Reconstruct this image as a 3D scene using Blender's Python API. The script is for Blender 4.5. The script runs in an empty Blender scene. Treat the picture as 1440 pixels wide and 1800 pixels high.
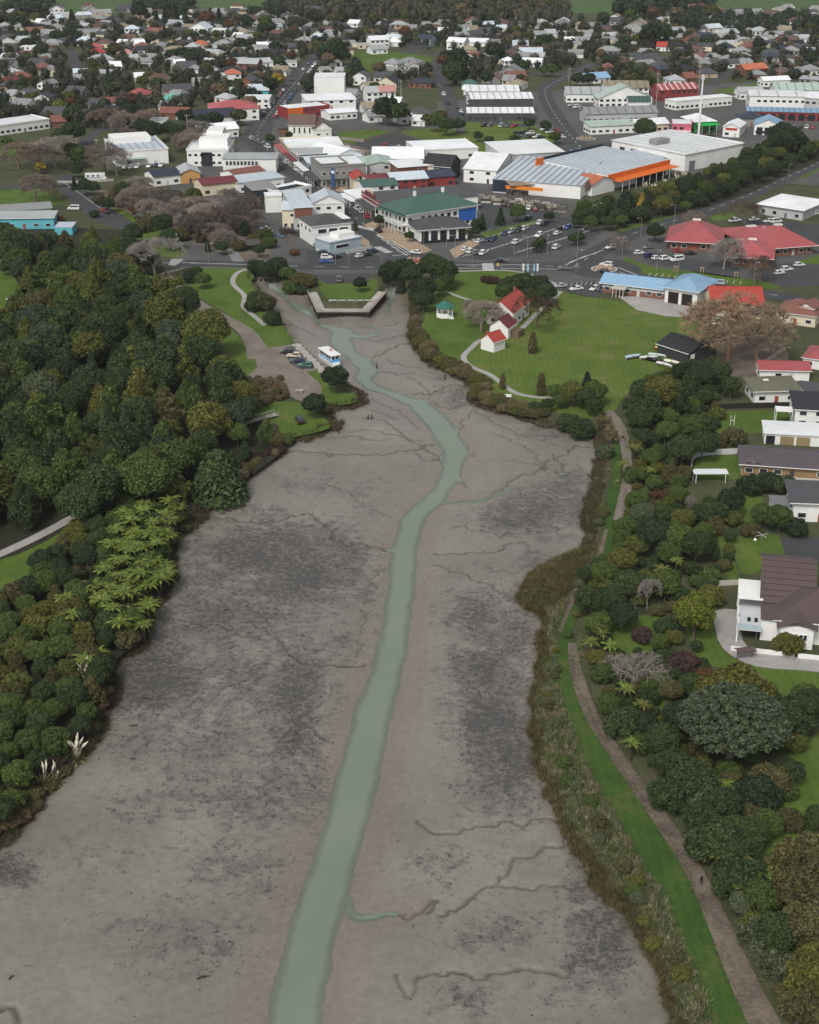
import bpy, bmesh, math, random
import numpy as np
from mathutils import Vector, Matrix
R = math.radians
SC = bpy.context.scene
# ---------------- camera
F, TH, H = 2580.0, R(24.5), 137.0
ST, CT = math.sin(TH), math.cos(TH)
cd = bpy.data.cameras.new('camera'); cam = bpy.data.objects.new('camera', cd)
SC.collection.objects.link(cam); SC.camera = cam
cd.sensor_fit = 'VERTICAL'; cd.sensor_height = 36; cd.lens = F / 1800 * 36
cd.clip_start = 1; cd.clip_end = 20000
cam.location = (0, 0, H); cam.rotation_euler = (R(90) - TH, 0, 0)
# ---------------- sky, sun, exposure (overcast)
W = bpy.data.worlds.new('World'); SC.world = W; W.use_nodes = True
nt = W.node_tree
sky = nt.nodes.new('ShaderNodeTexSky'); sky.sky_type = 'NISHITA'; sky.sun_disc = False
sky.sun_elevation = R(48); sky.sun_rotation = R(205); sky.dust_density = 4; sky.air_density = 1
hs = nt.nodes.new('ShaderNodeHueSaturation'); hs.inputs['Saturation'].default_value = .22
nt.links.new(sky.outputs[0], hs.inputs['Color'])
nt.links.new(hs.outputs[0], nt.nodes['Background'].inputs[0])
nt.nodes['Background'].inputs[1].default_value = .118
sl = bpy.data.lights.new('sun', 'SUN'); sl.energy = 1.5; sl.angle = R(11); sl.color = (1, .96, .9)
sun = bpy.data.objects.new('sun', sl); SC.collection.objects.link(sun)
_az = R(205); _el = R(48)     # the light comes from behind the camera, a little to one side
_d = Vector((math.sin(_az) * math.cos(_el), math.cos(_az) * math.cos(_el), math.sin(_el)))
sun.rotation_euler = _d.to_track_quat('Z', 'Y').to_euler()
SC.view_settings.view_transform = 'Standard'; SC.view_settings.look = 'None'
SC.view_settings.exposure = .16; SC.view_settings.gamma = 1
SC.render.engine = 'CYCLES'
SC.cycles.max_bounces = 5; SC.cycles.diffuse_bounces = 2; SC.cycles.glossy_bounces = 2
SC.cycles.transparent_max_bounces = 6; SC.cycles.volume_bounces = 0
SC.cycles.use_denoising = True

# ---------------- helpers
LZ = 2.0                                     # level of the land
COL = SC.collection
def P(u, v, z=LZ):
    """pixel of the photograph -> point of the plane at height z"""
    x = (u - 720) / F; q = (900 - v) / F
    dy = CT + q * ST; dz = -ST + q * CT
    t = (H - z) / -dz
    return Vector((x * t, dy * t, z))
def PP(pts, z=LZ): return [P(u, v, z) for u, v in pts]
def kpx(v): return (v + 276) * .91 / 137     # pixels per metre at row v
rng = random.Random(7)
def lin(c):
    """sRGB 0-255 -> linear"""
    return tuple(((x / 255) / 12.92 if x / 255 <= .04045 else ((x / 255 + .055) / 1.055) ** 2.4) for x in c)
def hexc(s): return lin([int(s[i:i + 2], 16) for i in (0, 2, 4)])
_tab = np.random.RandomState(3).rand(8, 256, 256)
def vn(x, y, s=0):
    x = np.asarray(x, float); y = np.asarray(y, float)
    xi = np.floor(x).astype(int); yi = np.floor(y).astype(int); fx = x - xi; fy = y - yi
    fx = fx * fx * (3 - 2 * fx); fy = fy * fy * (3 - 2 * fy); t = _tab[s % 8]
    g = lambda a, b: t[(xi + a) & 255, (yi + b) & 255]
    return (g(0, 0) * (1 - fx) + g(1, 0) * fx) * (1 - fy) + (g(0, 1) * (1 - fx) + g(1, 1) * fx) * fy
def fbm(x, y, s=0, o=4):
    a = 0; w = .5; n = 0
    for i in range(o):
        a = a + w * vn(x * 2 ** i + 17 * i, y * 2 ** i + 9 * i, s + i); n += w; w *= .5
    return a / n
def smooth(p, n=6):
    """Catmull-Rom through 2D/3-tuple points"""
    p = [np.array(q, float) for q in p]; out = []
    for i in range(len(p) - 1):
        a = p[max(i - 1, 0)]; b = p[i]; c = p[i + 1]; d = p[min(i + 2, len(p) - 1)]
        for k in range(n):
            t = k / n
            out.append(.5 * (2 * b + (c - a) * t + (2 * a - 5 * b + 4 * c - d) * t * t + (3 * b - a - 3 * c + d) * t ** 3))
    out.append(p[-1]); return out
def segdist(x, y, pl, w=None):
    """distance of points to a polyline; with w the widths blended along it"""
    best = np.full(x.shape, 1e9); bw = np.zeros(x.shape)
    for i in range(len(pl) - 1):
        ax, ay = pl[i][:2]; bx, by = pl[i + 1][:2]
        dx, dy = bx - ax, by - ay; L = dx * dx + dy * dy + 1e-9
        t = np.clip(((x - ax) * dx + (y - ay) * dy) / L, 0, 1)
        d = np.hypot(x - ax - t * dx, y - ay - t * dy)
        if w is not None:
            ww = w[i] + (w[i + 1] - w[i]) * t
            m = (d - ww) < (best - bw)
            bw = np.where(m, ww, bw); best = np.where(m, d, best)
        else: best = np.minimum(best, d)
    return (best, bw) if w is not None else best
def inside(x, y, poly):
    x = np.asarray(x, float); y = np.asarray(y, float); c = np.zeros(x.shape, bool); n = len(poly)
    for i in range(n):
        ax, ay = poly[i][:2]; bx, by = poly[i - 1][:2]
        if ay == by: continue
        c ^= ((ay > y) != (by > y)) & (x < (bx - ax) * (y - ay) / (by - ay) + ax)
    return c
# ---------------- materials
def mat(name, build):
    m = bpy.data.materials.new(name); m.use_nodes = True
    t = m.node_tree; b = t.nodes['Principled BSDF']
    build(t, b); return m
class N:
    """small node helper"""
    def __init__(s, t): s.t = t
    def n(s, ty, **k):
        x = s.t.nodes.new(ty)
        for a, b in k.items(): setattr(x, a, b)
        return x
    def l(s, a, b): s.t.links.new(a, b)
    def coord(s, which='Object'): return s.n('ShaderNodeTexCoord').outputs[which]
    def pos(s): return s.n('ShaderNodeNewGeometry').outputs['Position']
    def noise(s, vec, scale, det=4, rough=.55):
        x = s.n('ShaderNodeTexNoise'); x.inputs['Scale'].default_value = scale
        x.inputs['Detail'].default_value = det; x.inputs['Roughness'].default_value = rough
        s.l(vec, x.inputs['Vector']); return x.outputs['Fac']
    def ramp(s, fac, stops, interp='LINEAR'):
        x = s.n('ShaderNodeValToRGB'); e = x.color_ramp.elements; x.color_ramp.interpolation = interp
        while len(e) < len(stops): e.new(.5)
        for q, (p, c) in zip(e, stops):
            q.position = p; q.color = (c, c, c, 1) if isinstance(c, (int, float)) else (*c, 1)
        s.l(fac, x.inputs[0]); return x.outputs[0]
    def mix(s, f, a, b, mode='MIX'):
        x = s.n('ShaderNodeMix', data_type='RGBA', blend_type=mode)
        for k, val in ((0, f), (6, a), (7, b)):
            if isinstance(val, (int, float)): x.inputs[k].default_value = val if k == 0 else (val, val, val, 1)
            elif isinstance(val, tuple): x.inputs[k].default_value = (*val, 1)
            else: s.l(val, x.inputs[k])
        return x.outputs[2]
    def math(s, op, a, b=0.0):
        x = s.n('ShaderNodeMath', operation=op)
        for k, val in ((0, a), (1, b)):
            if isinstance(val, (int, float)): x.inputs[k].default_value = val
            else: s.l(val, x.inputs[k])
        return x.outputs[0]
    def attr(s, name): return s.n('ShaderNodeAttribute', attribute_name=name).outputs['Fac']
    def objcol(s): return s.n('ShaderNodeObjectInfo').outputs['Color']
    def bump(s, h, st, dist=.1):
        x = s.n('ShaderNodeBump'); x.inputs['Strength'].default_value = st; x.inputs['Distance'].default_value = dist
        s.l(h, x.inputs['Height']); return x.outputs[0]
def simple(name, col, rough=.7, scale=1.5, amt=.25, bump=.0, spec=.3, metal=0, objc=False, coord='pos'):
    def f(t, b):
        n = N(t); c = n.pos() if coord == 'pos' else n.coord()
        base = n.objcol() if objc else None
        f1 = n.noise(c, scale, 5, .6); f2 = n.noise(c, scale * .13, 2)
        v = n.ramp(n.math('MULTIPLY', n.math('ADD', f1, f2), .5), [(.3, 1 - amt), (.7, 1 + amt * .6)])
        n.l(n.mix(1.0, base if objc else col, v, 'MULTIPLY'), b.inputs['Base Color'])
        b.inputs['Roughness'].default_value = rough; b.inputs['Specular IOR Level'].default_value = spec
        b.inputs['Metallic'].default_value = metal
        if bump: n.l(n.bump(f1, bump), b.inputs['Normal'])
    return mat(name, f)
def mk_lawn(name, a, b_, c_, stripe=0):
    def f(t, b):
        n = N(t); p = n.pos()
        g = n.ramp(n.noise(p, .12, 5, .65), [(.3, a), (.55, b_), (.75, c_)])
        fine = n.ramp(n.noise(p, 2.6, 4, .7), [(.25, .62), (.75, 1.3)])
        col = n.mix(1.0, g, fine, 'MULTIPLY')
        if stripe:
            w = n.n('ShaderNodeTexWave'); w.inputs['Scale'].default_value = .19; w.inputs['Distortion'].default_value = 3.5
            w.inputs['Detail Scale'].default_value = .35; n.l(p, w.inputs['Vector'])
            col = n.mix(stripe, col, n.mix(1.0, col, n.ramp(w.outputs['Fac'], [(.3, .72), (.7, 1.25)]), 'MULTIPLY'))
        n.l(col, b.inputs['Base Color']); b.inputs['Roughness'].default_value = .9; b.inputs['Specular IOR Level'].default_value = .15
        n.l(n.bump(n.noise(p, 5, 3), .5, .08), b.inputs['Normal'])
    return mat(name, f)
M = {}
M['ground'] = mk_lawn('rough_ground', (.045, .055, .028), (.075, .082, .04), (.1, .088, .06))
M['lawn'] = mk_lawn('lawn', (.06, .1, .018), (.088, .138, .026), (.125, .15, .04), .1)
M['meadow'] = mk_lawn('meadow', (.068, .12, .02), (.105, .145, .03), (.17, .155, .058), .18)
M['paddock'] = mk_lawn('paddock', (.05, .095, .035), (.08, .13, .048), (.12, .14, .06))
M['darklawn'] = mk_lawn('mown_strip', (.03, .07, .014), (.05, .095, .02), (.11, .115, .035), .15)
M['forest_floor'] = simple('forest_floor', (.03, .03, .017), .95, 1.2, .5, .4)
M['asphalt'] = simple('asphalt', (.058, .06, .063), .85, .8, .3, .15)
M['oldasphalt'] = simple('worn_asphalt', (.095, .094, .09), .88, .5, .35, .15)
M['gravel'] = simple('gravel', (.2, .175, .145), .95, 1.4, .35, .4)
M['dirt'] = simple('dirt_path', (.155, .124, .098), .95, 1.6, .6, .5)
M['concrete'] = simple('concrete', (.34, .33, .31), .85, .9, .25, .1)
M['paving'] = simple('tan_paving', (.36, .27, .19), .85, 1.5, .25, .1)
M['marking'] = simple('road_paint', (.72, .72, .7), .7, 2.5, .2)
M['paint'] = simple('weathered_paint', (1, 1, 1), .62, .9, .14, .03, objc=True)
M['roof'] = simple('metal_roof_paint', (1, 1, 1), .5, .5, .2, .04, spec=.4, objc=True)
M['timber'] = simple('weathered_timber', (.4, .375, .33), .9, 2.2, .4, .3)
M['darkwood'] = simple('dark_timber', (.045, .038, .03), .9, 2.5, .4, .3)
M['metal'] = simple('galvanised_metal', (.42, .43, .43), .4, 2, .15, metal=.6)
M['bark'] = simple('bark', (1, 1, 1), .9, 3, .35, .3, objc=True, coord='obj')
M['tyre'] = simple('rubber', (.018, .018, .02), .8, 3, .2)
M['plain'] = simple('coloured_surface', (1, 1, 1), .6, 1.2, .12, objc=True)
def _glass(t, b):
    n = N(t); f = n.noise(n.pos(), .35, 2)
    n.l(n.ramp(f, [(.35, (.012, .016, .02)), (.7, (.05, .06, .07))]), b.inputs['Base Color'])
    b.inputs['Roughness'].default_value = .12; b.inputs['Specular IOR Level'].default_value = .6
M['glass'] = mat('window_glass', _glass)
def _carp(t, b):
    n = N(t); n.l(n.objcol(), b.inputs['Base Color']); b.inputs['Roughness'].default_value = .28
    b.inputs['Coat Weight'].default_value = .5
M['carpaint'] = mat('car_paint', _carp)
def _lamp(t, b):
    n = N(t); n.l(n.objcol(), b.inputs['Base Color']); b.inputs['Roughness'].default_value = .2
M['lamp'] = mat('lamp_lens', _lamp)
def _leaf(t, b):
    n = N(t)
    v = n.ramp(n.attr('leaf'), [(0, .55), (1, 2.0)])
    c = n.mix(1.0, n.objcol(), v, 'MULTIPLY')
    big = n.noise(n.coord(), .55, 3)
    c = n.mix(n.ramp(big, [(.42, 0.0), (.72, .6)]), c, n.mix(1.0, c, (1.25, 1.2, .85), 'MULTIPLY'))
    n.l(c, b.inputs['Base Color']); b.inputs['Roughness'].default_value = .62; b.inputs['Specular IOR Level'].default_value = .28
    tr = n.n('ShaderNodeBsdfTranslucent'); n.l(c, tr.inputs[0])
    mx = n.n('ShaderNodeMixShader'); mx.inputs[0].default_value = .22
    n.l(b.outputs[0], mx.inputs[1]); n.l(tr.outputs[0], mx.inputs[2])
    n.l(mx.outputs[0], t.nodes['Material Output'].inputs[0])
M['leaf'] = mat('foliage', _leaf)
def _blade(t, b):
    n = N(t); at = n.n('ShaderNodeAttribute', attribute_name='tint')
    c = n.mix(1.0, at.outputs['Color'], n.ramp(n.noise(n.pos(), .9, 3), [(.3, .6), (.7, 1.35)]), 'MULTIPLY')
    n.l(c, b.inputs['Base Color']); b.inputs['Roughness'].default_value = .8; b.inputs['Specular IOR Level'].default_value = .2
M['blade'] = mat('rush_blades', _blade)
def _mud(t, b):
    n = N(t); p = n.pos()
    dk = n.attr('dark'); wet = n.attr('wet'); ck = n.attr('creek'); alg = n.attr('algae')
    base = n.ramp(n.noise(p, .045, 6, .62), [(.3, (.165, .153, .13)), (.5, (.2, .186, .159)), (.72, (.245, .228, .196))])
    base = n.mix(n.math('MULTIPLY', wet, .7), base, (.19, .16, .127))
    # grey film of shell and weed with a ragged edge, then crisp dark specks, more where the patch is strong
    mid = n.noise(p, .3, 12, .78); fine = n.noise(p, 1.15, 8, .82); fin2 = n.noise(p, 5.0, 4, .7)
    film = n.ramp(n.math('ADD', mid, n.math('MULTIPLY', dk, .34)), [(.615, 0.0), (.675, 1.0)])
    base = n.mix(n.math('MULTIPLY', film, .66), base, n.ramp(fin2, [(.35, (.088, .081, .072)), (.65, (.158, .146, .13))]))
    sp = n.ramp(n.math('ADD', n.math('ADD', n.math('MULTIPLY', fine, .85), n.math('MULTIPLY', mid, .15)), n.math('MULTIPLY', dk, .16)), [(.605, 0.0), (.635, 1.0)])
    base = n.mix(n.math('MULTIPLY', sp, .82), base, (.055, .053, .051))
    base = n.mix(n.math('MULTIPLY', alg, .7), base, (.085, .075, .03))
    base = n.mix(n.math('MULTIPLY', ck, .75), base, (.075, .062, .048))
    base = n.mix(1.0, base, n.ramp(n.noise(p, .8, 6, .7), [(.3, .84), (.7, 1.12)]), 'MULTIPLY')
    n.l(base, b.inputs['Base Color'])
    n.l(n.ramp(n.math('ADD', n.math('SUBTRACT', wet, film), n.math('MULTIPLY', n.noise(p, .08, 3), .6)), [(.2, .46), (.8, .2)]), b.inputs['Roughness'])
    b.inputs['Specular IOR Level'].default_value = .45
    hgt = n.math('ADD', n.noise(p, .7, 8, .7), n.math('MULTIPLY', sp, .3))
    n.l(n.bump(hgt, .6, .2), b.inputs['Normal'])
M['mud'] = mat('tidal_mud', _mud)
def _water(t, b):
    n = N(t); p = n.pos(); d = n.attr('depth')
    c = n.ramp(n.noise(p, .05, 3), [(.3, (.168, .207, .16)), (.7, (.198, .236, .186))])
    n.l(c, b.inputs['Base Color']); b.inputs['Roughness'].default_value = .1; b.inputs['IOR'].default_value = 1.33
    n.l(n.bump(n.noise(p, 1.6, 3), .035, .05), b.inputs['Normal'])
    tr = n.n('ShaderNodeBsdfTransparent'); mx = n.n('ShaderNodeMixShader')
    n.l(n.ramp(d, [(0, 0.0), (.04, .5), (.16, .97)]), mx.inputs[0])
    n.l(tr.outputs[0], mx.inputs[1]); n.l(b.outputs[0], mx.inputs[2])
    n.l(mx.outputs[0], t.nodes['Material Output'].inputs[0])
M['water'] = mat('milky_green_water', _water)
# ---------------- object helpers
def link(o): COL.objects.link(o); return o
def tag(o, label=None, cat=None, group=None, kind=None):
    if label: o['label'] = label
    if cat: o['category'] = cat
    if group: o['group'] = group
    if kind: o['kind'] = kind
    return o
def mesh(name, verts, faces, m=None, smooth_=False):
    me = bpy.data.meshes.new(name); me.from_pydata([tuple(v) for v in verts], [], [tuple(f) for f in faces])
    if m: me.materials.append(M[m] if isinstance(m, str) else m)
    if smooth_: me.polygons.foreach_set('use_smooth', [True] * len(me.polygons))
    me.update(); return me
def obj(name, me, parent=None, loc=(0, 0, 0), rot=None, scale=None, color=None):
    o = bpy.data.objects.new(name, me); link(o)
    if parent: o.parent = parent
    o.location = loc
    if rot is not None: o.rotation_euler = rot if isinstance(rot, (tuple, list)) else (0, 0, rot)
    if scale is not None: o.scale = scale if isinstance(scale, (tuple, list)) else (scale,) * 3
    if color is not None: o.color = (*color, 1)
    return o
def empty(name, loc, rz=0):
    o = obj(name, None, None, loc, rz); o.empty_display_size = .1; return o
_ub = {}
def box(parent, name, c, size, color=None, m='paint', rz=0):
    """a box as an object of its own; alike boxes share one mesh"""
    if m not in _ub:
        s = .5; v = [(x, y, z) for z in (-s, s) for y in (-s, s) for x in (-s, s)]
        _ub[m] = mesh('box_' + m, v, [(0, 2, 3, 1), (4, 5, 7, 6), (0, 1, 5, 4), (2, 6, 7, 3), (0, 4, 6, 2), (1, 3, 7, 5)], m)
    return obj(name, _ub[m], parent, c, rz, tuple(max(q, .001) for q in size), color)
def tri_poly(pts):
    from mathutils.geometry import tessellate_polygon
    return tessellate_polygon([[Vector((p[0], p[1], 0)) for p in pts]])
def sheet(name, px, m, lift, n=1, label=None, cat=None, kind='structure', world=False, parent=None):
    """flat ground sheet from photo pixels of its outline, lift metres above the land"""
    if not world: px = [P(u, v, LZ) for u, v in px]
    if n > 1:
        px = smooth([(p[0], p[1]) for p in px] + [(px[0][0], px[0][1])], n)[:-1]
    vs = [(p[0], p[1], LZ + lift) for p in px]
    f = tri_poly(vs)
    me = mesh(name, vs, f, m)
    bm = bmesh.new(); bm.from_mesh(me); bmesh.ops.recalc_face_normals(bm, faces=bm.faces)
    if bm.faces and sum(q.normal.z for q in bm.faces) < 0: bmesh.ops.reverse_faces(bm, faces=bm.faces)
    bm.to_mesh(me); bm.free()
    o = obj(name, me, parent)
    if kind and not parent: o['kind'] = kind
    if label: o['label'] = label
    if cat: o['category'] = cat
    return o
def ribbon(name, px, width, m, lift, n=6, kind='structure', parent=None, label=None, z=LZ, world=False, off=0):
    """strip of constant (or per-point) width in metres along photo pixels"""
    pts = [(p[0], p[1]) for p in (px if world else [P(u, v, z) for u, v in px])]
    ws = width if isinstance(width, (list, tuple)) else [width] * len(pts)
    s = smooth([(a, b, w) for (a, b), w in zip(pts, ws)], n)
    vs = []; fs = []
    for i, q in enumerate(s):
        a = s[max(i - 1, 0)]; b = s[min(i + 1, len(s) - 1)]
        t = np.array([b[0] - a[0], b[1] - a[1]]); t /= np.hypot(*t) + 1e-9
        nx, ny = -t[1], t[0]
        for sd in (1, -1):
            d = off + sd * q[2] / 2
            vs.append((q[0] + nx * d, q[1] + ny * d, z + lift))
        if i: k = 2 * i; fs.append((k - 2, k - 1, k + 1, k))
    me = mesh(name, vs, fs, m); o = obj(name, me, parent)
    if kind and not parent: o['kind'] = kind
    if label: o['label'] = label
    return o
OCC = {}                                       # occupied discs by 25 m cell: nothing is scattered there
def _cells(x, y, r):
    for i in range(int((x - r) // 25), int((x + r) // 25) + 1):
        for j in range(int((y - r) // 25), int((y + r) // 25) + 1): yield i, j
def occ(x, y, r):
    for c in _cells(x, y, r): OCC.setdefault(c, []).append((x, y, r))
def isfree(x, y, r):
    for c in _cells(x, y, r):
        for a, b, q in OCC.get(c, ()):
            if (a - x) ** 2 + (b - y) ** 2 < (q + r) ** 2: return False
    return True
# ================= the estuary: mudflat, banks, water
SHORE_PX = [(-420, 2050), (-200, 1640), (-90, 1545), (0, 1482), (45, 1440), (95, 1375), (150, 1325), (180, 1275), (202, 1215), (192, 1185), (215, 1160), (252, 1140),
 (262, 1085), (288, 1045), (300, 1010), (300, 975), (315, 945), (352, 918), (366, 890), (405, 868), (432, 848), (445, 822), (490, 802), (506, 778),
 (540, 776), (573, 762), (596, 756), (588, 742), (570, 734), (592, 724), (619, 721), (637, 709), (632, 691), (614, 680), (574, 656), (545, 630), (518, 606), (510, 588), (505, 574), (488, 553), (474, 529), (457, 507), (446, 490), (482, 488),
 (500, 506), (525, 515), (541, 515), (558, 546), (648, 546), (679, 513), (686, 498), (697, 496), (712, 508), (718, 545), (724, 558), (720, 595), (736, 618), (756, 644), (785, 656), (809, 670), (836, 686), (828, 704),
 (850, 717), (876, 726), (908, 734), (940, 746), (975, 755), (1020, 766), (1048, 776), (1052, 800), (1046, 860), (1030, 905), (1036, 935), (1024, 968), (980, 984), (932, 1014),
 (914, 1048), (924, 1070), (952, 1086), (950, 1150), (944, 1200), (938, 1250), (946, 1330), (975, 1420), (1000, 1470), (1030, 1520), (1062, 1570), (1112, 1620), (1142, 1680), (1172, 1750), (1192, 1800), (1240, 1900), (1330, 2060)]
SHORE = [tuple(P(u, v, .5)[:2]) for u, v in SHORE_PX]
SHORE = [tuple(q) for q in smooth(SHORE, 4)]
CHAN = [(495, 1990, 118), (505, 1860, 112), (516, 1800, 106), (537, 1700, 100), (560, 1600, 92), (594, 1500, 88), (615, 1420, 82), (638, 1330, 78), (662, 1240, 74), (683, 1170, 66), (695, 1100, 58), (707, 1020, 54),
 (714, 960, 50), (728, 910, 50), (760, 880, 46), (785, 850, 42), (800, 815, 42), (798, 790, 46), (780, 760, 46), (760, 735, 44), (730, 710, 36), (690, 693, 26), (655, 680, 30), (640, 665, 34), (648, 650, 36), (630, 632, 34),
 (607, 615, 36), (600, 598, 42), (600, 584, 40), (583, 575, 24), (562, 566, 18), (545, 553, 22), (525, 540, 24), (510, 530, 13), (496, 516, 18), (475, 500, 20), (464, 490, 16)]
ARMS = [[(605, 588, 30), (635, 592, 22), (660, 588, 16), (668, 580, 10), (655, 574, 6), (640, 572, 5)], [(668, 566, 6), (676, 556, 12), (685, 535, 16), (690, 505, 14), (692, 490, 14)],
 [(760, 885, 14), (810, 882, 12), (845, 880, 18), (875, 870, 14), (905, 860, 15), (935, 855, 8), (965, 845, 6), (1000, 826, 4)],
 [(610, 1580, 20), (620, 1608, 26), (650, 1614, 14), (690, 1608, 6)]]
CREEKS = [([(388, 910), (430, 916), (480, 918), (520, 905), (545, 906), (580, 930), (590, 950), (640, 960), (692, 966)], .8), ([(395, 1118), (440, 1120), (500, 1130), (520, 1155), (545, 1170), (600, 1168), (645, 1165)], .7),
 ([(740, 1446), (770, 1462), (800, 1462), (830, 1455), (890, 1450), (975, 1438)], .5), ([(640, 1614), (680, 1610), (740, 1606), (766, 1590), (758, 1604)], .6),
 ([(770, 1606), (800, 1590), (830, 1577), (865, 1556), (895, 1522), (930, 1505), (960, 1492), (1012, 1468)], .55), ([(868, 1555), (900, 1562), (960, 1560), (1045, 1554)], .45),
 ([(700, 1714), (714, 1738), (728, 1742), (742, 1712), (790, 1704), (850, 1711), (950, 1706), (1035, 1690)], .55), ([(760, 990), (800, 1008), (830, 1020), (870, 1035), (905, 1062)], .5),
 ([(760, 972), (830, 975), (890, 965), (918, 950), (940, 972), (995, 982)], .6), ([(800, 925), (880, 942), (940, 934), (1010, 942)], .4), ([(500, 792), (560, 800), (620, 800), (700, 796), (765, 778)], .8),
 ([(640, 737), (680, 746), (720, 772), (748, 790), (765, 795), (772, 803), (752, 808), (735, 800)], .6), ([(690, 690), (760, 690), (800, 678), (838, 690)], .7), ([(722, 606), (690, 612), (664, 622), (640, 636)], .7),
 ([(742, 650), (700, 640), (684, 630)], .5), ([(735, 718), (756, 690), (718, 665)], .5), ([(870, 862), (930, 832), (990, 800), (1010, 786), (1040, 792)], .7), ([(970, 800), (985, 810), (1000, 826)], .6), ([(655, 572), (690, 570), (722, 562)], .6),
 ([(-40, 1735), (0, 1760), (22, 1782), (40, 1812)], .8), ([(660, 1010), (640, 1070), (625, 1160)], .25), ([(760, 800), (800, 830), (822, 856)], .5), ([(510, 790), (540, 770), (600, 770), (690, 775)], .5),
 ([(800, 700), (850, 730), (900, 760), (960, 780)], .3), ([(410, 1108), (360, 1100), (300, 1105)], .3), ([(510, 1275), (560, 1262), (600, 1250)], .2), ([(640, 640), (690, 656), (732, 660)], .5), ([(655, 700), (700, 722), (735, 752)], .4), ([(620, 760), (680, 762), (742, 776)], .5), ([(845, 720), (812, 742), (802, 772), (834, 800)], .5), ([(870, 762), (930, 790), (960, 830)], .4),
 ([(900, 812), (950, 820), (1000, 836)], .4), ([(505, 562), (530, 577), (556, 588)], .4), ([(600, 692), (640, 720), (700, 736)], .4), ([(660, 600), (700, 590), (722, 596)], .5), ([(740, 700), (790, 716), (846, 712)], .45), ([(690, 905), (640, 890), (600, 860), (560, 850)], .3), ([(850, 1000), (900, 1010), (930, 1000)], .35)]
DARKS = [(470, 1000, 140, 70, 1), (590, 980, 60, 60, .7), (360, 960, 50, 60, .6), (270, 1210, 90, 110, .9), (400, 1090, 130, 60, .8), (520, 1240, 60, 100, .95), (440, 1180, 120, 60, .6), (360, 1330, 120, 90, .55), (480, 1390, 110, 70, .6), (240, 1420, 60, 40, .5),
 (420, 1530, 110, 60, .6), (330, 1600, 80, 50, .45), (330, 1650, 110, 50, .6), (270, 1690, 80, 40, .4), (850, 1150, 60, 120, .85), (890, 1290, 75, 130, 1), (900, 1110, 50, 60, .8), (870, 1400, 60, 50, .6), (920, 1060, 60, 40, .6), (960, 900, 90, 40, .85), (880, 915, 60, 30, .7), (1000, 870, 50, 50, .6), (960, 765, 50, 20, .5),
 (800, 1520, 80, 40, .55), (880, 1640, 90, 35, .6), (1060, 1640, 60, 90, .75), (1040, 1540, 50, 50, .8), (830, 1760, 60, 40, .5), (1000, 1740, 60, 60, .4), (600, 1130, 40, 60, .4), (640, 1050, 40, 80, .4), (470, 900, 60, 25, .5), (620, 870, 70, 40, .35), (560, 850, 60, 30, .4), (810, 700, 40, 20, .5), (780, 665, 30, 14, .4),
 (10, 1530, 60, 30, .8), (340, 1205, 60, 60, .3), (150, 1500, 100, 60, .25), (560, 1460, 60, 60, .2), (930, 980, 50, 25, .5)]
def pxw(pl): return [P(q[0], q[1], 0) for q in pl], [q[2] / kpx(q[1]) / 2 for q in pl]
def chan_pl(pl):
    p, w = pxw(pl); s = smooth([(a.x, a.y, b) for a, b in zip(p, w)], 5)
    return [(q[0], q[1]) for q in s], [q[2] for q in s]
XS = np.arange(-88, 66.01, .34); YS = np.concatenate([np.arange(116, 300, .36), np.arange(300, 512, .5)])
GX, GY = np.meshgrid(XS, YS)
def shore_d(x, y):
    d = segdist(x, y, SHORE); s = np.where(inside(x, y, SHORE), -d, d)
    return s + (fbm(x * .35, y * .35, 1, 4) - .5) * 2.6
SD = shore_d(GX, GY)                                      # > 0 on land
cd_ = np.full(GX.shape, 1e9)
for pl in [CHAN] + ARMS:
    c, w = chan_pl(pl); a, b = segdist(GX, GY, c, w); cd_ = np.minimum(cd_, a - b)
cd_ = cd_ + (fbm(GX * .22, GY * .16, 4, 3) - .58) * np.where(GY > 330, 2.0, 1.4) - np.where((GY > 330) & (GY < 442), .4, -.2)
mudz = .32 + .012 * np.clip(GY - 120, 0, 400) * .1 + (fbm(GX * .06, GY * .06, 2, 4) - .5) * .5
mudz = mudz + .3 * np.clip(1 + SD / 12, 0, 1)
mudz = np.minimum(mudz, .012 + np.where(cd_ < 0, .11, .05) * cd_ + np.where(cd_ > 3, .05 * (cd_ - 3), 0))
creek = np.zeros(GX.shape)
for pl, w in CREEKS:
    pts = [P(u, v, .3) for u, v in pl]; s = smooth([(q.x, q.y) for q in pts], 6)
    s = smooth(s, 3); s = [(q[0] + (fbm(q[0] * .45, q[1] * .45, 5, 3) - .5) * 3.2, q[1] + (fbm(q[0] * .45 + 50, q[1] * .45, 6, 3) - .5) * 4.5) for q in s]; w *= .5; xa, xb = min(q[0] for q in s) - 6, max(q[0] for q in s) + 6; ya, yb = min(q[1] for q in s) - 6, max(q[1] for q in s) + 6; m_ = (GX > xa) & (GX < xb) & (GY > ya) & (GY < yb)
    L = np.linspace(.35, 1, len(s))
    d = np.full(GX.shape, 99.); d[m_] = segdist(GX[m_], GY[m_], s)
    w2 = w * (.75 + .5 * fbm(GX * .2, GY * .2, 3, 2))
    e = np.clip(1 - (d - .35 * w2) / (1.1 * w2), 0, 1); e = e * e * (3 - 2 * e)
    mudz = mudz - .5 * min(1, w + .3) * e
    creek = np.maximum(creek, e * (.6 + .6 * fbm(GX * .15, GY * .15, 6, 2)))
    wide = np.clip(1 - d / (5 * w2 + .6), 0, 1); mudz = mudz - .05 * wide
mudz = mudz + (fbm(GX * .8, GY * .8, 7, 3) - .5) * .05
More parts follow.
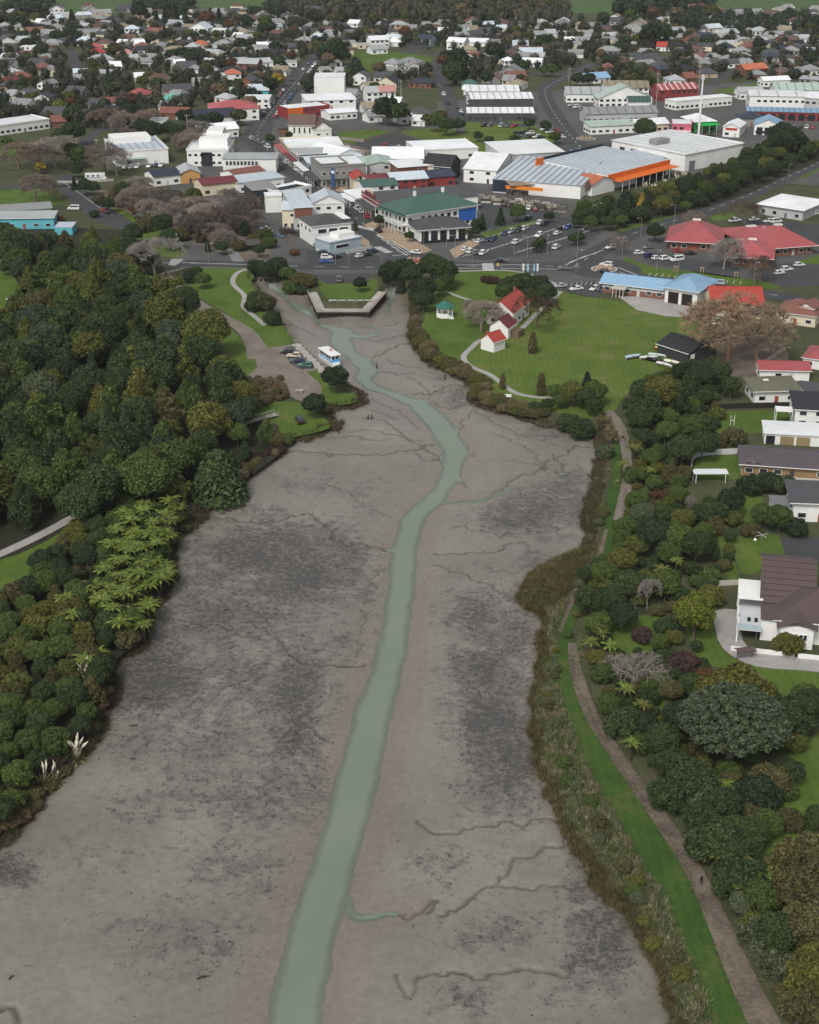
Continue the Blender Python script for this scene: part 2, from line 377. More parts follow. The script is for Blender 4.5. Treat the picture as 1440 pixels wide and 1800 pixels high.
t_ = np.clip(SD / 2.2, 0, 1); t_ = t_ * t_ * (3 - 2 * t_)
GZ = np.where(SD > 0, np.maximum(mudz, .25) * (1 - t_) + LZ * t_, mudz)
U = 720 + F * GX / (GY * CT + (H - GZ) * ST); V = 900 - F * (GY * ST - (H - GZ) * CT) / (GY * CT + (H - GZ) * ST)
dark = np.zeros(GX.shape)
for u, v, a, b, s in DARKS: dark = np.maximum(dark, s * np.exp(-.62 * (((U - u) / a) ** 2 + ((V - v) / b) ** 2)))
dark = np.clip(dark * (.25 + 1.35 * fbm(GX * .09, GY * .075, 2, 5)), 0, 1)
wet = np.clip(1 - np.abs(cd_ - .5) / 7, 0, 1)
algae = np.clip(1 + SD / 2.5, 0, 1) * np.where(GX < 0, 1, .6)
ny, nx = GX.shape
IDX = np.arange(nx * ny).reshape(ny, nx)
Q = np.stack([IDX[:-1, :-1], IDX[:-1, 1:], IDX[1:, 1:], IDX[1:, :-1]], -1).reshape(-1, 4)
VV = np.stack([GX, GY, GZ], -1).reshape(-1, 3)
def gridmesh(name, verts, quads, m, attrs={}):
    used = np.unique(quads); mp = np.full(len(verts), -1); mp[used] = np.arange(len(used))
    q = mp[quads]; me = bpy.data.meshes.new(name)
    me.vertices.add(len(used)); me.vertices.foreach_set('co', verts[used].astype(np.float32).ravel())
    me.loops.add(q.size); me.loops.foreach_set('vertex_index', q.astype(np.int32).ravel())
    me.polygons.add(len(q)); me.polygons.foreach_set('loop_start', np.arange(0, q.size, 4, dtype=np.int32))
    me.polygons.foreach_set('use_smooth', np.ones(len(q), bool))
    me.materials.append(M[m])
    for k, a in attrs.items():
        at = me.attributes.new(k, 'FLOAT', 'POINT'); at.data.foreach_set('value', a.ravel()[used].astype(np.float32))
    me.update(calc_edges=True); me.validate(); return me
qc = SD.ravel()[Q].mean(1)
tag(obj('mudflat', gridmesh('mudflat', VV, Q[qc < .6], 'mud', dict(dark=dark, wet=wet, creek=creek, algae=algae))), kind='structure')
land_q = Q[qc >= .6]
# the land: fine sheet beside the shore, coarse frame around it to the horizon
bx0, bx1, by0, by1 = XS[0], XS[-1], YS[0], YS[-1]
big = []; bq = []
xs = [-4500, -2500, bx0, bx1, 2500, 4500]; ys = [-600, by0, by1, 2600, 6000]
n0 = len(VV)
for y in ys:
    for x in xs: big.append((x, y, LZ))
for j in range(len(ys) - 1):
    for i in range(len(xs) - 1):
        if i == 2 and j == 1: continue
        k = n0 + j * len(xs) + i; bq.append((k, k + 1, k + 1 + len(xs), k + len(xs)))
tag(obj('ground', gridmesh('ground', np.vstack([VV, np.array(big)]), np.vstack([land_q, np.array(bq)]), 'ground')), kind='structure')
wq = Q[(GZ.ravel()[Q].min(1) < .0) & (qc < 1.5) & (cd_.ravel()[Q].min(1) < .35)]
WV = VV.copy(); depth = np.clip(-GZ, 0, 2); WV[:, 2] = 0
tag(obj('water', gridmesh('water', WV, wq, 'water', dict(depth=depth))), kind='structure')
def landz(x, y):
    """height of bank or mud at a point"""
    i = int(round((x - XS[0]) / .34)); j = int(np.searchsorted(YS, y))
    if 0 <= i < nx and 0 <= j < ny: return float(GZ[j, i])
    return LZ
def sdist(x, y):
    i = int(round((x - XS[0]) / .34)); j = int(np.searchsorted(YS, y))
    if 0 <= i < nx and 0 <= j < ny: return float(SD[j, i])
    return 50.
# ================= vegetation prototypes
nr = np.random.RandomState(11)
def ico(sub=1):
    bm = bmesh.new(); bmesh.ops.create_icosphere(bm, subdivisions=sub, radius=1)
    v = np.array([q.co[:] for q in bm.verts]); f = [[w.index for w in q.verts] for q in bm.faces]; bm.free(); return v, np.array(f)
ICO = ico(1)
def leafmesh(name, pts, nrm, size, asp=1.7, cores=None, m='leaf'):
    """cards at pts facing nrm, plus closed cores; one mesh with a random value for each leaf"""
    n = len(pts); nrm = nrm / (np.linalg.norm(nrm, axis=1, keepdims=True) + 1e-9)
    up = nr.normal(size=(n, 3)); t = np.cross(nrm, up); t /= np.linalg.norm(t, axis=1, keepdims=True) + 1e-9
    b = np.cross(nrm, t); s = (size * (.65 + .7 * nr.rand(n)))[:, None]
    t = t * s * asp * .5; b = b * s * .5; dn = nrm * s * .16
    v = np.stack([pts - t - dn, pts - b * .9, pts + t - dn, pts + b * .9], 1).reshape(-1, 3)
    fq = np.arange(4 * n).reshape(n, 4); faces = [tuple(q) for q in fq.tolist()]
    lv = np.repeat(nr.rand(n), 1).tolist()
    vs = v.tolist()
    if cores is not None:
        for c, r in cores:
            k = len(vs); w = ICO[0] * np.array(r) * (.9 + .2 * nr.rand(len(ICO[0]), 1)) + np.array(c)
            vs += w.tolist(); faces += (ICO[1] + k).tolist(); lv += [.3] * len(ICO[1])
    me = mesh(name, vs, faces, m)
    a = me.attributes.new('leaf', 'FLOAT', 'FACE'); a.data.foreach_set('value', lv)
    return me
def lobes_to_crown(name, C, RR, n, size, jit=.55, core=.8, keep=.82, upbias=0, asp=1.7):
    C = np.array(C, float); RR = np.array(RR, float)
    if RR.ndim == 1: RR = np.repeat(RR[:, None], 3, 1)
    w = (RR.mean(1) ** 2); k = nr.choice(len(C), int(n * 2.2), p=w / w.sum())
    d = nr.normal(size=(len(k), 3)); d /= np.linalg.norm(d, axis=1, keepdims=True)
    d[:, 2] = np.where(d[:, 2] < -.55, -d[:, 2], d[:, 2])
    p = C[k] + d * RR[k] * (.86 + .26 * nr.rand(len(k), 1))
    q = ((p[:, None] - C[None]) / RR[None]); q = (q ** 2).sum(2)
    ok = (q < keep ** 2).sum(1) == 0
    p, d = p[ok][:n], d[ok][:n]
    nn = d + nr.normal(size=d.shape) * jit + np.array([0, 0, upbias])
    cores = [(c, r * core) for c, r in zip(C, RR)]
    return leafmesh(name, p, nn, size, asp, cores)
def round_crown(name, n=3800, size=.34, nl=26, a=4, c=3.2, zc=6, lr=(1.1, 1.9), flat=.0):
    C = [(0, 0, zc)]; RR = [min(a, c) * .72]
    for i in range(nl):
        z = 1 - 1.55 * (i + .5) / nl; ph = i * 2.39996 + nr.rand() * .7; r = math.sqrt(max(0, 1 - z * z))
        j = .78 + .2 * nr.rand(); C.append((a * .8 * r * math.cos(ph) * j, a * .8 * r * math.sin(ph) * j, zc + c * .8 * z * j)); RR.append(lr[0] + (lr[1] - lr[0]) * nr.rand())
    return lobes_to_crown(name, C, RR, n, size)
def feather_crown(name, n=2800, size=.36):
    C = []; RR = []
    for i in range(46):
        z = i / 46; r = 3.5 * (1 - z) ** .7 * (.55 + .45 * nr.rand()); ph = i * 2.4 + nr.rand()
        C.append((r * math.cos(ph), r * math.sin(ph), 2.2 + 7.6 * z)); q = (1.15 - .5 * z) * (.75 + .5 * nr.rand()); RR.append((q, q, q * 1.25))
    C.append((0, 0, 5)); RR.append((2.1, 2.1, 3.2))
    return lobes_to_crown(name, C, RR, n, size, .7, .72, .7, asp=2.2)
def conifer_crown(name, n=2600, size=.42, w=2.8, hgt=10, droop=.35, pw=1.0):
    P_, N_ = [], []
    tiers = 15
    for i in range(n):
        t = int(nr.rand() ** .75 * tiers) / tiers; t = min(t + .012 * nr.normal(), .985); z = .9 + (hgt - .9) * t
        rmax = w * (1 - t) ** pw + .12; ph = nr.randint(0, 11) / 11 * 6.283 + t * 9 + nr.normal() * .16; r = rmax * (.35 + .65 * nr.rand() ** .6)
        P_.append((r * math.cos(ph), r * math.sin(ph), z - droop * r + .12 * nr.normal())); N_.append((math.cos(ph) * .6, math.sin(ph) * .6, .8))
    P_, N_ = np.array(P_), np.array(N_) + nr.normal(size=(n, 3)) * .4
    cores = [((0, 0, .9 + (hgt - .9) * t - droop * w * (1 - t) * .5), (w * (1 - t) ** pw * .72 + .05,) * 2 + (hgt / 9,)) for t in np.linspace(.05, .9, 8)]
    return leafmesh(name, P_, N_, size, 2.0, cores)
def cauli_crown(name, n=9500, size=.3):
    C = [(0, 0, 6.2)]; RR = [(5, 5, 3.2)]
    nl = 95
    for i in range(nl):
        z = 1 - 1.1 * (i + .5) / nl; ph = i * 2.39996; r = math.sqrt(max(0, 1 - z * z)); j = .93 + .1 * nr.rand()
        C.append((6.4 * r * math.cos(ph) * j, 6.4 * r * math.sin(ph) * j, 6.1 + 4.4 * z * j)); q = .72 + .4 * nr.rand(); RR.append((q, q, q * .9))
    return lobes_to_crown(name, C, RR, n, size, .5, .8, .86, .15)
def tube(vs, fs, a, b, ra, rb, sides=5):
    a = np.array(a, float); b = np.array(b, float); d = b - a; d /= np.linalg.norm(d) + 1e-9
    u = np.cross(d, (0, 0, 1) if abs(d[2]) < .9 else (1, 0, 0)); u /= np.linalg.norm(u); w = np.cross(d, u); k = len(vs)
    for c, r in ((a, ra), (b, rb)):
        for i in range(sides):
            t = 6.2832 * i / sides; vs.append(tuple(c + (u * math.cos(t) + w * math.sin(t)) * r))
    for i in range(sides): j = (i + 1) % sides; fs.append((k + i, k + j, k + sides + j, k + sides + i))
def trunk_mesh(name, hgt=4, r=.28, limbs=5, spread=2.2, seed=1):
    q = random.Random(seed); vs, fs = [], []
    p = (0, 0, -.3); rr = r * 1.25
    for i in range(3):
        nx_ = (p[0] + q.uniform(-.15, .15), p[1] + q.uniform(-.15, .15), p[2] + (hgt + .3) / 3); tube(vs, fs, p, nx_, rr, rr * .82, 7); p = nx_; rr *= .82
    for i in range(limbs):
        a = 6.283 * i / limbs + q.random(); e = (p[0] + spread * math.cos(a), p[1] + spread * math.sin(a), p[2] + spread * q.uniform(.6, 1.2))
        mid = tuple((x + y) / 2 + q.uniform(-.15, .15) for x, y in zip(p, e)); tube(vs, fs, p, mid, rr * .7, rr * .5, 5); tube(vs, fs, mid, e, rr * .5, rr * .2, 5)
    return mesh(name, vs, fs, 'bark', True)
def bare_meshes(name, seed, hgt=9, depth=5, spread=.55, r0=.24, up=.25, fork=3):
    q = random.Random(seed); tv, tf, bv, bf, wv, wf = [], [], [], [], [], []
    def grow(p, d, L, r, lev):
        segs = 2; vs, fs = (tv, tf) if lev == 0 else (bv, bf)
        for i in range(segs):
            d2 = (Vector(d) + Vector((q.gauss(0, .13), q.gauss(0, .13), q.gauss(0, .1) + up * .12))).normalized()
            e = Vector(p) + d2 * L / segs; r2 = r * .84; tube(vs, fs, p, e, r, r2, 6 if lev == 0 else (4 if lev < 3 else 3)); p, d, r = e, d2, r2
        if lev >= depth - 1:
            for _ in range(12 if lev >= depth else 5):
                dd = (Vector(d) * .8 + Vector((q.gauss(0, .6), q.gauss(0, .6), q.gauss(.1, .45)))).normalized(); L2 = hgt * q.uniform(.05, .11); sd = dd.orthogonal().normalized() * q.uniform(.018, .04) * hgt / 9; k = len(wv); pp = Vector(p) - dd * L2 * .15
                wv.extend([tuple(pp - sd), tuple(pp + sd), tuple(pp + dd * L2)]); wf.append((k, k + 1, k + 2))
        if lev >= depth: return
        k = fork + (1 if q.random() < .45 else 0)
        for i in range(k):
            a = 6.283 * i / k + q.random() * 1.2; ax = Vector(d).orthogonal().normalized(); ax.rotate(Matrix.Rotation(a, 3, Vector(d)).to_quaternion())
            nd = (Vector(d) + ax * spread * q.uniform(.7, 1.7) + Vector((0, 0, up * .3))).normalized()
            grow(p, nd, L * q.uniform(.62, .85), max(r * q.uniform(.55, .72), .02), lev + 1)
    grow((0, 0, -.3), (0, 0, 1), hgt * .26, r0, 0)
    return mesh(name + '_trunk', tv, tf, 'bark', True), mesh(name + '_branches', bv, bf, 'bark'), mesh(name + '_twigs', wv, wf, 'bark')
def frond_mesh(L=2.3):
    vs, fs = [], []; n = 9
    for i in range(n + 1):
        t = i / n; x = L * t * (1 - .12 * t); z = .55 * math.sin(t * 2.1) * L * .45 - .75 * L * .5 * t * t
        w = .21 * L * math.sin(min(1, t * 1.15 + .12) * math.pi) ** .8 * .5 * (1.2 if i % 2 else .72) + .02
        vs += [(x + .1, -w, z - .14 * w), (x, 0, z + .05), (x + .1, w, z - .14 * w)]
        if i: k = 3 * i; fs += [(k - 3, k - 2, k + 1, k), (k - 2, k - 1, k + 2, k + 1)]
    me = mesh('frond', vs, fs, 'leaf'); a = me.attributes.new('leaf', 'FLOAT', 'FACE'); a.data.foreach_set('value', nr.rand(len(fs)) * .7 + .05); return me
def spiky_mesh(name, n=70, L=1.0, w=.06, spread=1.0, z=0, droop=.4):
    """rosette of narrow blades"""
    vs, fs = [], []
    for i in range(n):
        a = nr.rand() * 6.283; e = .15 + 1.2 * nr.rand() * spread; l = L * (.7 + .5 * nr.rand()); ca, sa = math.cos(a), math.sin(a); k = len(vs)
        for j, t in enumerate((0, .5, 1)):
            rr = l * t * math.sin(e); zz = z + l * t * math.cos(e) - droop * l * t * t * math.sin(e); ww = w * (1 - t) + .004
            vs += [(rr * ca - sa * ww, rr * sa + ca * ww, zz), (rr * ca + sa * ww, rr * sa - ca * ww, zz)]
        fs += [(k, k + 1, k + 3, k + 2), (k + 2, k + 3, k + 5, k + 4)]
    me = mesh(name, vs, fs, 'leaf'); a = me.attributes.new('leaf', 'FLOAT', 'FACE'); a.data.foreach_set('value', nr.rand(len(fs))); return me
CR = dict(
 round=[round_crown('crown_round_%s' % 'abcd'[i]) for i in range(4)],
 lumpy=[round_crown('crown_lumpy_%s' % 'ab'[i], 3800, .33, 40, 4, 3.4, 5.6, (.8, 1.35)) for i in range(2)],
 dome=[round_crown('crown_dome_%s' % 'ab'[i], 2400, .3, 34, 3.4, 2.6, 2.4, (.7, 1.2)) for i in range(2)],
 feather=[feather_crown('crown_feather_%s' % 'abc'[i]) for i in range(3)],
 conifer=[conifer_crown('crown_conifer_%s' % 'ab'[i], w=(2.6, 3.2)[i]) for i in range(2)],
 cypress=[conifer_crown('crown_cypress', 3600, .5, 4.6, 9, .1, .6)],
 column=[conifer_crown('crown_column', 1600, .4, 1.5, 8, .3, .45)],
 wisp=[lobes_to_crown('crown_wisp', nr.normal(size=(40, 3)) * np.array([1.7, 1.7, 1.3]) + np.array([0, 0, 5.6]), .6 + .5 * nr.rand(40), 1700, .34, .8, .45, .5, asp=2.4)],
 small=[round_crown('crown_small_%s' % 'abc'[i], 620, .85, 14, 4, 3.3, 5.8, (1.3, 2.0)) for i in range(3)],
 smallcone=[conifer_crown('crown_small_cone', 520, .9, 2.6, 10, .3, .9)],
 cauli=[cauli_crown('crown_cauliflower')])
TR = [trunk_mesh('trunk_%s' % 'abc'[i], 4, .26, 5, 2.2, i) for i in range(3)]
TRS = trunk_mesh('trunk_short', 1.2, .16, 4, 1.2, 9)
TRB = trunk_mesh('trunk_spreading', 2.4, .5, 9, 3.9, 12)
BARE = [bare_meshes('bare_%s' % 'abcd'[i], 21 + i, *a) for i, a in enumerate([(9, 5, .55, .24, .25, 3), (9, 5, .75, .26, .1, 3), (10, 5, .4, .22, .5, 3), (6, 4, 1.15, .34, -.12, 4)])]
FROND = [frond_mesh(), frond_mesh(2.6)]
PTRUNK = trunk_mesh('fern_trunk', 3.2, .16, 0, 0, 5)
TREES = {}                                      # kind -> count
TINTS = dict(dark=('dark green', (.036, .055, .02)), green=('mid green', (.058, .085, .022)), olive=('olive green', (.085, .092, .022)), bright=('bright yellow-green', (.1, .132, .026)),
 brown=('brownish olive', (.075, .072, .03)), blue=('blue-green', (.045, .066, .036)), grey=('grey-green', (.075, .09, .05)), gold=('golden yellow', (.26, .19, .03)), rust=('rusty red-brown', (.1, .055, .03)), deep=('very dark green', (.024, .038, .018)),
 tan=('tan brown', (.13, .1, .06)), greyb=('pale grey', (.27, .25, .225)), redb=('reddish brown', (.2, .152, .125)), russet=('russet tan', (.23, .165, .11)), brownb=('grey-brown', (.24, .205, .175)), lime=('yellow-green', (.115, .13, .02)), plum=('dark plum', (.06, .034, .03)))
SHAPEW = dict(round='round-crowned tree', lumpy='billowing tree', dome='domed shrub', feather='feathery upright tree', conifer='cone-shaped conifer', cypress='broad layered conifer', column='narrow columnar tree', wisp='loose open tree', small='rounded tree', smallcone='pointed conifer', cauli='cauliflower-crowned tree')
SHAPEN = dict(round='broadleaf_tree', lumpy='bushy_tree', dome='shrub', feather='totara_tree', conifer='conifer_tree', cypress='cypress_tree', column='columnar_tree', wisp='open_crowned_tree', small='town_tree', smallcone='town_conifer', cauli='spreading_tree')
REFH = dict(round=9.2, lumpy=9.2, dome=5.2, feather=10, conifer=10, cypress=9, column=8, wisp=8, small=9.2, smallcone=10, cauli=10.6)
def tint(name, var=.16):
    c = TINTS[name][1]; k = rng.uniform(1 - var, 1 + var); h = rng.uniform(-.06, .06)
    return (c[0] * k * (1 + h), c[1] * k, c[2] * k * (1 - h))
def tree(shape, x, y, hgt, wide=1.0, tn='green', where='', label=None, group=None, z=None, trunk=True, name=None, cat=None):
    s = hgt / REFH[shape]; sw = s * wide
    e = empty(name or SHAPEN[shape], (x, y, landz(x, y) if z is None else z), rng.uniform(0, 6.28))
    size = 'tall' if hgt > 9.5 else 'low' if hgt < 4.5 else 'mid-height'
    tag(e, label or f'{size} {TINTS[tn][0]} {SHAPEW[shape]} {where}'.strip(), cat or ('shrub' if shape == 'dome' else 'tree'), group or f'{(name or SHAPEN[shape]).replace("_", " ")}s {where}'.replace('bushs', 'bushes'))
    obj('crown', rng.choice(CR[shape]), e, (0, 0, 0), None, (sw, sw, s), tint(tn))
    if trunk: obj('trunk', TRS if shape == 'dome' else TRB if shape == 'cauli' else rng.choice(TR), e, (0, 0, 0), None, (s * 1.05, s * 1.05, s * (.8 if shape != 'dome' else .9)), (.12, .1, .08) if shape != 'cauli' else (.3, .26, .22))
    TREES[shape] = TREES.get(shape, 0) + 1
    return e
def tpx(shape, u, v, hgt, wide=1.0, tn='green', where='', **k):
    """tree whose crown middle shows at pixel (u, v)"""
    p = P(u, v, LZ + hgt * .55); occ(p.x, p.y, hgt * .25); return tree(shape, p.x, p.y, hgt, wide, tn, where, **k)
def bare(u, v, hgt, tn='brownb', where='', kind=0, wide=1.0, label=None, group=None):
    p = P(u, v, LZ + hgt * .6); e = empty('bare_tree', (p.x, p.y, landz(p.x, p.y)), rng.uniform(0, 6.28)); occ(p.x, p.y, 1.5)
    tag(e, label or f'leafless {TINTS[tn][0]} tree {where}', 'tree', group or f'leafless trees {where}')
    s = hgt / (6.8 if kind < 3 else 5.5); c = tint(tn); t, b, tw = BARE[kind]
    obj('trunk', t, e, (0, 0, 0), None, (s * wide, s * wide, s), c); obj('branches', b, e, (0, 0, 0), None, (s * wide, s * wide, s), c); obj('twig_spray', tw, e, (0, 0, 0), None, (s * wide, s * wide, s), c)
    return e
def fern(x, y, hgt=3.6, s=1.0, tn='bright', where='', n=20, z=None):
    e = empty('tree_fern', (x, y, landz(x, y) if z is None else z), rng.uniform(0, 6.28))
    tag(e, f'{TINTS[tn][0]} tree fern with arching fronds {where}', 'tree fern', f'tree ferns {where}')
    obj('trunk', PTRUNK, e, (0, 0, 0), None, (1, 1, hgt / 3.2), (.06, .045, .03))
    for i in range(n):
        obj('frond', FROND[i % 2], e, (0, 0, hgt - .05), (0, rng.uniform(-.28, .16), 6.283 * i / n + rng.uniform(-.15, .15)), s * rng.uniform(.85, 1.15), tint(tn, .22))
    return e
SPIKE = spiky_mesh('blade_clump', 60, 1.0, .05, 1.0); SPIKEHEAD = spiky_mesh('leaf_head', 46, .9, .05, 1.25, 0, .25)
def cabbage(u, v, hgt=5, heads=4, where='', tn='green'):
    p = P(u, v, LZ + hgt); e = empty('cabbage_tree', (p.x, p.y, landz(p.x, p.y)), rng.uniform(0, 6.28)); occ(p.x, p.y, 1)
    tag(e, f'cabbage tree with spiky {TINTS[tn][0]} leaf heads {where}', 'cabbage tree', f'cabbage trees {where}')
    obj('trunk', trunk_mesh('cabbage_trunk', hgt * .7, .14, heads, hgt * .22, int(u)), e, color=(.2, .17, .13))
    for i in range(heads): a = 6.28 * i / heads + 1; obj('leaf_head', SPIKEHEAD, e, (hgt * .2 * math.cos(a), hgt * .2 * math.sin(a), hgt * .92), rng.random() * 6, rng.uniform(.9, 1.3), tint(tn))
    return e
PLUME = None
def pampas(u, v, s=1.8, plumes=6, where='', label=None):
    global PLUME
    if PLUME is None:
        vs, fs = [], []; tube(vs, fs, (0, 0, 0), (.1, 0, 1.1), .012, .01, 4); tube(vs, fs, (.1, 0, 1.05), (.2, 0, 1.3), .03, .09, 5); tube(vs, fs, (.2, 0, 1.3), (.38, 0, 1.62), .09, .01, 5); PLUME = mesh('plume', vs, fs, 'plain')
    p = P(u, v, LZ); e = empty('pampas_grass', (p.x, p.y, landz(p.x, p.y)), rng.random() * 6)
    tag(e, label or f'pampas grass clump with white plumes {where}', 'pampas grass', f'pampas clumps {where}')
    obj('blade_clump', SPIKE, e, (0, 0, 0), None, s, (.19, .19, .09)); obj('blade_clump', SPIKE, e, (0, 0, 0), 1.0, s * .8, (.13, .14, .06))
    for i in range(plumes): obj('plume', PLUME, e, (0, 0, .1), (rng.uniform(-.35, .35), rng.uniform(-.35, .35), rng.random() * 6.28), s * rng.uniform(.8, 1.1), (.62, .58, .47))
    return e
def pinside(u, v, poly): return bool(inside(np.array([u]), np.array([v]), poly)[0])
def toPx(x, y, z):
    dz = y * CT + (H - z) * ST; return 720 + F * x / dz, 900 - F * (y * ST - (H - z) * CT) / dz
def scatter(poly_px, spacing, zc=LZ, seed=1, tries=60000, avoid=None, nmax=9999):
    """blue-noise points of the land whose pixel lies in poly_px"""
    q = random.Random(seed); w = [P(u, v, zc) for u, v in poly_px]
    x0, x1 = min(p.x for p in w), max(p.x for p in w); y0, y1 = min(p.y for p in w), max(p.y for p in w)
    wp = [(p.x, p.y) for p in w]; xs_ = np.array([q.uniform(x0, x1) for _ in range(tries)]); ys_ = np.array([q.uniform(y0, y1) for _ in range(tries)])
    ok = inside(xs_, ys_, wp); out = []; cell = {}
    for x, y in zip(xs_[ok], ys_[ok]):
        sp = spacing(x, y) if callable(spacing) else spacing
        ci, cj = int(x // sp), int(y // sp); bad = False
        for i in (-1, 0, 1):
            for j in (-1, 0, 1):
                for a, b in cell.get((ci + i, cj + j), ()):
                    if (a - x) ** 2 + (b - y) ** 2 < sp * sp: bad = True
        if bad or (avoid and avoid(x, y)): continue
        cell.setdefault((ci, cj), []).append((x, y)); out.append((x, y))
        if len(out) >= nmax: break
    return out
def blades(name, spots, blades_n, L, w, tints, label=None, seed=2, lean=.9):
    """loose mass of rush or grass blades (nobody could count it)"""
    q = np.random.RandomState(seed); S = np.repeat(np.array(spots, float), blades_n, 0); n = len(S)
    a = q.rand(n) * 6.283; e = .1 + lean * q.rand(n); l = L * (.6 + .8 * q.rand(n)); hx = np.cos(a); hy = np.sin(a)
    base = S + np.stack([q.normal(size=n) * .18, q.normal(size=n) * .18, np.zeros(n)], 1)
    tip = base + np.stack([hx * l * np.sin(e), hy * l * np.sin(e), l * np.cos(e)], 1)
    side = np.stack([-hy, hx, np.zeros(n)], 1) * w
    v = np.stack([base - side, base + side, tip + side * .3, tip - side * .3], 1).reshape(-1, 3)
    me = bpy.data.meshes.new(name); me.vertices.add(4 * n); me.vertices.foreach_set('co', v.astype(np.float32).ravel())
    me.loops.add(4 * n); me.loops.foreach_set('vertex_index', np.arange(4 * n, dtype=np.int32)); me.polygons.add(n); me.polygons.foreach_set('loop_start', np.arange(0, 4 * n, 4, dtype=np.int32))
    me.materials.append(M['blade']); T = np.array(tints)[q.randint(0, len(tints), len(spots))]; T = np.repeat(T, blades_n, 0) * (.7 + .6 * q.rand(n, 1))
    at = me.attributes.new('tint', 'FLOAT_COLOR', 'FACE'); at.data.foreach_set('color', np.concatenate([T, np.ones((n, 1))], 1).astype(np.float32).ravel())
    me.update(calc_edges=True)
    return tag(obj(name, me), label, None, None, 'stuff')
# ================= ground sheets beside the water
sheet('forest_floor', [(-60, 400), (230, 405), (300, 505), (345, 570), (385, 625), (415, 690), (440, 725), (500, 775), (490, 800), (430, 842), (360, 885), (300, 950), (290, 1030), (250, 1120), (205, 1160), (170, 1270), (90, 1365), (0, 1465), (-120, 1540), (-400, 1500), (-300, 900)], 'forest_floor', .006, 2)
sheet('lawn', [(-120, 1000), (0, 984), (60, 962), (118, 932), (128, 950), (115, 975), (60, 1010), (0, 1050), (-140, 1150)], 'lawn', .02, 3)
ribbon('footpath', [(-140, 1040), (-60, 1000), (0, 974), (60, 946), (120, 914), (165, 886), (200, 862), (225, 835)], 2.6, 'concrete', .03)
sheet('lawn', [(-200, 420), (0, 455), (38, 505), (22, 545), (0, 590), (-300, 700)], 'lawn', .02)
# right bank: mown strip and gravel walkway
STRIP = [(1085, 740), (1090, 800), (1084, 860), (1076, 930), (1060, 985), (1020, 1050), (996, 1110), (995, 1190), (1016, 1250), (1050, 1330), (1102, 1410), (1150, 1490), (1192, 1570), (1232, 1660), (1275, 1760), (1330, 1890)]
ribbon('mown_strip', STRIP, [2.5, 3, 3.6, 4, 3, 2.4, 2.4, 2.8, 3.6, 4.6, 5.2, 5.6, 5.6, 5.6, 5.8, 6], 'darklawn', .02)
WALK = [(1068, 722), (1088, 748), (1100, 790), (1104, 835), (1098, 870), (1090, 915)]
ribbon('walkway', WALK, [3, 3.2, 2.4, 2.4, 2.6, 3.2], 'gravel', .03)
WALK2 = [(1006, 1130), (1010, 1165), (1022, 1210), (1042, 1262), (1082, 1325), (1130, 1395), (1184, 1472), (1230, 1550), (1266, 1630), (1305, 1720), (1345, 1800), (1400, 1900)]
ribbon('walkway', WALK2, [1.6, 2, 2.4, 2.4, 2.5, 2.6, 2.8, 2.8, 3.2, 3.8, 4.2, 4.5], 'dirt', .034)
ribbon('bare_bank', [(1066, 930), (1050, 985), (1020, 1030), (1000, 1070), (985, 1110)], [.8, 1.3, 1.3, .9, .6], 'dirt', .03)
# the park
sheet('meadow', [(742, 575), (760, 520), (800, 482), (880, 470), (985, 512), (1050, 524), (1092, 530), (1160, 550), (1215, 556), (1240, 575), (1262, 640), (1210, 640), (1150, 655), (1090, 705), (1075, 735), (1030, 735), (960, 722), (905, 728), (870, 712), (848, 690), (820, 665), (790, 645), (762, 620)], 'meadow', .012, 2)
sheet('lawn', [(745, 580), (764, 522), (798, 484), (850, 480), (900, 490), (900, 520), (850, 560), (845, 600), (815, 625), (830, 648), (800, 642), (768, 618)], 'lawn', .024, 2)
ribbon('park_path', [(985, 512), (968, 530), (945, 550), (900, 590), (850, 596), (828, 612), (815, 628), (828, 644), (860, 658), (880, 672), (905, 690), (940, 698), (985, 700)], 1.7, 'concrete', .04)
ribbon('park_path', [(788, 514), (808, 522), (828, 528)], 1.5, 'concrete', .04)
# left park by the wharf
sheet('lawn', [(330, 492), (362, 470), (432, 473), (447, 488), (440, 500), (478, 540), (492, 565), (518, 604), (490, 610), (455, 608), (440, 585), (395, 548), (345, 520)], 'lawn', .02, 2)
sheet('lawn', [(372, 555), (400, 572), (425, 600), (450, 632), (448, 650), (436, 668), (410, 672), (400, 630), (385, 590)], 'lawn', .02, 2)
sheet('lawn', [(430, 722), (460, 708), (500, 706), (545, 712), (580, 745), (570, 756), (520, 768), (485, 772), (465, 742)], 'lawn', .02, 2)
sheet('lawn', [(545, 655), (562, 652), (600, 690), (622, 690), (628, 705), (598, 712), (565, 700)], 'lawn', .02, 2)
sheet('lawn', [(520, 655), (535, 650), (562, 656), (566, 672), (552, 678), (535, 668)], 'lawn', .026, 2)
ribbon('park_path', [(440, 472), (420, 478), (410, 490), (412, 502), (430, 520), (428, 538), (440, 550), (452, 560), (466, 572)], 1.7, 'concrete', .04)
ribbon('gravel_drive', [(285, 480), (315, 510), (350, 535), (395, 560), (430, 580), (448, 605), (460, 630)], [5, 4.5, 4.5, 4.5, 5, 6, 8], 'gravel', .03)
sheet('gravel_yard', [(440, 600), (455, 612), (500, 608), (520, 607), (560, 645), (548, 652), (540, 655), (560, 672), (566, 690), (545, 705), (520, 702), (505, 690), (490, 668), (455, 668), (435, 660), (452, 645)], 'gravel', .034, 2)
sheet('car_park', [(498, 612), (520, 606), (556, 648), (530, 650), (510, 640)], 'oldasphalt', .05)
sheet('lawn', [(558, 500), (575, 486), (650, 488), (664, 500), (655, 520), (640, 532), (600, 532), (575, 526)], 'lawn', .04, 2)
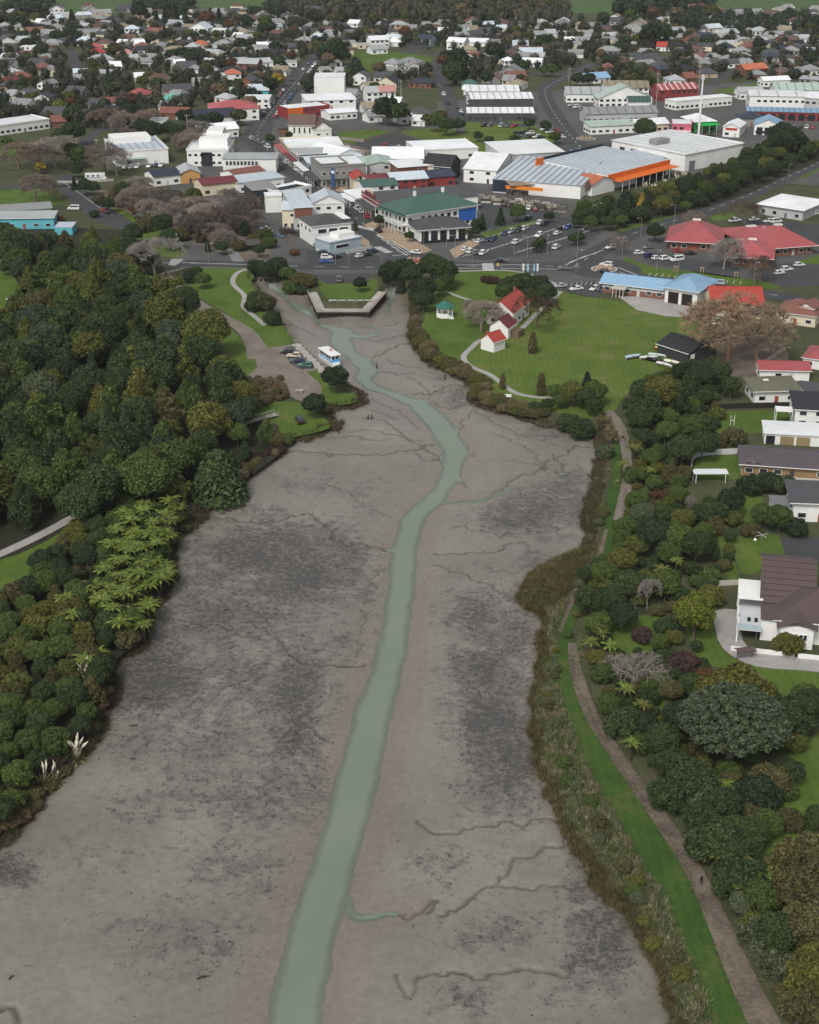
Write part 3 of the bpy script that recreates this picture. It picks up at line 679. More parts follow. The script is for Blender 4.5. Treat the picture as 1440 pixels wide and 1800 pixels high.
sheet('car_park', [(548, 482), (655, 482), (648, 497), (572, 499)], 'asphalt', .05)
# lawns of the gardens along the right
for i, q in enumerate([[(1135, 1190), (1180, 1180), (1200, 1250), (1175, 1265), (1145, 1225)], [(1280, 945), (1370, 940), (1372, 985), (1300, 1010)], [(1200, 1085), (1250, 1085), (1262, 1130), (1320, 1170), (1440, 1175), (1500, 1240), (1400, 1235), (1330, 1215), (1290, 1180), (1230, 1160)], [(1260, 725), (1360, 722), (1420, 735), (1340, 760), (1250, 765), (1240, 745)],
    [(1225, 805), (1295, 800), (1300, 840), (1225, 842)], [(1290, 870), (1340, 870), (1330, 920), (1290, 925)], [(1390, 1310), (1500, 1290), (1520, 1540), (1330, 1530), (1320, 1440), (1370, 1400)], [(1262, 945), (1280, 945), (1300, 1015), (1280, 1020)], [(1060, 1100), (1160, 1080), (1150, 1140), (1080, 1150)]]):
    sheet('garden_lawn', q, 'lawn', .02 + .002 * i, 3)
sheet('driveway', [(1252, 1075), (1296, 1072), (1305, 1125), (1340, 1150), (1440, 1158), (1500, 1165), (1500, 1185), (1400, 1178), (1330, 1172), (1285, 1152), (1262, 1125)], 'concrete', .05, 2)
sheet('driveway', [(1370, 945), (1520, 945), (1520, 1000), (1385, 985)], 'asphalt', .05)
# ================= bush on the left shore
WB = 'in the dense bush beside the mudflat'
FOREST = [(-60, 412), (110, 405), (205, 412), (255, 470), (300, 512), (345, 560), (380, 610), (410, 680), (440, 712), (485, 765), (470, 800), (440, 812), (425, 850), (395, 872), (330, 900), (312, 935), (280, 905), (220, 850), (150, 900), (60, 935), (0, 965), (-120, 1010), (-400, 980), (-200, 640), (20, 560), (50, 500), (-20, 430)]
LOW = [(-160, 1140), (0, 1060), (60, 1015), (120, 960), (135, 925), (200, 880), (290, 905), (290, 980), (270, 1060), (240, 1120), (190, 1165), (175, 1260), (120, 1325), (60, 1390), (0, 1440), (-160, 1520)]
def avoid_path(x, y):
    u, v = toPx(x, y, LZ)
    return sdist(x, y) < 1.6 or pinside(u, v, [(-140, 1010), (0, 950), (120, 895), (195, 845), (235, 830), (220, 870), (140, 930), (130, 965), (0, 1065), (-140, 1160)])
# two or three picked out by their own look
tpx('conifer', 222, 745, 12.5, .95, 'blue', label='tall pointed blue-green conifer rising above the dense bush')
tpx('conifer', 262, 742, 11.5, .8, 'deep', label='slim dark conifer beside the blue-green one in the bush')
tpx('conifer', 185, 735, 11, .8, 'olive', label='slim olive conifer standing in the dense bush')
tpx('cypress', 382, 822, 12.5, 1.1, 'dark', label='broad dark layered cypress overhanging the mudflat edge')
tpx('cypress', 25, 740, 11, 1.2, 'green', label='broad green layered cypress deep in the bush')
kinds = [('round', 'dark', 5), ('round', 'deep', 2), ('lumpy', 'dark', 6), ('lumpy', 'green', 3), ('feather', 'olive', 9), ('feather', 'dark', 9), ('feather', 'brown', 2), ('round', 'brown', 1), ('lumpy', 'grey', 1), ('round', 'green', 2), ('lumpy', 'blue', 3), ('feather', 'green', 7), ('conifer', 'dark', 4), ('wisp', 'green', 2), ('wisp', 'olive', 2), ('conifer', 'olive', 1), ('lumpy', 'olive', 3), ('round', 'olive', 2)]
bag = [k for k in kinds for _ in range(k[2])]
nlab = 0
for x, y in scatter(FOREST, 6.3, LZ + 4, 3, avoid=lambda x, y: avoid_path(x, y) or not isfree(x, y, .5)):
    s, tn, _ = rng.choice(bag); d = sdist(x, y)
    h = rng.choice([rng.uniform(6, 9), rng.uniform(8, 11), rng.uniform(10, 13.5)]) if d > 9 else rng.uniform(4, 6.5)
    if y > 525: h = rng.uniform(2.8, 4.6)
    elif y > 470 and x > -80: h *= .6
    tree(s, x, y, h, rng.uniform(.9, 1.15), tn, WB)
for x, y in scatter(LOW, 3.8, LZ + 2, 5, avoid=avoid_path):
    u, v = toPx(x, y, 4)
    s, tn = rng.choice([('dome', 'brown'), ('dome', 'olive'), ('lumpy', 'dark'), ('dome', 'olive'), ('feather', 'brown'), ('lumpy', 'green')])
    if v > 1230: s, tn = rng.choice([('lumpy', 'green'), ('lumpy', 'dark'), ('dome', 'green')])
    if v < 1050 and u > 160: s, tn = 'dome', rng.choice(['dark', 'green'])
    tree(s, x, y, rng.uniform(3, 4.8) if s == 'dome' else rng.uniform(4, 5.8), rng.uniform(.95, 1.2), tn, 'on the low bank by the tree ferns')
for u, v, h in [(75, 990, 5.5), (100, 1005, 5), (150, 985, 4.8), (160, 1040, 4.5), (55, 1035, 5)]: tpx('round', u, v, h, 1.15, 'deep', 'on the low bank by the tree ferns')
FE = [(222, 905), (250, 900), (285, 905), (300, 880), (235, 935), (262, 945), (292, 940), (200, 960), (225, 970), (258, 985), (288, 985), (185, 1000), (215, 1010), (245, 1015), (280, 1015), (165, 1030), (195, 1040), (230, 1045), (262, 1050), (290, 1040), (200, 1075), (235, 1078), (180, 1060), (115, 1050), (125, 1080), (250, 1095), (210, 1100), (275, 960), (245, 965), (300, 915), (270, 920), (215, 990), (205, 935), (310, 955),
      (150, 1160), (170, 1140)]
FE += [(u + rng.uniform(-16, 16), v + rng.uniform(-16, 16)) for u, v in FE[:22]]
for u, v in FE:
    p = P(u, v, LZ + 3.8)
    if sdist(p.x, p.y) > -1.2: fern(p.x, p.y, rng.uniform(3.4, 4.6), rng.uniform(1.15, 1.5), 'bright', 'massed along the left shore of the mudflat', z=max(landz(p.x, p.y), .4))
for u, v in [(250, 475), (265, 490), (280, 505), (290, 520), (240, 462), (255, 500), (272, 470), (300, 535), (310, 545)]:
    p = P(u, v, LZ + 3); fern(p.x, p.y, 3.2, 1.0, 'bright', 'at the bush edge beside the gravel drive', 11)
for u, v in [(148, 1195), (158, 1215), (135, 1325), (170, 1180)]: pampas(u, v, 2.6, 10, 'on the left mudflat shore')
for u, v in [(75, 1375), (95, 1365)]: pampas(u, v, 2.8, 3, 'on the left mudflat shore')
for u, v in [(5, 600), (8, 640), (22, 545), (75, 495), (90, 490), (350, 570), (362, 572)]: pampas(u, v, 2.4, 7, 'at the edge of the dense bush')
# ================= right bank gardens and trees
WR = 'in the gardens beside the right bank walkway'
tpx('cauli', 1288, 1275, 11.5, 1.15, 'grey', label='large cauliflower-crowned grey-green tree with pale forked trunk', group='large garden trees')
tpx('round', 1290, 1225, 9, 1.5, 'olive', label='yellow-olive round tree behind the cauliflower-crowned tree')
tpx('lumpy', 1222, 1080, 9.5, .95, 'lime', label='dense yellow-green rounded tree beside the concrete driveway')
bare(1115, 1165, 7, 'greyb', '', 3, 1.6, label='pale leafless spreading tree with bone-white branches by the walkway')
bare(1140, 1040, 6.5, 'greyb', '', 0, .6, label='small dead grey tree standing among the garden trees')
bare(1215, 885, 4, 'greyb', '', 0, .6, label='small dead white shrub under the curved white fence')
RT = [(1030, 1010, 4, 'lumpy', 'dark'), (1062, 1010, 5, 'round', 'green'), (1095, 985, 5.5, 'lumpy', 'olive'), (1040, 1060, 6, 'round', 'dark'), (1075, 1055, 6.5, 'lumpy', 'dark'), (1105, 1030, 6, 'round', 'dark'), (1050, 1100, 5, 'lumpy', 'green'), (1095, 1085, 6, 'lumpy', 'deep'), (1170, 1030, 6, 'round', 'green'), (1150, 945, 7.5, 'round', 'deep'), (1190, 950, 7, 'round', 'green'), (1225, 960, 7, 'lumpy', 'dark'), (1175, 975, 6, 'lumpy', 'green'), (1120, 960, 5, 'lumpy', 'olive'),
      (1100, 930, 5, 'round', 'green'), (1130, 905, 5.5, 'lumpy', 'grey'), (1165, 905, 5, 'lumpy', 'dark'), (1200, 915, 5, 'round', 'olive'), (1235, 905, 5, 'lumpy', 'dark'), (1285, 885, 6.5, 'round', 'deep'), (1265, 900, 5, 'lumpy', 'dark'), (1190, 870, 5, 'lumpy', 'green'), (1160, 875, 4, 'wisp', 'rust'), (1150, 850, 4.5, 'lumpy', 'green'), (1120, 880, 5, 'lumpy', 'green'), (1128, 835, 4.5, 'lumpy', 'green'), (1180, 830, 5, 'feather', 'brown'),
      (1145, 805, 5, 'lumpy', 'green'), (1200, 790, 7.5, 'lumpy', 'dark'), (1235, 785, 7, 'round', 'dark'), (1170, 760, 6.5, 'lumpy', 'green'), (1215, 755, 7, 'round', 'green'), (1240, 750, 6, 'lumpy', 'dark'), (1135, 770, 5, 'lumpy', 'dark'), (1125, 740, 6, 'round', 'dark'), (1145, 715, 9, 'feather', 'dark'), (1165, 690, 9.5, 'lumpy', 'olive'), (1130, 690, 7, 'round', 'dark'), (1190, 700, 8, 'feather', 'dark'), (1115, 715, 6, 'lumpy', 'dark'), (1215, 675, 8, 'feather', 'dark'), (1240, 665, 7, 'round', 'deep'), (1262, 660, 7, 'round', 'dark'), (1200, 655, 6, 'lumpy', 'deep'),
      (1285, 680, 6, 'lumpy', 'dark'), (1240, 700, 5, 'round', 'dark'), (1265, 640, 4, 'lumpy', 'brown'), (1180, 735, 5, 'lumpy', 'green'), (1290, 765, 4, 'dome', 'brown'), (1250, 1045, 4, 'dome', 'olive'), (1340, 905, 5.5, 'lumpy', 'green'), (1370, 910, 6, 'lumpy', 'green'), (1400, 925, 4, 'dome', 'deep'), (1320, 850, 4.5, 'dome', 'deep'), (1350, 845, 4.5, 'dome', 'deep'), (1378, 850, 4, 'dome', 'dark'), (1320, 930, 3, 'dome', 'brown'), (1385, 1130, 3.6, 'dome', 'olive'),
      (1130, 1115, 3, 'dome', 'plum'), (1160, 1130, 4, 'lumpy', 'green'), (1180, 1215, 4.5, 'lumpy', 'brown'), (1215, 1205, 5, 'lumpy', 'dark'), (1205, 1165, 4, 'dome', 'plum'), (1240, 1190, 3, 'dome', 'rust'), (1070, 1240, 4.5, 'lumpy', 'green'), (1100, 1270, 5, 'dome', 'dark'), (1135, 1275, 5, 'lumpy', 'deep'), (1165, 1300, 6, 'lumpy', 'dark'), (1195, 1265, 6, 'round', 'deep'), (1340, 1230, 7, 'lumpy', 'green'), (1395, 1260, 8, 'lumpy', 'dark'), (1430, 1240, 6, 'round', 'dark'),
      (1415, 1225, 5, 'lumpy', 'green'), (1185, 1345, 6, 'lumpy', 'dark'), (1215, 1375, 7, 'round', 'dark'), (1180, 1395, 5, 'dome', 'dark'), (1240, 1405, 5, 'lumpy', 'grey'), (1270, 1420, 6, 'round', 'dark'), (1230, 1440, 6, 'lumpy', 'dark'), (1290, 1460, 5, 'lumpy', 'green'), (1260, 1480, 6, 'dome', 'dark'), (1290, 1500, 5.5, 'lumpy', 'dark'), (1355, 1370, 5, 'dome', 'brown'), (1330, 1395, 5, 'dome', 'deep'), (1390, 1360, 5, 'lumpy', 'dark'), (1292, 1550, 4, 'dome', 'dark'), (1340, 1580, 6, 'lumpy', 'green'),
      (1380, 1510, 7.5, 'feather', 'brown'), (1410, 1570, 8, 'round', 'brown'), (1365, 1640, 6, 'lumpy', 'dark'), (1395, 1620, 6.5, 'feather', 'brown'), (1435, 1500, 7, 'lumpy', 'brown'), (1425, 1700, 7.5, 'feather', 'olive'), (1380, 1700, 4, 'wisp', 'grey'), (1345, 1690, 4, 'wisp', 'grey'), (1405, 1770, 5, 'wisp', 'brown'), (1440, 1790, 5, 'lumpy', 'brown'), (1305, 1590, 4.2, 'lumpy', 'grey'), (1320, 1640, 4, 'wisp', 'grey'), (1450, 1640, 8, 'round', 'brown'), (1440, 1440, 5, 'lumpy', 'dark'),
      (1390, 1440, 3, 'dome', 'brown'), (1320, 1470, 5, 'round', 'dark'), (1350, 1450, 5, 'lumpy', 'green'), (1305, 1540, 5, 'dome', 'dark')]
for u, v, h, s, tn in RT: tpx(s, u, v, h, rng.uniform(1.0, 1.25), tn, WR)
for u, v in [(1040, 1125), (1060, 1115), (1075, 1130), (1100, 1215), (1130, 1240), (1110, 1305), (1095, 815), (1140, 830), (1190, 990), (1165, 1000), (1268, 1500), (1280, 1450), (1300, 1510), (1330, 1550), (1345, 1530), (1310, 1560), (1280, 1380), (1115, 790), (1120, 735)]:
    p = P(u, v, LZ + 3.4); fern(p.x, p.y, rng.uniform(2.8, 4), rng.uniform(.9, 1.15), rng.choice(['bright', 'olive']), WR, 13)
for u, v in [(1262, 1385), (1120, 1055), (1160, 1015)]: cabbage(u, v, 4, 3, WR)
UG = [(1050, 990), (1100, 950), (1112, 830), (1110, 740), (1140, 660), (1260, 640), (1262, 800), (1290, 870), (1280, 1010), (1260, 1080), (1300, 1170), (1340, 1240), (1400, 1300), (1380, 1420), (1330, 1440), (1340, 1520), (1500, 1540), (1500, 1850), (1400, 1830), (1300, 1640), (1250, 1540), (1120, 1350), (1050, 1250), (1030, 1160), (1040, 1060)]
sheet('undergrowth_ground', UG, 'ground', .014)
for x, y in scatter(UG, 3.5, LZ, 9, avoid=lambda x, y: not isfree(x, y, .7) or pinside(*toPx(x, y, LZ), [(1060, 1090), (1170, 1080), (1160, 1150), (1075, 1160)]) or pinside(*toPx(x, y, LZ), [(1200, 790), (1305, 790), (1305, 885), (1205, 885)]) or pinside(*toPx(x, y, LZ), [(1135, 1190), (1180, 1180), (1200, 1250), (1175, 1265), (1145, 1225)]) or pinside(*toPx(x, y, LZ), [(1240, 1050), (1320, 1050), (1500, 1150), (1500, 1250), (1230, 1165)]) or float(segdist(np.array([x]), np.array([y]), [(P(*q).x, P(*q).y) for q in WALK2])[0]) < 3.6):
    s, tn = rng.choice([('dome', 'dark'), ('dome', 'green'), ('dome', 'brown'), ('lumpy', 'dark'), ('dome', 'olive')]); tree(s, x, y, rng.uniform(1.6, 3.3), 1.15, tn, 'filling the undergrowth beside the right bank walkway', name='undergrowth_bush', cat='shrub')
# trees of the park and along the upper right shore
WPK = 'on the park shore'
for u, v, h, s, tn in [(962, 712, 4, 'lumpy', 'dark'), (985, 705, 4, 'lumpy', 'green'), (1005, 690, 7, 'lumpy', 'olive'), (1030, 700, 6, 'lumpy', 'dark'), (1045, 690, 7, 'lumpy', 'green'), (1000, 735, 4.5, 'dome', 'dark'), (1022, 745, 5, 'dome', 'dark'), (1060, 745, 4, 'wisp', 'tan'), (1075, 765, 4, 'wisp', 'tan'), (1065, 790, 3.5, 'dome', 'grey'), (1045, 715, 5, 'lumpy', 'dark'), (940, 715, 3, 'dome', 'dark'), (975, 690, 5, 'lumpy', 'green')]: tpx(s, u, v, h, 1.1, tn, WPK)
tpx('conifer', 1032, 675, 8, 1.2, 'deep', label='dark broad conifer standing among trees on the park shore')
for u, v, h in [(937, 600, 6.5), (952, 672, 6.5), (884, 668, 4.5)]: tpx('column', u, v, h, 1.15, 'brown', 'standing alone on the park lawn')
for u, v, h, s, tn in [(745, 510, 9, 'lumpy', 'deep'), (760, 470, 10, 'lumpy', 'dark'), (780, 480, 9, 'round', 'dark'), (688, 470, 9, 'lumpy', 'deep'), (705, 485, 7, 'conifer', 'deep'), (725, 485, 8, 'lumpy', 'dark'), (745, 530, 6.5, 'round', 'dark'), (735, 520, 6, 'lumpy', 'deep'), (770, 505, 6, 'lumpy', 'green'), (712, 470, 8, 'lumpy', 'deep'), (785, 495, 6, 'lumpy', 'dark')]: tpx(s, u, v, h, 1.1, tn, 'in the grove between the boardwalk and the park')
for u, v, h, s, tn in [(895, 505, 8, 'lumpy', 'dark'), (920, 500, 8.5, 'lumpy', 'dark'), (945, 505, 8, 'round', 'deep'), (960, 515, 7, 'lumpy', 'dark'), (885, 515, 6, 'lumpy', 'green'), (930, 520, 6, 'lumpy', 'dark'), (862, 491, 2.6, 'dome', 'plum'), (870, 492, 2.4, 'dome', 'plum'), (852, 490, 2.2, 'dome', 'plum')]: tpx(s, u, v, h, 1.15, tn, 'behind the museum cottages')
bare(846, 550, 9.5, 'brownb', '', 1, 1.2, label='leafless grey-brown tree with fine twigs in front of the museum'); bare(832, 545, 7, 'brownb', '', 0, 1.2, label='smaller leafless tree beside the museum path')
bare(945, 545, 10, 'tan', '', 0, 1.1, label='leafless pale tan tree standing against the museum cottages')
# wharf side
for u, v, h, s, tn in [(590, 665, 7.5, 'lumpy', 'deep'), (553, 712, 6.5, 'lumpy', 'deep')]: tpx(s, u, v, h, 1.2, tn, '', label=['dark pohutukawa tree on the point beside the boat', 'dark pohutukawa tree beside the parked black car'][u < 580])
for u, v, h, s, tn in [(450, 462, 7, 'lumpy', 'deep'), (487, 462, 8, 'lumpy', 'deep'), (470, 468, 7, 'round', 'deep'), (505, 478, 4, 'dome', 'green'), (525, 490, 4.5, 'dome', 'brown'), (545, 492, 4, 'dome', 'brown'), (510, 495, 4, 'dome', 'green'), (455, 525, 5, 'dome', 'dark'), (465, 530, 5, 'dome', 'brown'), (445, 535, 4, 'dome', 'dark'), (478, 558, 4, 'dome', 'dark'), (490, 558, 4.5, 'column', 'deep'), (633, 499, 5, 'lumpy', 'deep'), (335, 485, 4, 'dome', 'deep'), (357, 492, 5.5, 'lumpy', 'green'), (345, 480, 4.5, 'round', 'dark'), (500, 765, 3, 'dome', 'green'), (530, 500, 3, 'dome', 'dark')]: tpx(s, u, v, h, 1.15, tn, 'beside the wharf reserve')
for x, y in scatter([(402, 672), (492, 668), (506, 702), (470, 712), (420, 720)], 2.0, LZ, 4): tree('dome', x, y, rng.uniform(1.3, 1.9), 1.1, rng.choice(['tan', 'brown']), 'planted in rows beside the gravel yard', trunk=False, name='seedling_bush')
# ================= shore scrub, rushes, bank plants
spots = []; pale = []; mid = []; q = random.Random(5)
ok_ = (SD > -1.5) & (SD < 7) & (U > -30) & (U < 1480) & (V < 1830); kk = np.argwhere(ok_); q5 = np.random.RandomState(4)
strip_w = [(P(*w).x, P(*w).y) for w in STRIP]; dst = segdist(GX[ok_], GY[ok_], strip_w)
for (j, i), ds in zip(kk, dst):
    d = SD[j, i]; u, v = U[j, i], V[j, i]; x, y, z = GX[j, i] + q5.uniform(-.2, .2), GY[j, i] + q5.uniform(-.2, .2), GZ[j, i]
    if x > 5 and v > 960:
        if -.6 < d < .2 + 1.5 * float(vn(x * .13, y * .13, 3)): spots.append((x, y, z))
        elif .6 < d < 7 and q5.rand() < .75 and ds > 2.2: pale.append((x, y, z))
    elif -1.2 < d < 2.0 and not (440 < u < 720 and v < 660) and q5.rand() < .6: mid.append((x, y, z))
bulge = [P(w[0], w[1], .6) for w in [(915, 1050), (932, 1014), (980, 984), (1024, 968), (1045, 975), (1000, 1050), (955, 1088), (925, 1072)]]
bp = [(w.x, w.y) for w in bulge]; bx_ = [w[0] for w in bp]; by_ = [w[1] for w in bp]
for i in range(5000):
    x = q.uniform(min(bx_), max(bx_)); y = q.uniform(min(by_), max(by_))
    if pinside(x, y, bp): spots.append((x, y, landz(x, y)))
blades('rushes', spots, 9, .95, .035, [(.095, .07, .03), (.07, .06, .028), (.12, .105, .042), (.058, .06, .026), (.12, .09, .035)], 'rust-brown rushes along the right mudflat shore', 3, 1.2)
blades('bank_grass', pale, 9, .7, .035, [(.22, .185, .115), (.16, .15, .075), (.085, .12, .04), (.27, .23, .155), (.055, .09, .03), (.13, .14, .045), (.06, .1, .03)], 'pale dry grass and flax between rushes and mown strip', 4, 1.2)
blades('shore_scrub', mid, 9, .85, .045, [(.06, .05, .028), (.085, .06, .035), (.05, .055, .022), (.1, .075, .045)], 'brown scrub fringing the mudflat', 5, 1.1)
for u, v, h in [(225, 1140, 1.2), (240, 1128, 1.4), (210, 1135, 1.2), (185, 1225, 1.3), (178, 1250, 1.2), (165, 1285, 1.2), (35, 1440, 1.6), (15, 1455, 1.6), (60, 1405, 1.5), (85, 1385, 1.3), (110, 1360, 1.2), (300, 960, 1.2), (325, 935, 1.2), (60, 1420, 1.4), (255, 1095, 1.3), (5, 1440, 1.8), (275, 1060, 1.2)]: p = P(u, v, .8); tree('dome', p.x, p.y, h, 1.9, rng.choice(['brown', 'tan', 'brown']), 'on the weedy mud edge below the bush', trunk=False, name='shore_bush')
WSH = 'along the scrubby shore below the park'
pts = [P(u, v, 1.2) for u, v in [(730, 565), (726, 592), (742, 614), (762, 638), (790, 650), (815, 664), (842, 682), (838, 702), (856, 711), (880, 720), (912, 728), (945, 738)]]
pl = smooth([(w.x, w.y) for w in pts], 8)
for i, w in enumerate(pl):
    for k in range(2): x, y = w[0] + rng.uniform(-1, 2.2), w[1] + rng.uniform(-1.5, 3); tree('dome', x, y, rng.uniform(1.2, 2.4), 1.3, rng.choice(['brown', 'tan', 'olive', 'brown']), WSH, trunk=False, name='shore_bush')
pts = [P(u, v, 1.2) for u, v in [(405, 855), (435, 835), (450, 812), (490, 795), (470, 775), (480, 765)]]
for w in smooth([(w.x, w.y) for w in pts], 6): tree('dome', w[0] + rng.uniform(-1, 1), w[1] + rng.uniform(-1, 2), rng.uniform(1.4, 2.6), 1.3, rng.choice(['brown', 'tan', 'plum']), 'at the foot of the bush beside the mudflat', trunk=False, name='shore_bush')
for i in range(34):
    t = i / 34; w = P(*[a + (b - a) * 1 for a, b in zip((0, 0), smooth([(1055, 900), (1045, 950), (985, 1120), (962, 1200), (968, 1300), (1010, 1400), (1065, 1490), (1115, 1570), (1165, 1670), (1210, 1770)], 4)[int(t * 36)])], 1.6)
    tree('dome', w.x + rng.uniform(-1, 1.5), w.y + rng.uniform(-1.5, 1.5), rng.uniform(.9, 1.8), 1.25, rng.choice(['grey', 'brown', 'green', 'olive']), 'low on the bank between rushes and mown strip', trunk=False, name='bank_bush')
for u, v in [(1095, 770), (1070, 830), (1062, 850), (1085, 850), (1040, 1400), (1140, 1600), (1200, 1700)]: pampas(u, v, 1.3, 0, '', label='tan flax clump growing on the right bank')

# ragged grass along the edges of strip and walkway
vg = []; q6 = np.random.RandomState(8)
for px, wd in ((STRIP, [2.5, 3, 3.6, 4, 3, 2.4, 2.4, 2.8, 3.6, 4.6, 5.2, 5.6, 5.6, 5.6, 5.8, 6]), (WALK2, [1.6, 2, 2.4, 2.4, 2.5, 2.6, 2.8, 2.8, 3.2, 3.8, 4.2, 4.5]), (WALK, [3, 3.2, 2.4, 2.4, 2.6, 3.2])):
    s = smooth([(P(*p_).x, P(*p_).y, w_) for p_, w_ in zip(px, wd)], 40)
    for i in range(1, len(s)):
        t = s[i][:2] - s[i - 1][:2]; L = np.hypot(*t); t = t / (L + 1e-9)
        for k in range(int(L * 7 + q6.rand())):
            e_ = q6.choice([-1, 1]); off = e_ * (s[i][2] / 2 + q6.normal() * .22 + .08); f_ = q6.rand(); x, y = s[i - 1][0] + t[0] * L * f_ - t[1] * off, s[i - 1][1] + t[1] * L * f_ + t[0] * off; vg.append((x, y, max(landz(x, y), LZ - .3)))
blades('verge_grass', vg, 7, .24, .03, [(.04, .075, .018), (.06, .09, .025), (.1, .1, .035), (.13, .115, .06), (.035, .06, .016)], 'ragged grass edging the mown strip and walkway', 6, 1.3)
# ================= buildings
CW = {}
def C(h): return hexc(h)
WHITE, CREAM, GREY, LGREY, DGREY, BLACK = C('e6e6e2'), C('d3cab2'), C('8b8b88'), C('b4b6b4'), C('4b4c4e'), C('222426')
RC = dict(white=C('e2e5e6'), pale=C('bfc9d1'), grey=C('8a8c8c'), dark=C('4a4b4d'), black=C('2c2d30'), red=C('a35557'), bright=C('a8433a'), maroon=C('703438'), brown=C('5f4b42'), rust=C('7d5348'), green=C('47655d'), sage=C('9fb0a6'), blue=C('86a8c4'), orange=C('b3694c'), turq=C('6fb3a8'), tan=C('8f8572'), olive=C('6a6a58'), lgrey=C('a4a8aa'), navy=C('343a48'), pink=C('b98a84'))
RW = dict(white='white', pale='pale blue-white', grey='grey', dark='dark grey', black='black', red='red', bright='bright red', maroon='maroon', brown='brown', rust='rust-red', green='green', sage='sage green', blue='light blue', orange='orange', turq='turquoise', tan='tan', olive='olive', lgrey='light grey', navy='navy', pink='faded pink')
WC = dict(white=WHITE, cream=CREAM, grey=GREY, lgrey=LGREY, dark=DGREY, black=BLACK, brick=C('7d5446'), tan=C('a8977e'), blue=C('9dadb6'), red=C('8a3b3a'), pink=C('c46a78'), green=C('3d9a56'), orange=C('cf6a2a'), teal=C('5fb0bd'), charcoal=C('3a3c3e'), ochre=C('b98f58'), sage=C('9aa79a'), brown=C('6a5546'))
WW = dict(white='white', cream='cream', grey='grey', lgrey='light grey', dark='dark grey', black='black', brick='brick', tan='tan', blue='blue-grey', red='red', pink='pink', green='green', orange='orange', teal='turquoise', charcoal='charcoal', ochre='ochre', sage='sage green', brown='brown')
RNAME = dict(hip='hipped', gable='gabled', gabley='gable-fronted', flat='flat', mono='sloping')
def roof_mesh(W, D, h, kind, o=.5, pitch=.42, th=.18):
    x0, x1, y0, y1 = -o, W + o, -o, D + o
    if kind == 'hip':
        s = min(W, D) / 2 + o; r = s * pitch
        if W >= D: ra, rb = (x0 + s, D / 2), (x1 - s, D / 2)
        else: ra, rb = (W / 2, y0 + s), (W / 2, y1 - s)
        if W >= D: top = [(x0, y0, h), (x1, y0, h), (x1, y1, h), (x0, y1, h), (*ra, h + r), (*rb, h + r)]; f = [(0, 1, 5, 4), (1, 2, 5), (2, 3, 4, 5), (3, 0, 4)]
        else: top = [(x0, y0, h), (x1, y0, h), (x1, y1, h), (x0, y1, h), (*ra, h + r), (*rb, h + r)]; f = [(0, 1, 4), (1, 2, 5, 4), (2, 3, 5), (3, 0, 4, 5)]
    elif kind == 'gable':
        r = (D / 2 + o) * pitch; top = [(x0, y0, h - .05), (x1, y0, h - .05), (x1, y1, h - .05), (x0, y1, h - .05), (x0, D / 2, h + r), (x1, D / 2, h + r)]; f = [(0, 1, 5, 4), (2, 3, 4, 5)]
    elif kind == 'gabley':
        r = (W / 2 + o) * pitch; top = [(x0, y0, h - .05), (x1, y0, h - .05), (x1, y1, h - .05), (x0, y1, h - .05), (W / 2, y0, h + r), (W / 2, y1, h + r)]; f = [(1, 2, 5, 4), (3, 0, 4, 5)]
    elif kind == 'mono':
        r = (D + 2 * o) * pitch * .3; top = [(x0, y0, h), (x1, y0, h), (x1, y1, h + r), (x0, y1, h + r)]; f = [(0, 1, 2, 3)]
    else:
        top = [(x0, y0, h), (x1, y0, h), (x1, y1, h + .15), (x0, y1, h + .15)]; f = [(0, 1, 2, 3)]
    n = len(top); vs = [(a, b, c + th) for a, b, c in top] + top
    fs = list(f) + [tuple(n + i for i in reversed(q)) for q in f]
    e = {}
    for q in f:
        for i in range(len(q)): e[(q[i], q[(i + 1) % len(q)])] = 1
    for a, b in e:
        if (b, a) not in e: fs.append((b, a, n + a, n + b))
    return vs, fs
def roof_z(x, y, W, D, h, kind, o, pitch, th=.18):
    if kind == 'gable': return h + (min(y + o, D + o - y)) * pitch + th
    if kind == 'gabley': return h + (min(x + o, W + o - x)) * pitch + th
    if kind == 'mono': return h + (y + o) * pitch * .3 + th
    if kind == 'hip': return h + min(y + o, D + o - y, x + o, W + o - x) * pitch + th
    return h + th + .15 * (y + o) / (D + 2 * o)
HOUSES = []
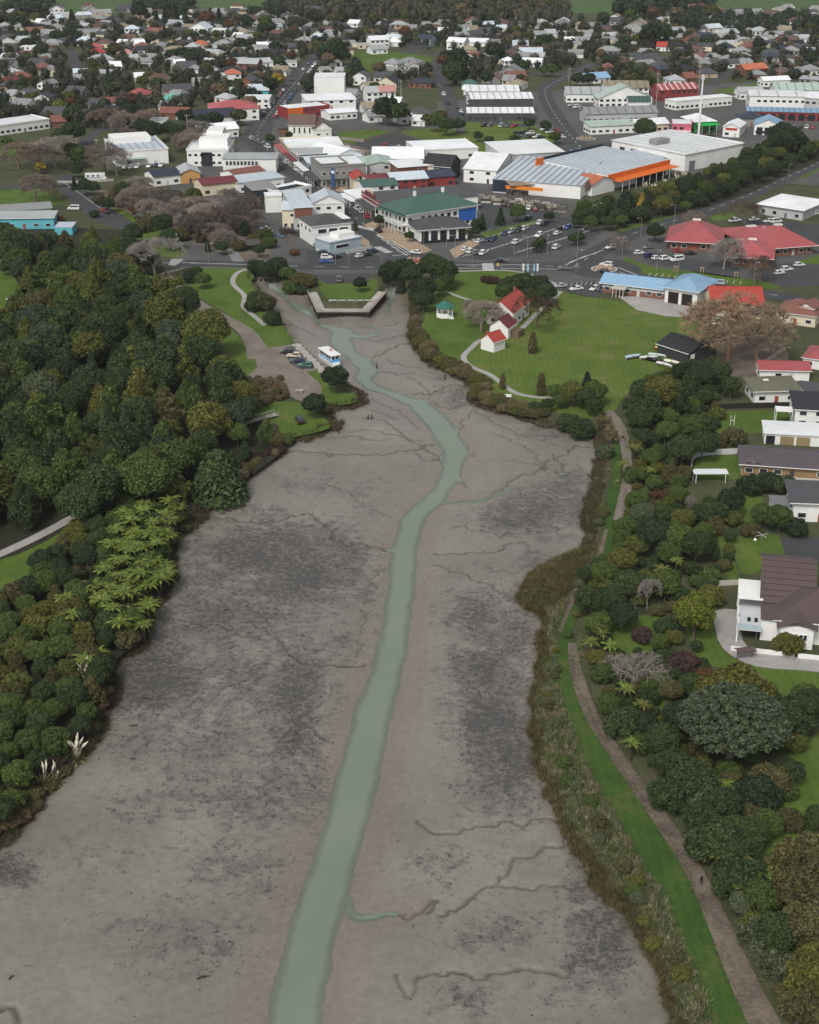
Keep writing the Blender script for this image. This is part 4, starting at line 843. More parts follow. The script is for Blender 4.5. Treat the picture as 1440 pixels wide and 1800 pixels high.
def building(A, B, D, h, roof='hip', rc='grey', wc='white', label=None, cat='building', name='building', pitch=None, o=None, win=3.2, near=False, storeys=None, door=True, strips=0, stripc=None, chimney=False, group=None, band=None, para=0, sides=True, wh=1.2, world=None, fascia=True):
    a = Vector(A) if world else P(*A); b = Vector(B) if world else P(*B)
    d = b - a; W = d.length; rz = math.atan2(d.y, d.x)
    pitch = pitch if pitch is not None else dict(hip=.42, gable=.42, gabley=.42, mono=.35, flat=0)[roof]
    o = o if o is not None else (.5 if roof != 'flat' else .1)
    e = empty(name, (a.x, a.y, LZ), rz)
    tag(e, label, cat, group)
    cx, cy = a.x + math.cos(rz) * W / 2 - math.sin(rz) * D / 2, a.y + math.sin(rz) * W / 2 + math.cos(rz) * D / 2
    m = max(1, round(max(W, D) / min(W, D)))
    for i in range(m):
        t = (i + .5) / m; lx, ly = (W * t, D / 2) if W > D else (W / 2, D * t)
        occ(a.x + math.cos(rz) * lx - math.sin(rz) * ly, a.y + math.sin(rz) * lx + math.cos(rz) * ly, min(W, D) * .62)
    # walls, with gable ends reaching to the roof
    vs = [(0, 0, -.3), (W, 0, -.3), (W, D, -.3), (0, D, -.3), (0, 0, h), (W, 0, h), (W, D, h), (0, D, h)]; fs = [(0, 1, 5, 4), (1, 2, 6, 5), (2, 3, 7, 6), (3, 0, 4, 7)]
    if roof == 'gable': vs += [(0, D / 2, h + (D / 2 + o) * pitch - .02), (W, D / 2, h + (D / 2 + o) * pitch - .02)]; fs += [(4, 8, 7), (5, 6, 9)]
    if roof == 'gabley': vs += [(W / 2, 0, h + (W / 2 + o) * pitch - .02), (W / 2, D, h + (W / 2 + o) * pitch - .02)]; fs += [(4, 5, 8), (6, 7, 9)]
    if roof == 'mono': r = (D + o) * pitch * .3; vs[6] = (W, D, h + r); vs[7] = (0, D, h + r)
    obj('wall', mesh('wall', vs, fs, 'paint'), e, color=WC[wc] if isinstance(wc, str) else wc)
    rcol = RC[rc] if isinstance(rc, str) else rc; k = rng.uniform(.88, 1.1); rcol = tuple(c * k for c in rcol)
    rv, rf = roof_mesh(W, D, h, roof, o, pitch)
    ro = obj('roof', mesh('roof', rv, rf, 'roof'), e, color=rcol)
    if para:
        for nm, c, s in (('parapet', (W / 2, -.12, h + para / 2), (W + .5, .25, para)), ('parapet', (-.12, D / 2, h + para / 2 - .01), (.25, D - .3, para)), ('parapet', (W + .12, D / 2, h + para / 2 - .01), (.25, D - .3, para))): box(e, nm, c, s, WC[wc] if isinstance(wc, str) else wc)
    if near and fascia and roof in ('hip', 'gable', 'mono', 'gabley'): box(e, 'gutter', (W / 2, -o - .06, h + .06), (W + 2 * o + .1, .12, .16), WHITE)
    if near and roof in ('gable', 'hip') and W > D:
        s = 0 if roof == 'gable' else D / 2 + o
        box(ro, 'ridge_cap', (W / 2, D / 2, h + (D / 2 + o) * pitch + .2), (W + 2 * o - 2 * s + .2, .3, .08), tuple(c * .8 for c in rcol), 'roof')
    if strips:
        for i in range(strips):
            y0, y1 = (-o + .05, D / 2) if roof == 'gable' else (-o + .05, D + o - .05); x = W * (i + .5) / strips; w2 = .45
            if roof == 'gabley':
                yy = D * (i + .5) / strips; q = [(-o, yy - w2), (-o, yy + w2), (W / 2, yy + w2), (W / 2, yy - w2)]
            else: q = [(x - w2, y0), (x + w2, y0), (x + w2, y1), (x - w2, y1)]
            z = [roof_z(u_, v_, W, D, h, roof, o, pitch) + .03 for u_, v_ in q]
            if roof == 'gable': z[2] = z[3] = h + (D / 2 + o) * pitch + .2
            obj('skylight_strip', mesh('skylight_strip', [(u_, v_, zz) for (u_, v_), zz in zip(q, z)], [(0, 1, 2, 3)], 'roof'), ro, color=stripc or tuple(min(1, c * .62) for c in rcol))
    # windows and doors on the three sides that can be seen
    st = storeys or (1 if h < 5 else 2)
    def face(n_len, place):
        n = int(n_len / win)
        for s in range(st):
            zc = 1.55 + s * (h / st)
            for i in range(n):
                t = n_len * (i + .5) / n
                if s == 0 and door and i == n // 2 and place is front: continue
                if rng.random() < .12: continue
                ww = min(1.9, n_len / n * .62); place(t, zc, ww, wh)
    def win_at(c, size, rot=0):
        if near:
            f = box(e, 'window', c, size, (.7, .7, .68)); s = .86
            k_ = 1.4; box(f, 'pane', (0, 0, 0), (s if size[0] > size[1] else k_, k_ if size[0] > size[1] else s, .84), None, 'glass')
        else: box(e, 'window', c, size, None, 'glass')
    def front(t, z, w, hh): win_at((t, -.03, z), (w, .09, hh))
    def left(t, z, w, hh): win_at((-.03, t, z), (.09, w, hh))
    def right(t, z, w, hh): win_at((W + .03, t, z), (.09, w, hh))
    if win:
        face(W, front)
        if sides:
            if cx > 0: face(D, left)
            else: face(D, right)
        if door: box(e, 'door', (W * (int(W / win) // 2 + .5) / max(1, int(W / win)), -.05, 1.02), (1.0, .1, 2.05), rng.choice([(.05, .05, .06), (.3, .08, .06), (.12, .15, .18), (.5, .5, .48)]))
    if chimney:
        box(ro, 'chimney', (W * .3, D * .55, h + .5 * min(W, D) * pitch + .5), (.7, .7, 1.6), WC['brick'])
    if band: box(e, 'fascia_band', (W / 2, -.3, h - band[1] / 2 + .3), (W + .6, .5, band[1]), band[0])
    return e, W, D
def awning(e, W, h, dep, col, posts=0, x0=0, mm='roof'):
    vs = [(x0, -dep, h - .25), (W, -dep, h - .25), (W, -.02, h), (x0, -.02, h), (x0, -dep, h - .13), (W, -dep, h - .13), (W, -.02, h + .12), (x0, -.02, h + .12)]
    r = obj('awning', mesh('awning', vs, [(3, 2, 1, 0), (4, 5, 6, 7), (0, 1, 5, 4), (1, 2, 6, 5), (3, 0, 4, 7)], mm), e, color=col)
    for i in range(posts): box(e, 'post', (x0 + (W - x0) * (i + .5) / posts, -dep + .15, (h - .2) / 2), (.14, .14, h - .2), WHITE)
    return r
# ================= roads, yards and open ground of the town
sheet('town_paving', [(290, 470), (330, 400), (300, 330), (330, 300), (420, 250), (430, 215), (470, 175), (560, 150), (640, 165), (700, 200), (760, 180), (960, 160), (1150, 150), (1500, 140), (1520, 330), (1330, 320), (1180, 300), (1040, 330), (1000, 380), (1060, 400), (1100, 415), (1330, 400), (1480, 400), (1480, 480), (1330, 505), (1120, 490), (980, 510), (820, 478), (560, 482)], 'oldasphalt', .008)
ROAD = []
def road(px, w, n=5, m='asphalt', lift=.05):
    pts = [P(*q) for q in px]; ROAD.append(([(p.x, p.y) for p in pts], w))
    for a_, b_, i_ in zip(pts, pts[1:], range(99)):
        wd = (w[i_] if isinstance(w, list) else w) / 2; k_ = int((b_ - a_).length / 5) + 1
        for j_ in range(k_): q_ = a_ + (b_ - a_) * (j_ / k_); occ(q_.x, q_.y, wd)
    r = ribbon('road', px, w, m, lift, n); return r
def dashes(r, px, step=9, L=3, w=.16, lift=.07, off=0, col='marking', n=5):
    s = smooth([(P(*q).x, P(*q).y) for q in px], n); acc = 0; nxt = 2; 
    for i in range(len(s) - 1):
        a, b = s[i], s[i + 1]; d = b - a; l = np.hypot(*d); t = d / (l + 1e-9)
        while acc + l > nxt:
            p = a + t * (nxt - acc) + np.array([-t[1], t[0]]) * off; box(r, 'lane_marking', (p[0], p[1], LZ + lift), (L, w, .01), None, 'marking', math.atan2(t[1], t[0])); nxt += step
        acc += l
MAIN = [(735, 462), (690, 432), (645, 398), (600, 362), (560, 330), (525, 303), (490, 277), (462, 257), (452, 240), (460, 220), (478, 196), (500, 168), (525, 138), (548, 112), (566, 92)]
main_street = r = road(MAIN, [13, 12, 12, 12, 12, 13, 13, 14, 14, 14, 14, 14, 14, 13, 12]); dashes(r, MAIN, 10, 3.5, .2)
CROSS = [(-100, 330), (60, 327), (115, 326)]
road([(-100, 332), (60, 328), (112, 325), (150, 318)], 7); 
rr = road([(112, 326), (140, 345), (168, 368), (200, 388), (235, 405)], [9, 10, 12, 12, 6])
FRONT = [(285, 462), (350, 463), (450, 466), (560, 469), (680, 470), (760, 468), (860, 468), (960, 468), (1060, 472), (1120, 487), (1200, 497), (1300, 510), (1380, 522), (1500, 545)]
r = road(FRONT, [8, 8, 8, 8, 9, 10, 10, 11, 14, 9, 9, 9, 9, 9], lift=.054); dashes(r, FRONT, 9, 3, .2, .075)
UPR = [(1010, 468), (1060, 438), (1110, 412), (1170, 393), (1240, 372), (1310, 345), (1370, 318), (1420, 295), (1500, 255)]
r = road(UPR, 9, lift=.058); dashes(r, UPR, 9, 3.5, .2, .08)
MID = [(768, 108), (776, 140), (788, 172), (800, 200), (815, 210), (870, 215), (935, 222)]
road(MID, 8); RGT = [(1040, 112), (1010, 128), (975, 145), (958, 160), (966, 185), (985, 215), (1008, 245), (1030, 262), (1085, 270)]
r = road(RGT, 9); dashes(r, RGT, 10, 3.5, .25); road([(1008, 246), (965, 258), (920, 268), (870, 262)], 9, lift=.056)
road([(566, 92), (590, 76), (625, 62), (660, 50)], 9); road([(440, 250), (380, 232), (300, 232), (190, 226), (150, 250), (130, 285), (112, 325)], 7, lift=.046)
road([(125, 130), (132, 100), (122, 88)], 8); road([(1250, 150), (1300, 120), (1440, 110)], 8); road([(660, 140), (770, 130), (880, 128), (1010, 128)], 7, lift=.044); road([(700, 88), (770, 96), (900, 78), (960, 72)], 9, lift=.044)
# roundabouts
def roundabout(u, v, r, col, where):
    p = P(u, v); e = empty('roundabout_island', (p.x, p.y, LZ + .06)); vs, fs = [], []
    n = 24
    for j, (rr_, z) in enumerate(((r, 0), (r, .18), (r * .8, .3), (0.01, .35))):
        for i in range(n): vs.append((rr_ * math.cos(6.2832 * i / n), rr_ * math.sin(6.2832 * i / n), z))
        if j:
            for i in range(n): a = (j - 1) * n; fs.append((a + i, a + (i + 1) % n, a + n + (i + 1) % n, a + n + i))
    tag(e, f'round traffic island {where}', 'traffic island'); obj('kerb', mesh('island', vs, fs, 'plain'), e, color=col)
    vs, fs = [], []
    for i in range(n):
        a, b = 6.2832 * i / n, 6.2832 * (i + 1) / n; k = len(vs); vs += [((r + .5) * math.cos(a), (r + .5) * math.sin(a), .03), ((r + .9) * math.cos(a), (r + .9) * math.sin(a), .03), ((r + .9) * math.cos(b), (r + .9) * math.sin(b), .03), ((r + .5) * math.cos(b), (r + .5) * math.sin(b), .03)]; fs.append((k, k + 1, k + 2, k + 3))
    obj('ring_marking', mesh('ring', vs, fs, 'marking'), e)
    for i in range(8): a = 6.28 * i / 8; box(e, 'timber_post', (r * .62 * math.cos(a), r * .62 * math.sin(a), .8), (.22, .22, 1.3), (.55, .35, .2))
disc = lambda u, v, r, m, lift: sheet('road', [(P(u, v).x + r * math.cos(i * .3142), P(u, v).y + r * math.sin(i * .3142)) for i in range(20)], m, lift, world=True)
disc(1062, 472, 13, 'asphalt', .062); roundabout(1062, 473, 3.6, C('a08b78'), 'with timber posts beside the fire station')
disc(726, 459, 11, 'asphalt', .066); roundabout(728, 459, 3.2, C('8a4a3a'), 'with red brick centre at the foot of the main street')
roundabout(1030, 244, 4, C('7a7a60'), 'planted, on the far road junction')
# car parks and yards
sheet('car_park', [(800, 452), (842, 428), (880, 410), (920, 388), (968, 380), (1040, 388), (1066, 402), (1045, 420), (1000, 436), (930, 448), (850, 458)], 'asphalt', .03)
sheet('yard', [(840, 352), (900, 350), (1000, 360), (985, 380), (915, 392), (870, 405), (845, 392)], 'asphalt', .034)
sheet('car_park', [(600, 258), (650, 245), (700, 232), (748, 250), (745, 288), (680, 278), (640, 268)], 'asphalt', .036)
sheet('car_park', [(540, 440), (620, 440), (665, 450), (672, 466), (545, 466), (535, 452)], 'asphalt', .038)
sheet('forecourt', [(1085, 520), (1130, 522), (1240, 530), (1235, 545), (1215, 558), (1170, 556), (1120, 545)], 'concrete', .04)
sheet('car_park', [(1130, 440), (1190, 450), (1260, 462), (1300, 470), (1300, 490), (1230, 480), (1140, 462)], 'asphalt', .042)
sheet('car_park', [(1330, 470), (1440, 455), (1500, 470), (1500, 500), (1380, 505), (1340, 495)], 'asphalt', .044); sheet('car_park', [(1290, 380), (1440, 395), (1480, 420), (1440, 430), (1320, 405)], 'asphalt', .046); sheet('car_park', [(985, 500), (1060, 492), (1075, 505), (1050, 522), (990, 512)], 'asphalt', .048); sheet('car_park', [(970, 262), (1075, 250), (1090, 275), (1000, 290)], 'asphalt', .036)
sheet('footway', [(640, 395), (668, 385), (700, 408), (760, 440), (735, 448), (700, 432), (665, 412)], 'paving', .057); sheet('footway', [(552, 316), (562, 308), (612, 330), (600, 338), (570, 332)], 'paving', .057); sheet('footway', [(598, 340), (616, 338), (640, 360), (630, 368)], 'paving', .057); sheet('footway', [(632, 412), (650, 425), (648, 440), (636, 436)], 'paving', .059); sheet('footway', [(790, 440), (830, 420), (850, 424), (800, 455)], 'paving', .059)
sheet('bark_bank', [(560, 252), (600, 248), (655, 265), (640, 278), (590, 268)], 'dirt', .042)
for i, (q, m) in enumerate([([(495, 240), (585, 240), (600, 232), (668, 228), (690, 238), (640, 250), (590, 256), (530, 262)], 'lawn'), ([(820, 215), (900, 210), (955, 228), (975, 250), (930, 262), (870, 248), (820, 240)], 'meadow'), ([(700, 232), (790, 225), (860, 258), (850, 272), (760, 250)], 'meadow'), ([(845, 410), (935, 388), (940, 394), (860, 420)], 'lawn'),
    ([(615, 92), (660, 90), (740, 95), (760, 108), (690, 110), (650, 130), (622, 118)], 'lawn'), ([(0, 335), (85, 332), (110, 355), (60, 365), (-40, 365)], 'lawn'), ([(150, 240), (230, 215), (240, 235), (190, 262), (155, 262)], 'ground'), ([(140, 350), (190, 355), (250, 390), (290, 410), (330, 445), (290, 452), (240, 420), (180, 380)], 'meadow'), ([(1100, 452), (1150, 470), (1230, 478), (1320, 492), (1370, 500), (1350, 508), (1220, 494), (1110, 480), (1085, 470)], 'lawn'),
    ([(1090, 402), (1180, 378), (1190, 384), (1130, 402), (1100, 410)], 'lawn'), ([(1250, 380), (1290, 374), (1285, 384), (1255, 388)], 'lawn'), ([(1250, 160), (1340, 145), (1345, 155), (1290, 165)], 'lawn'), ([(985, 80), (1095, 74), (1098, 88), (1010, 98)], 'lawn'), ([(60, 268), (140, 262), (140, 300), (90, 305)], 'ground'), ([(0, 262), (30, 258), (30, 270), (0, 275)], 'lawn'), ([(800, 470), (905, 470), (905, 476), (790, 478)], 'lawn'), ([(1390, 305), (1420, 285), (1445, 280), (1440, 300), (1395, 318)], 'lawn'), ([(1400, 460), (1480, 440), (1480, 458), (1430, 465)], 'lawn'), ([(720, 150), (735, 130), (760, 140), (770, 190), (745, 190)], 'ground')]): sheet('grass_verge', q, m, .03 + .0015 * i, 2)
for x in np.linspace(0, 1, 9): p = P(690 + 0 * x, 0); 
# parking bays, crossings, arrows
def bays(parent, a, b, n, L, ang, w=.14, lift=.06):
    a, b = P(*a), P(*b)
    for i in range(n + 1): p = a + (b - a) * (i / n); box(parent, 'bay_marking', (p.x + math.cos(R(ang)) * L / 2, p.y + math.sin(R(ang)) * L / 2, LZ + lift), (L, w, .01), None, 'marking', R(ang))
cp = sheet('car_park', [(838, 450), (900, 445), (905, 448), (850, 453)], 'asphalt', .05)
for a, b, n in [((850, 443), (1000, 396), 24), ((905, 446), (1045, 404), 22), ((875, 412), (935, 394), 8), ((812, 452), (850, 444), 6)]: bays(cp, a, b, n, 5, 62)
bays(cp, (1140, 485), (1300, 500), 14, 4, 70); bays(cp, (1255, 505), (1340, 512), 9, 4.5, 250, .14, .09); bays(cp, (985, 505), (1055, 500), 8, 4.5, 75); bays(cp, (325, 470), (290, 478), 6, 4.5, 250, .14, .05)
def zebra(u, v, ang, n, L, w=.55, gap=1.1, lift=.085):
    p = P(u, v); e = tag(empty('zebra_crossing', (p.x, p.y, LZ), R(ang)), 'white striped pedestrian crossing ' + ('by the tan paving of the main street' if v < 430 else 'beside the brick traffic island' if u < 700 else 'on the front road at the car park entrance'), 'crossing')
    for i in range(n): box(e, 'stripe', ((i - n / 2) * gap, 0, lift), (w, L, .012), None, 'marking')
zebra(647, 402, -40, 10, 3.4); zebra(675, 440, -60, 9, 3, lift=.1); zebra(858, 469, 90, 9, 4, lift=.1)
hatch = main_street
for i in range(5): a = P(668 + 9 * i, 417 + 6.5 * i); box(hatch, 'lane_marking', (a.x, a.y, LZ + .11), (5.5, .35, .012), None, 'marking', R(-58)); 
for a, b in [((664, 412), (718, 446)), ((690, 424), (722, 444)), ((690, 450), (722, 447)), ((985, 470), (1030, 450)), ((1085, 470), (1120, 484)), ((800, 466), (850, 466)), ((880, 466), (935, 466)), ((320, 462), (420, 465)), ((1000, 462), (1060, 440)), ((800, 472), (850, 472)), ((880, 472), (1000, 474))]:
    a, b = P(*a), P(*b); d = b - a; box(hatch, 'lane_marking', ((a.x + b.x) / 2, (a.y + b.y) / 2, LZ + .105), (d.length, .28, .012), None, 'marking', math.atan2(d.y, d.x))
for px, off in [((305, 457), 0), ((312, 458), 0)]: pass
sheet('median_strip', [(296, 466), (302, 456), (320, 455), (322, 458), (308, 468)], 'concrete', .1)
ribbon('kerb', [(556, 476), (680, 477), (800, 477), (905, 476)], .3, 'concrete', .13); ribbon('kerb', [(320, 470), (440, 473)], .3, 'concrete', .13); ribbon('kerb', [(113, 322), (140, 340), (170, 362), (198, 378)], .4, 'concrete', .13); ribbon('footway', [(690, 476), (800, 477), (905, 477), (980, 500)], 1.6, 'concrete', .06)
# ================= named buildings of the town centre
NB = []
def nb(*a, **k): e = building(*a, **k); NB.append(e); return e
nb((-30, 404), (96, 402), 9, 4.2, 'mono', 'lgrey', 'teal', 'long turquoise building with pale sloping roof behind the bush', near=True, pitch=.2, win=4)
nb((97, 413), (128, 413), 8, 2.8, 'flat', 'pale', 'teal', 'small bright turquoise block beside the long turquoise building', win=0)
nb((-20, 388), (92, 380), 12, 3.2, 'gable', 'grey', 'lgrey', 'low grey-roofed building behind the turquoise one', pitch=.15)
e, w, d = nb((205, 293), (297, 287), 34, 6.5, 'flat', 'pale', 'white', 'large white community hall with flat pale roof', win=9, wh=1.0, storeys=1, para=.6, strips=7)
box(e, 'upper_block', (w * .45, d * .78, 7.5), (w * .75, d * .4, 3.4), WHITE); awning(e, w * .55, 3.6, 3, RC['sage'])
e, w, d = nb((330, 292), (402, 292), 26, 7, 'flat', 'white', 'white', 'white two-storey building with a dark glass entrance', win=2.6, near=True, para=.8)
box(e, 'upper_block', (w * .6, d * .6, 9), (w * .7, d * .6, 3.6), WHITE); box(e, 'upper_block', (w * .55, d * 1.1, 9.5), (w * .4, d * .5, 5), WHITE); box(e, 'entrance_glazing', (w * .48, -.1, 3.2), (5, .3, 6.2), None, 'glass')
e, w, d = nb((393, 305), (486, 305), 14, 6.5, 'hip', 'lgrey', 'white', 'white building with a long band of upper windows', win=0, pitch=.12)
for i in range(9): f = box(e, 'window', (1.5 + i * (w * .62) / 9 + .6, -.04, 4.6), (1.5, .12, 1.8), (.3, .3, .3)); box(f, 'pane', (0, -.1, 0), (.8, 1, .85), None, 'glass')
for i in range(10): box(e, 'pilaster', (1.0 + i * (w * .62) / 9, -.2, 4.2), (.4, .35, 3.4), WHITE)
nb((272, 328), (318, 323), 12, 4, 'gable', 'navy', 'white', 'white shed with dark navy roof beside the stream trees', pitch=.3)
nb((318, 323), (353, 321), 14, 4.2, 'gabley', 'lgrey', 'ochre', 'ochre gable-fronted shed with pale roof', pitch=.4, win=5)
nb((358, 345), (418, 339), 12, 4.6, 'gable', 'maroon', 'cream', 'cream building with maroon roof behind the leafless trees', pitch=.25)
nb((418, 330), (470, 322), 14, 4.6, 'gable', 'rust', 'white', 'white shop with rust-red roof behind the maroon-roofed one', pitch=.25)
nb((418, 340), (500, 330), 11, 4.4, 'mono', 'pale', 'white', 'long low white building with pale blue roof', pitch=.2, win=5)
nb((446, 362), (488, 358), 12, 6.2, 'mono', 'grey', 'charcoal', 'charcoal two-storey building with grey sloping roof', pitch=.2)
nb((468, 374), (496, 373), 7, 6.4, 'flat', 'white', 'white', 'plain white flat-roofed block behind the shops', win=0, para=.5)
e, w, d = nb((490, 364), (548, 352), 11, 5.6, 'flat', 'white', 'white', 'white shop with dark recessed roof deck', win=4, para=.9)
box(e, 'roof_deck', (w * .55, d * .4, 5.9), (w * .7, d * .5, .2), BLACK)
nb((497, 402), (520, 402), 16, 7.4, 'gable', 'pale', 'cream', 'narrow cream two-storey building with rusty balcony', near=True, pitch=.15, win=2.4)
e, w, d = nb((518, 404), (551, 402), 24, 8.4, 'mono', 'pale', 'lgrey', 'grey building with a brick-red upper front', near=True, pitch=.2, win=3.4, storeys=1, sides=False)
box(e, 'brick_panel', (w / 2, -.1, 6.4), (w * .92, .2, 3.6), WC['brick'])
e, w, d = nb((551, 389), (606, 387), 13, 7.0, 'gabley', 'pale', 'white', 'white building with pale blue gambrel roof on the main street', near=True, pitch=.45, win=4)
e, w, d = nb((551, 433), (618, 426), 15, 7.4, 'hip', 'dark', 'white', 'white two-storey corner building with dark hipped roof and wide upper windows', near=True, win=0, pitch=.3, door=False)
for i in range(3): f = box(e, 'window', (w * (.24 + .28 * i), -.05, 5.3), (3.4, .12, 1.7), (.75, .75, .73)); box(f, 'pane', (0, -.12, 0), (.93, 1, .84), None, 'glass')
for i in range(3): f = box(e, 'window', (-.05, d * (.2 + .3 * i), 5.3), (.12, 1.6, 1.5), (.75, .75, .73)); box(f, 'pane', (-.1, 0, 0), (1, .9, .84), None, 'glass')
box(e, 'shop_window', (w * .5, -.05, 1.5), (w * .5, .12, 1.9), None, 'glass'); box(e, 'white_roof_panel', (w * .9, d * .4, 8.9), (3, d * .7, .3), WHITE)
e, w, d = nb((580, 449), (636, 438), 9, 4.4, 'flat', 'white', 'blue', 'small pale blue flat-roofed shop on the front corner', near=True, win=0, para=.4)
f = box(e, 'window', (w * .4, -.05, 2.6), (w * .45, .12, 1.5), (.8, .8, .8)); box(f, 'pane', (0, -.15, 0), (.92, 1, .8), None, 'glass'); box(e, 'rooftop_room', (w * .65, d * .55, 5.4), (w * .5, d * .6, 1.8), WHITE)
box(e, 'garden_wall', (w * .8, -2.2, .7), (w * .8, .3, 1.4), WC['lgrey'])
# right side of the main street
SH = [((492, 264), (508, 280), 'white', 'cream', 'red'), ((509, 281), (525, 295), 'lgrey', 'white', 'maroon'), ((526, 296), (545, 312), 'pale', 'dark', 'white')]
for i, (a, b, rc, wc, aw) in enumerate(SH):
    e, w, d = nb(a, b, 26, 5.2, 'gabley', rc, wc, ['cream shop with white roof and red verandah at the top of the shop row', 'white shop with light grey roof and maroon verandah in the shop row', 'dark grey shop with pale roof beside the grey corner building'][i], pitch=.16, win=3, para=.8); awning(e, w, 3.1, 3, RC[aw], 8)
e, w, d = nb((547, 314), (565, 330), 20, 8.6, 'flat', 'white', 'grey', 'grey two-storey building along the main street above the tan paving', near=True, win=2.6, para=.9); awning(e, w, 3.3, 3, RC['dark'], 5)
e, w, d = nb((566, 329), (611, 326), 16, 9, 'flat', 'white', C('6f6a66'), 'grey-brown corner building with three large white upper windows', near=True, win=0, para=1.0)
for i in range(3): f = box(e, 'window', (w * (.2 + .3 * i), -.06, 6.6), (2.0, .14, 1.9), WHITE); [box(f, 'pane', (-.22 + .44 * j, -.15, 0), (.34, 1, .8), None, 'glass') for j in range(2)]
for i in range(4): box(e, 'pilaster', (w * (.04 + .305 * i), -.15, 6.4), (.5, .3, 4.6), C('8b8078'))
box(e, 'cornice', (w / 2, -.3, 8.3), (w + .8, .6, .35), C('8b8078')); box(e, 'shop_window', (w * .5, -.05, 1.5), (w * .8, .1, 2.2), None, 'glass'); awning(e, w, 3.4, 3.2, RC['dark'], 5)
nb((614, 315), (646, 314), 20, 6, 'gable', 'sage', 'white', 'white building with sage green roof behind the grey corner block', pitch=.15, win=4); nb((648, 312), (690, 311), 18, 5.6, 'gabley', 'sage', 'lgrey', 'light grey shop with sage roof and dark openings', pitch=.2, win=4)
nb((655, 298), (744, 298), 26, 4.8, 'gable', 'white', 'white', 'wide white-roofed hall with low gable below the asphalt car park', pitch=.22); nb((590, 296), (640, 288), 22, 5.6, 'gabley', 'white', 'white', 'white-roofed store behind the main street shops', pitch=.25)
e, w, d = nb((622, 339), (647, 338), 12, 5.4, 'gabley', 'bright', 'cream', 'cream cottage with bright red gable roof on the main street', near=True, pitch=.6, win=2.6, storeys=1)
box(e, 'gable_window', (w / 2, -.06, 6.2), (1.2, .12, 1.3), None, 'glass')
e, w, d = nb((605, 352), (630, 366), 12, 4, 'hip', 'white', 'white', 'white-roofed verandah shop on the corner below the red-roofed cottage', near=True, pitch=.25); awning(e, w, 3, 3, RC['white'], 4)
nb((648, 338), (690, 334), 12, 4.8, 'gable', 'maroon', 'white', 'white shop with maroon roof behind the bright red cottage', pitch=.2); nb((690, 338), (752, 334), 14, 5, 'gable', 'pale', 'red', 'red-walled building with long pale roof', pitch=.25)
nb((700, 319), (751, 315), 12, 6, 'mono', 'white', 'brick', 'red brick building with white roof', near=True, pitch=.2, win=5); nb((752, 330), (800, 326), 12, 4.2, 'gable', 'navy', 'red', 'low red-fronted workshop with blue-grey roof', pitch=.3)
nb((640, 350), (700, 346), 14, 5, 'gable', 'green', 'white', 'white building with dull green roof beside the long dark roof', pitch=.2, win=4)
e, w, d = nb((637, 364), (668, 384), 42, 5.8, 'gabley', 'dark', 'white', 'long building with dark roof and stepped maroon street front', near=True, pitch=.22, win=0, strips=0)
box(e, 'stepped_parapet', (w * .5, -.15, 6.4), (w * .6, .35, 3.2), RC['maroon']); box(e, 'stepped_parapet', (w * .5, -.16, 5.6), (w, .3, 2.6), RC['red']); box(e, 'stepped_parapet', (w * .5, -.17, 8.3), (w * .3, .3, 1.0), C('d0a98c')); awning(e, w, 3.4, 3.4, RC['dark'], 7)
box(e, 'shop_window', (w / 2, -.05, 1.5), (w * .8, .1, 2.2), None, 'glass')
for i in range(2): box(e, 'skylight', (w * .3, 10 + 16 * i, 6.9), (1.6, 4, .15), WHITE)
# the hotel
e, w, d = nb((715, 412), (838, 393), 19, 7.4, 'hip', 'green', 'white', 'white two-storey hotel with green hipped roof and verandahs', near=True, win=2.9, o=1.0, pitch=.4, wh=1.8)
for st in (0, 1):
    z = 3.5 if st == 0 else 7.2
    obj('verandah_roof' if st else 'balcony_floor', mesh('verandah', [(-2.4, -.1, z - .25), (0, -.1, z), (0, d, z), (-2.4, d, z - .25), (-2.4, -.1, z - .4), (-2.4, d, z - .4)], [(0, 1, 2, 3), (0, 3, 5, 4)], 'roof'), e, color=RC['green'] if st else WHITE)
for i in range(9):
    box(e, 'verandah_post', (-2.3, d * i / 8, 3.5), (.16, .16, 7), WHITE); 
    if i < 8: box(e, 'balcony_rail', (-2.3, d * (i + .5) / 8, 4.2), (.08, d / 8, .9), C('c9ccc9'))
box(e, 'hotel_balcony', (w * .2, -1.2, 3.6), (w * .4, 2.2, .2), WHITE); box(e, 'balcony_rail', (w * .2, -2.2, 4.2), (w * .4, .08, .9), C('c9ccc9'))
for i in range(6): box(e, 'verandah_post', (w * .4 * i / 5, -2.2, 1.9), (.16, .16, 3.8), WHITE)
box(e, 'blue_sign_wall', (w - 4.5, -.12, 4.2), (8, .2, 4.6), C('2f62b0'), 'plain')
for i in range(2): box(e, 'chimney', (w * (.3 + .4 * i), d / 2, 12.6), (.9, .9, 1.8), WHITE)
e, w, d = nb((737, 425), (822, 419), 14, 4.4, 'hip', 'dark', 'white', 'low black and white bar building with dark hipped roof beside the hotel', near=True, win=0, o=1.0, pitch=.35)
for i in range(5): box(e, 'glazing' if i % 2 else 'dark_panel', (w * (.12 + .19 * i), -.06, 1.9), (w * .14, .14, 3.6), BLACK if i % 2 == 0 else None, 'paint' if i % 2 == 0 else 'glass')
box(e, 'black_fence', (w * .45, -3.2, .5), (w * .9, .15, 1.0), BLACK); box(e, 'black_fence', (w * 1.0, -2.2, .6), (.2, 4, 1.3), BLACK)
e, w, d = nb((744, 314), (791, 318), 13, 5.8, 'gable', 'black', 'charcoal', 'charcoal gabled building with white-framed upper windows', near=True, pitch=.6, win=3.2, storeys=2); box(e, 'cream_wall_panel', (w * .2, -.06, 3.3), (w * .38, .12, 6.5), CREAM)
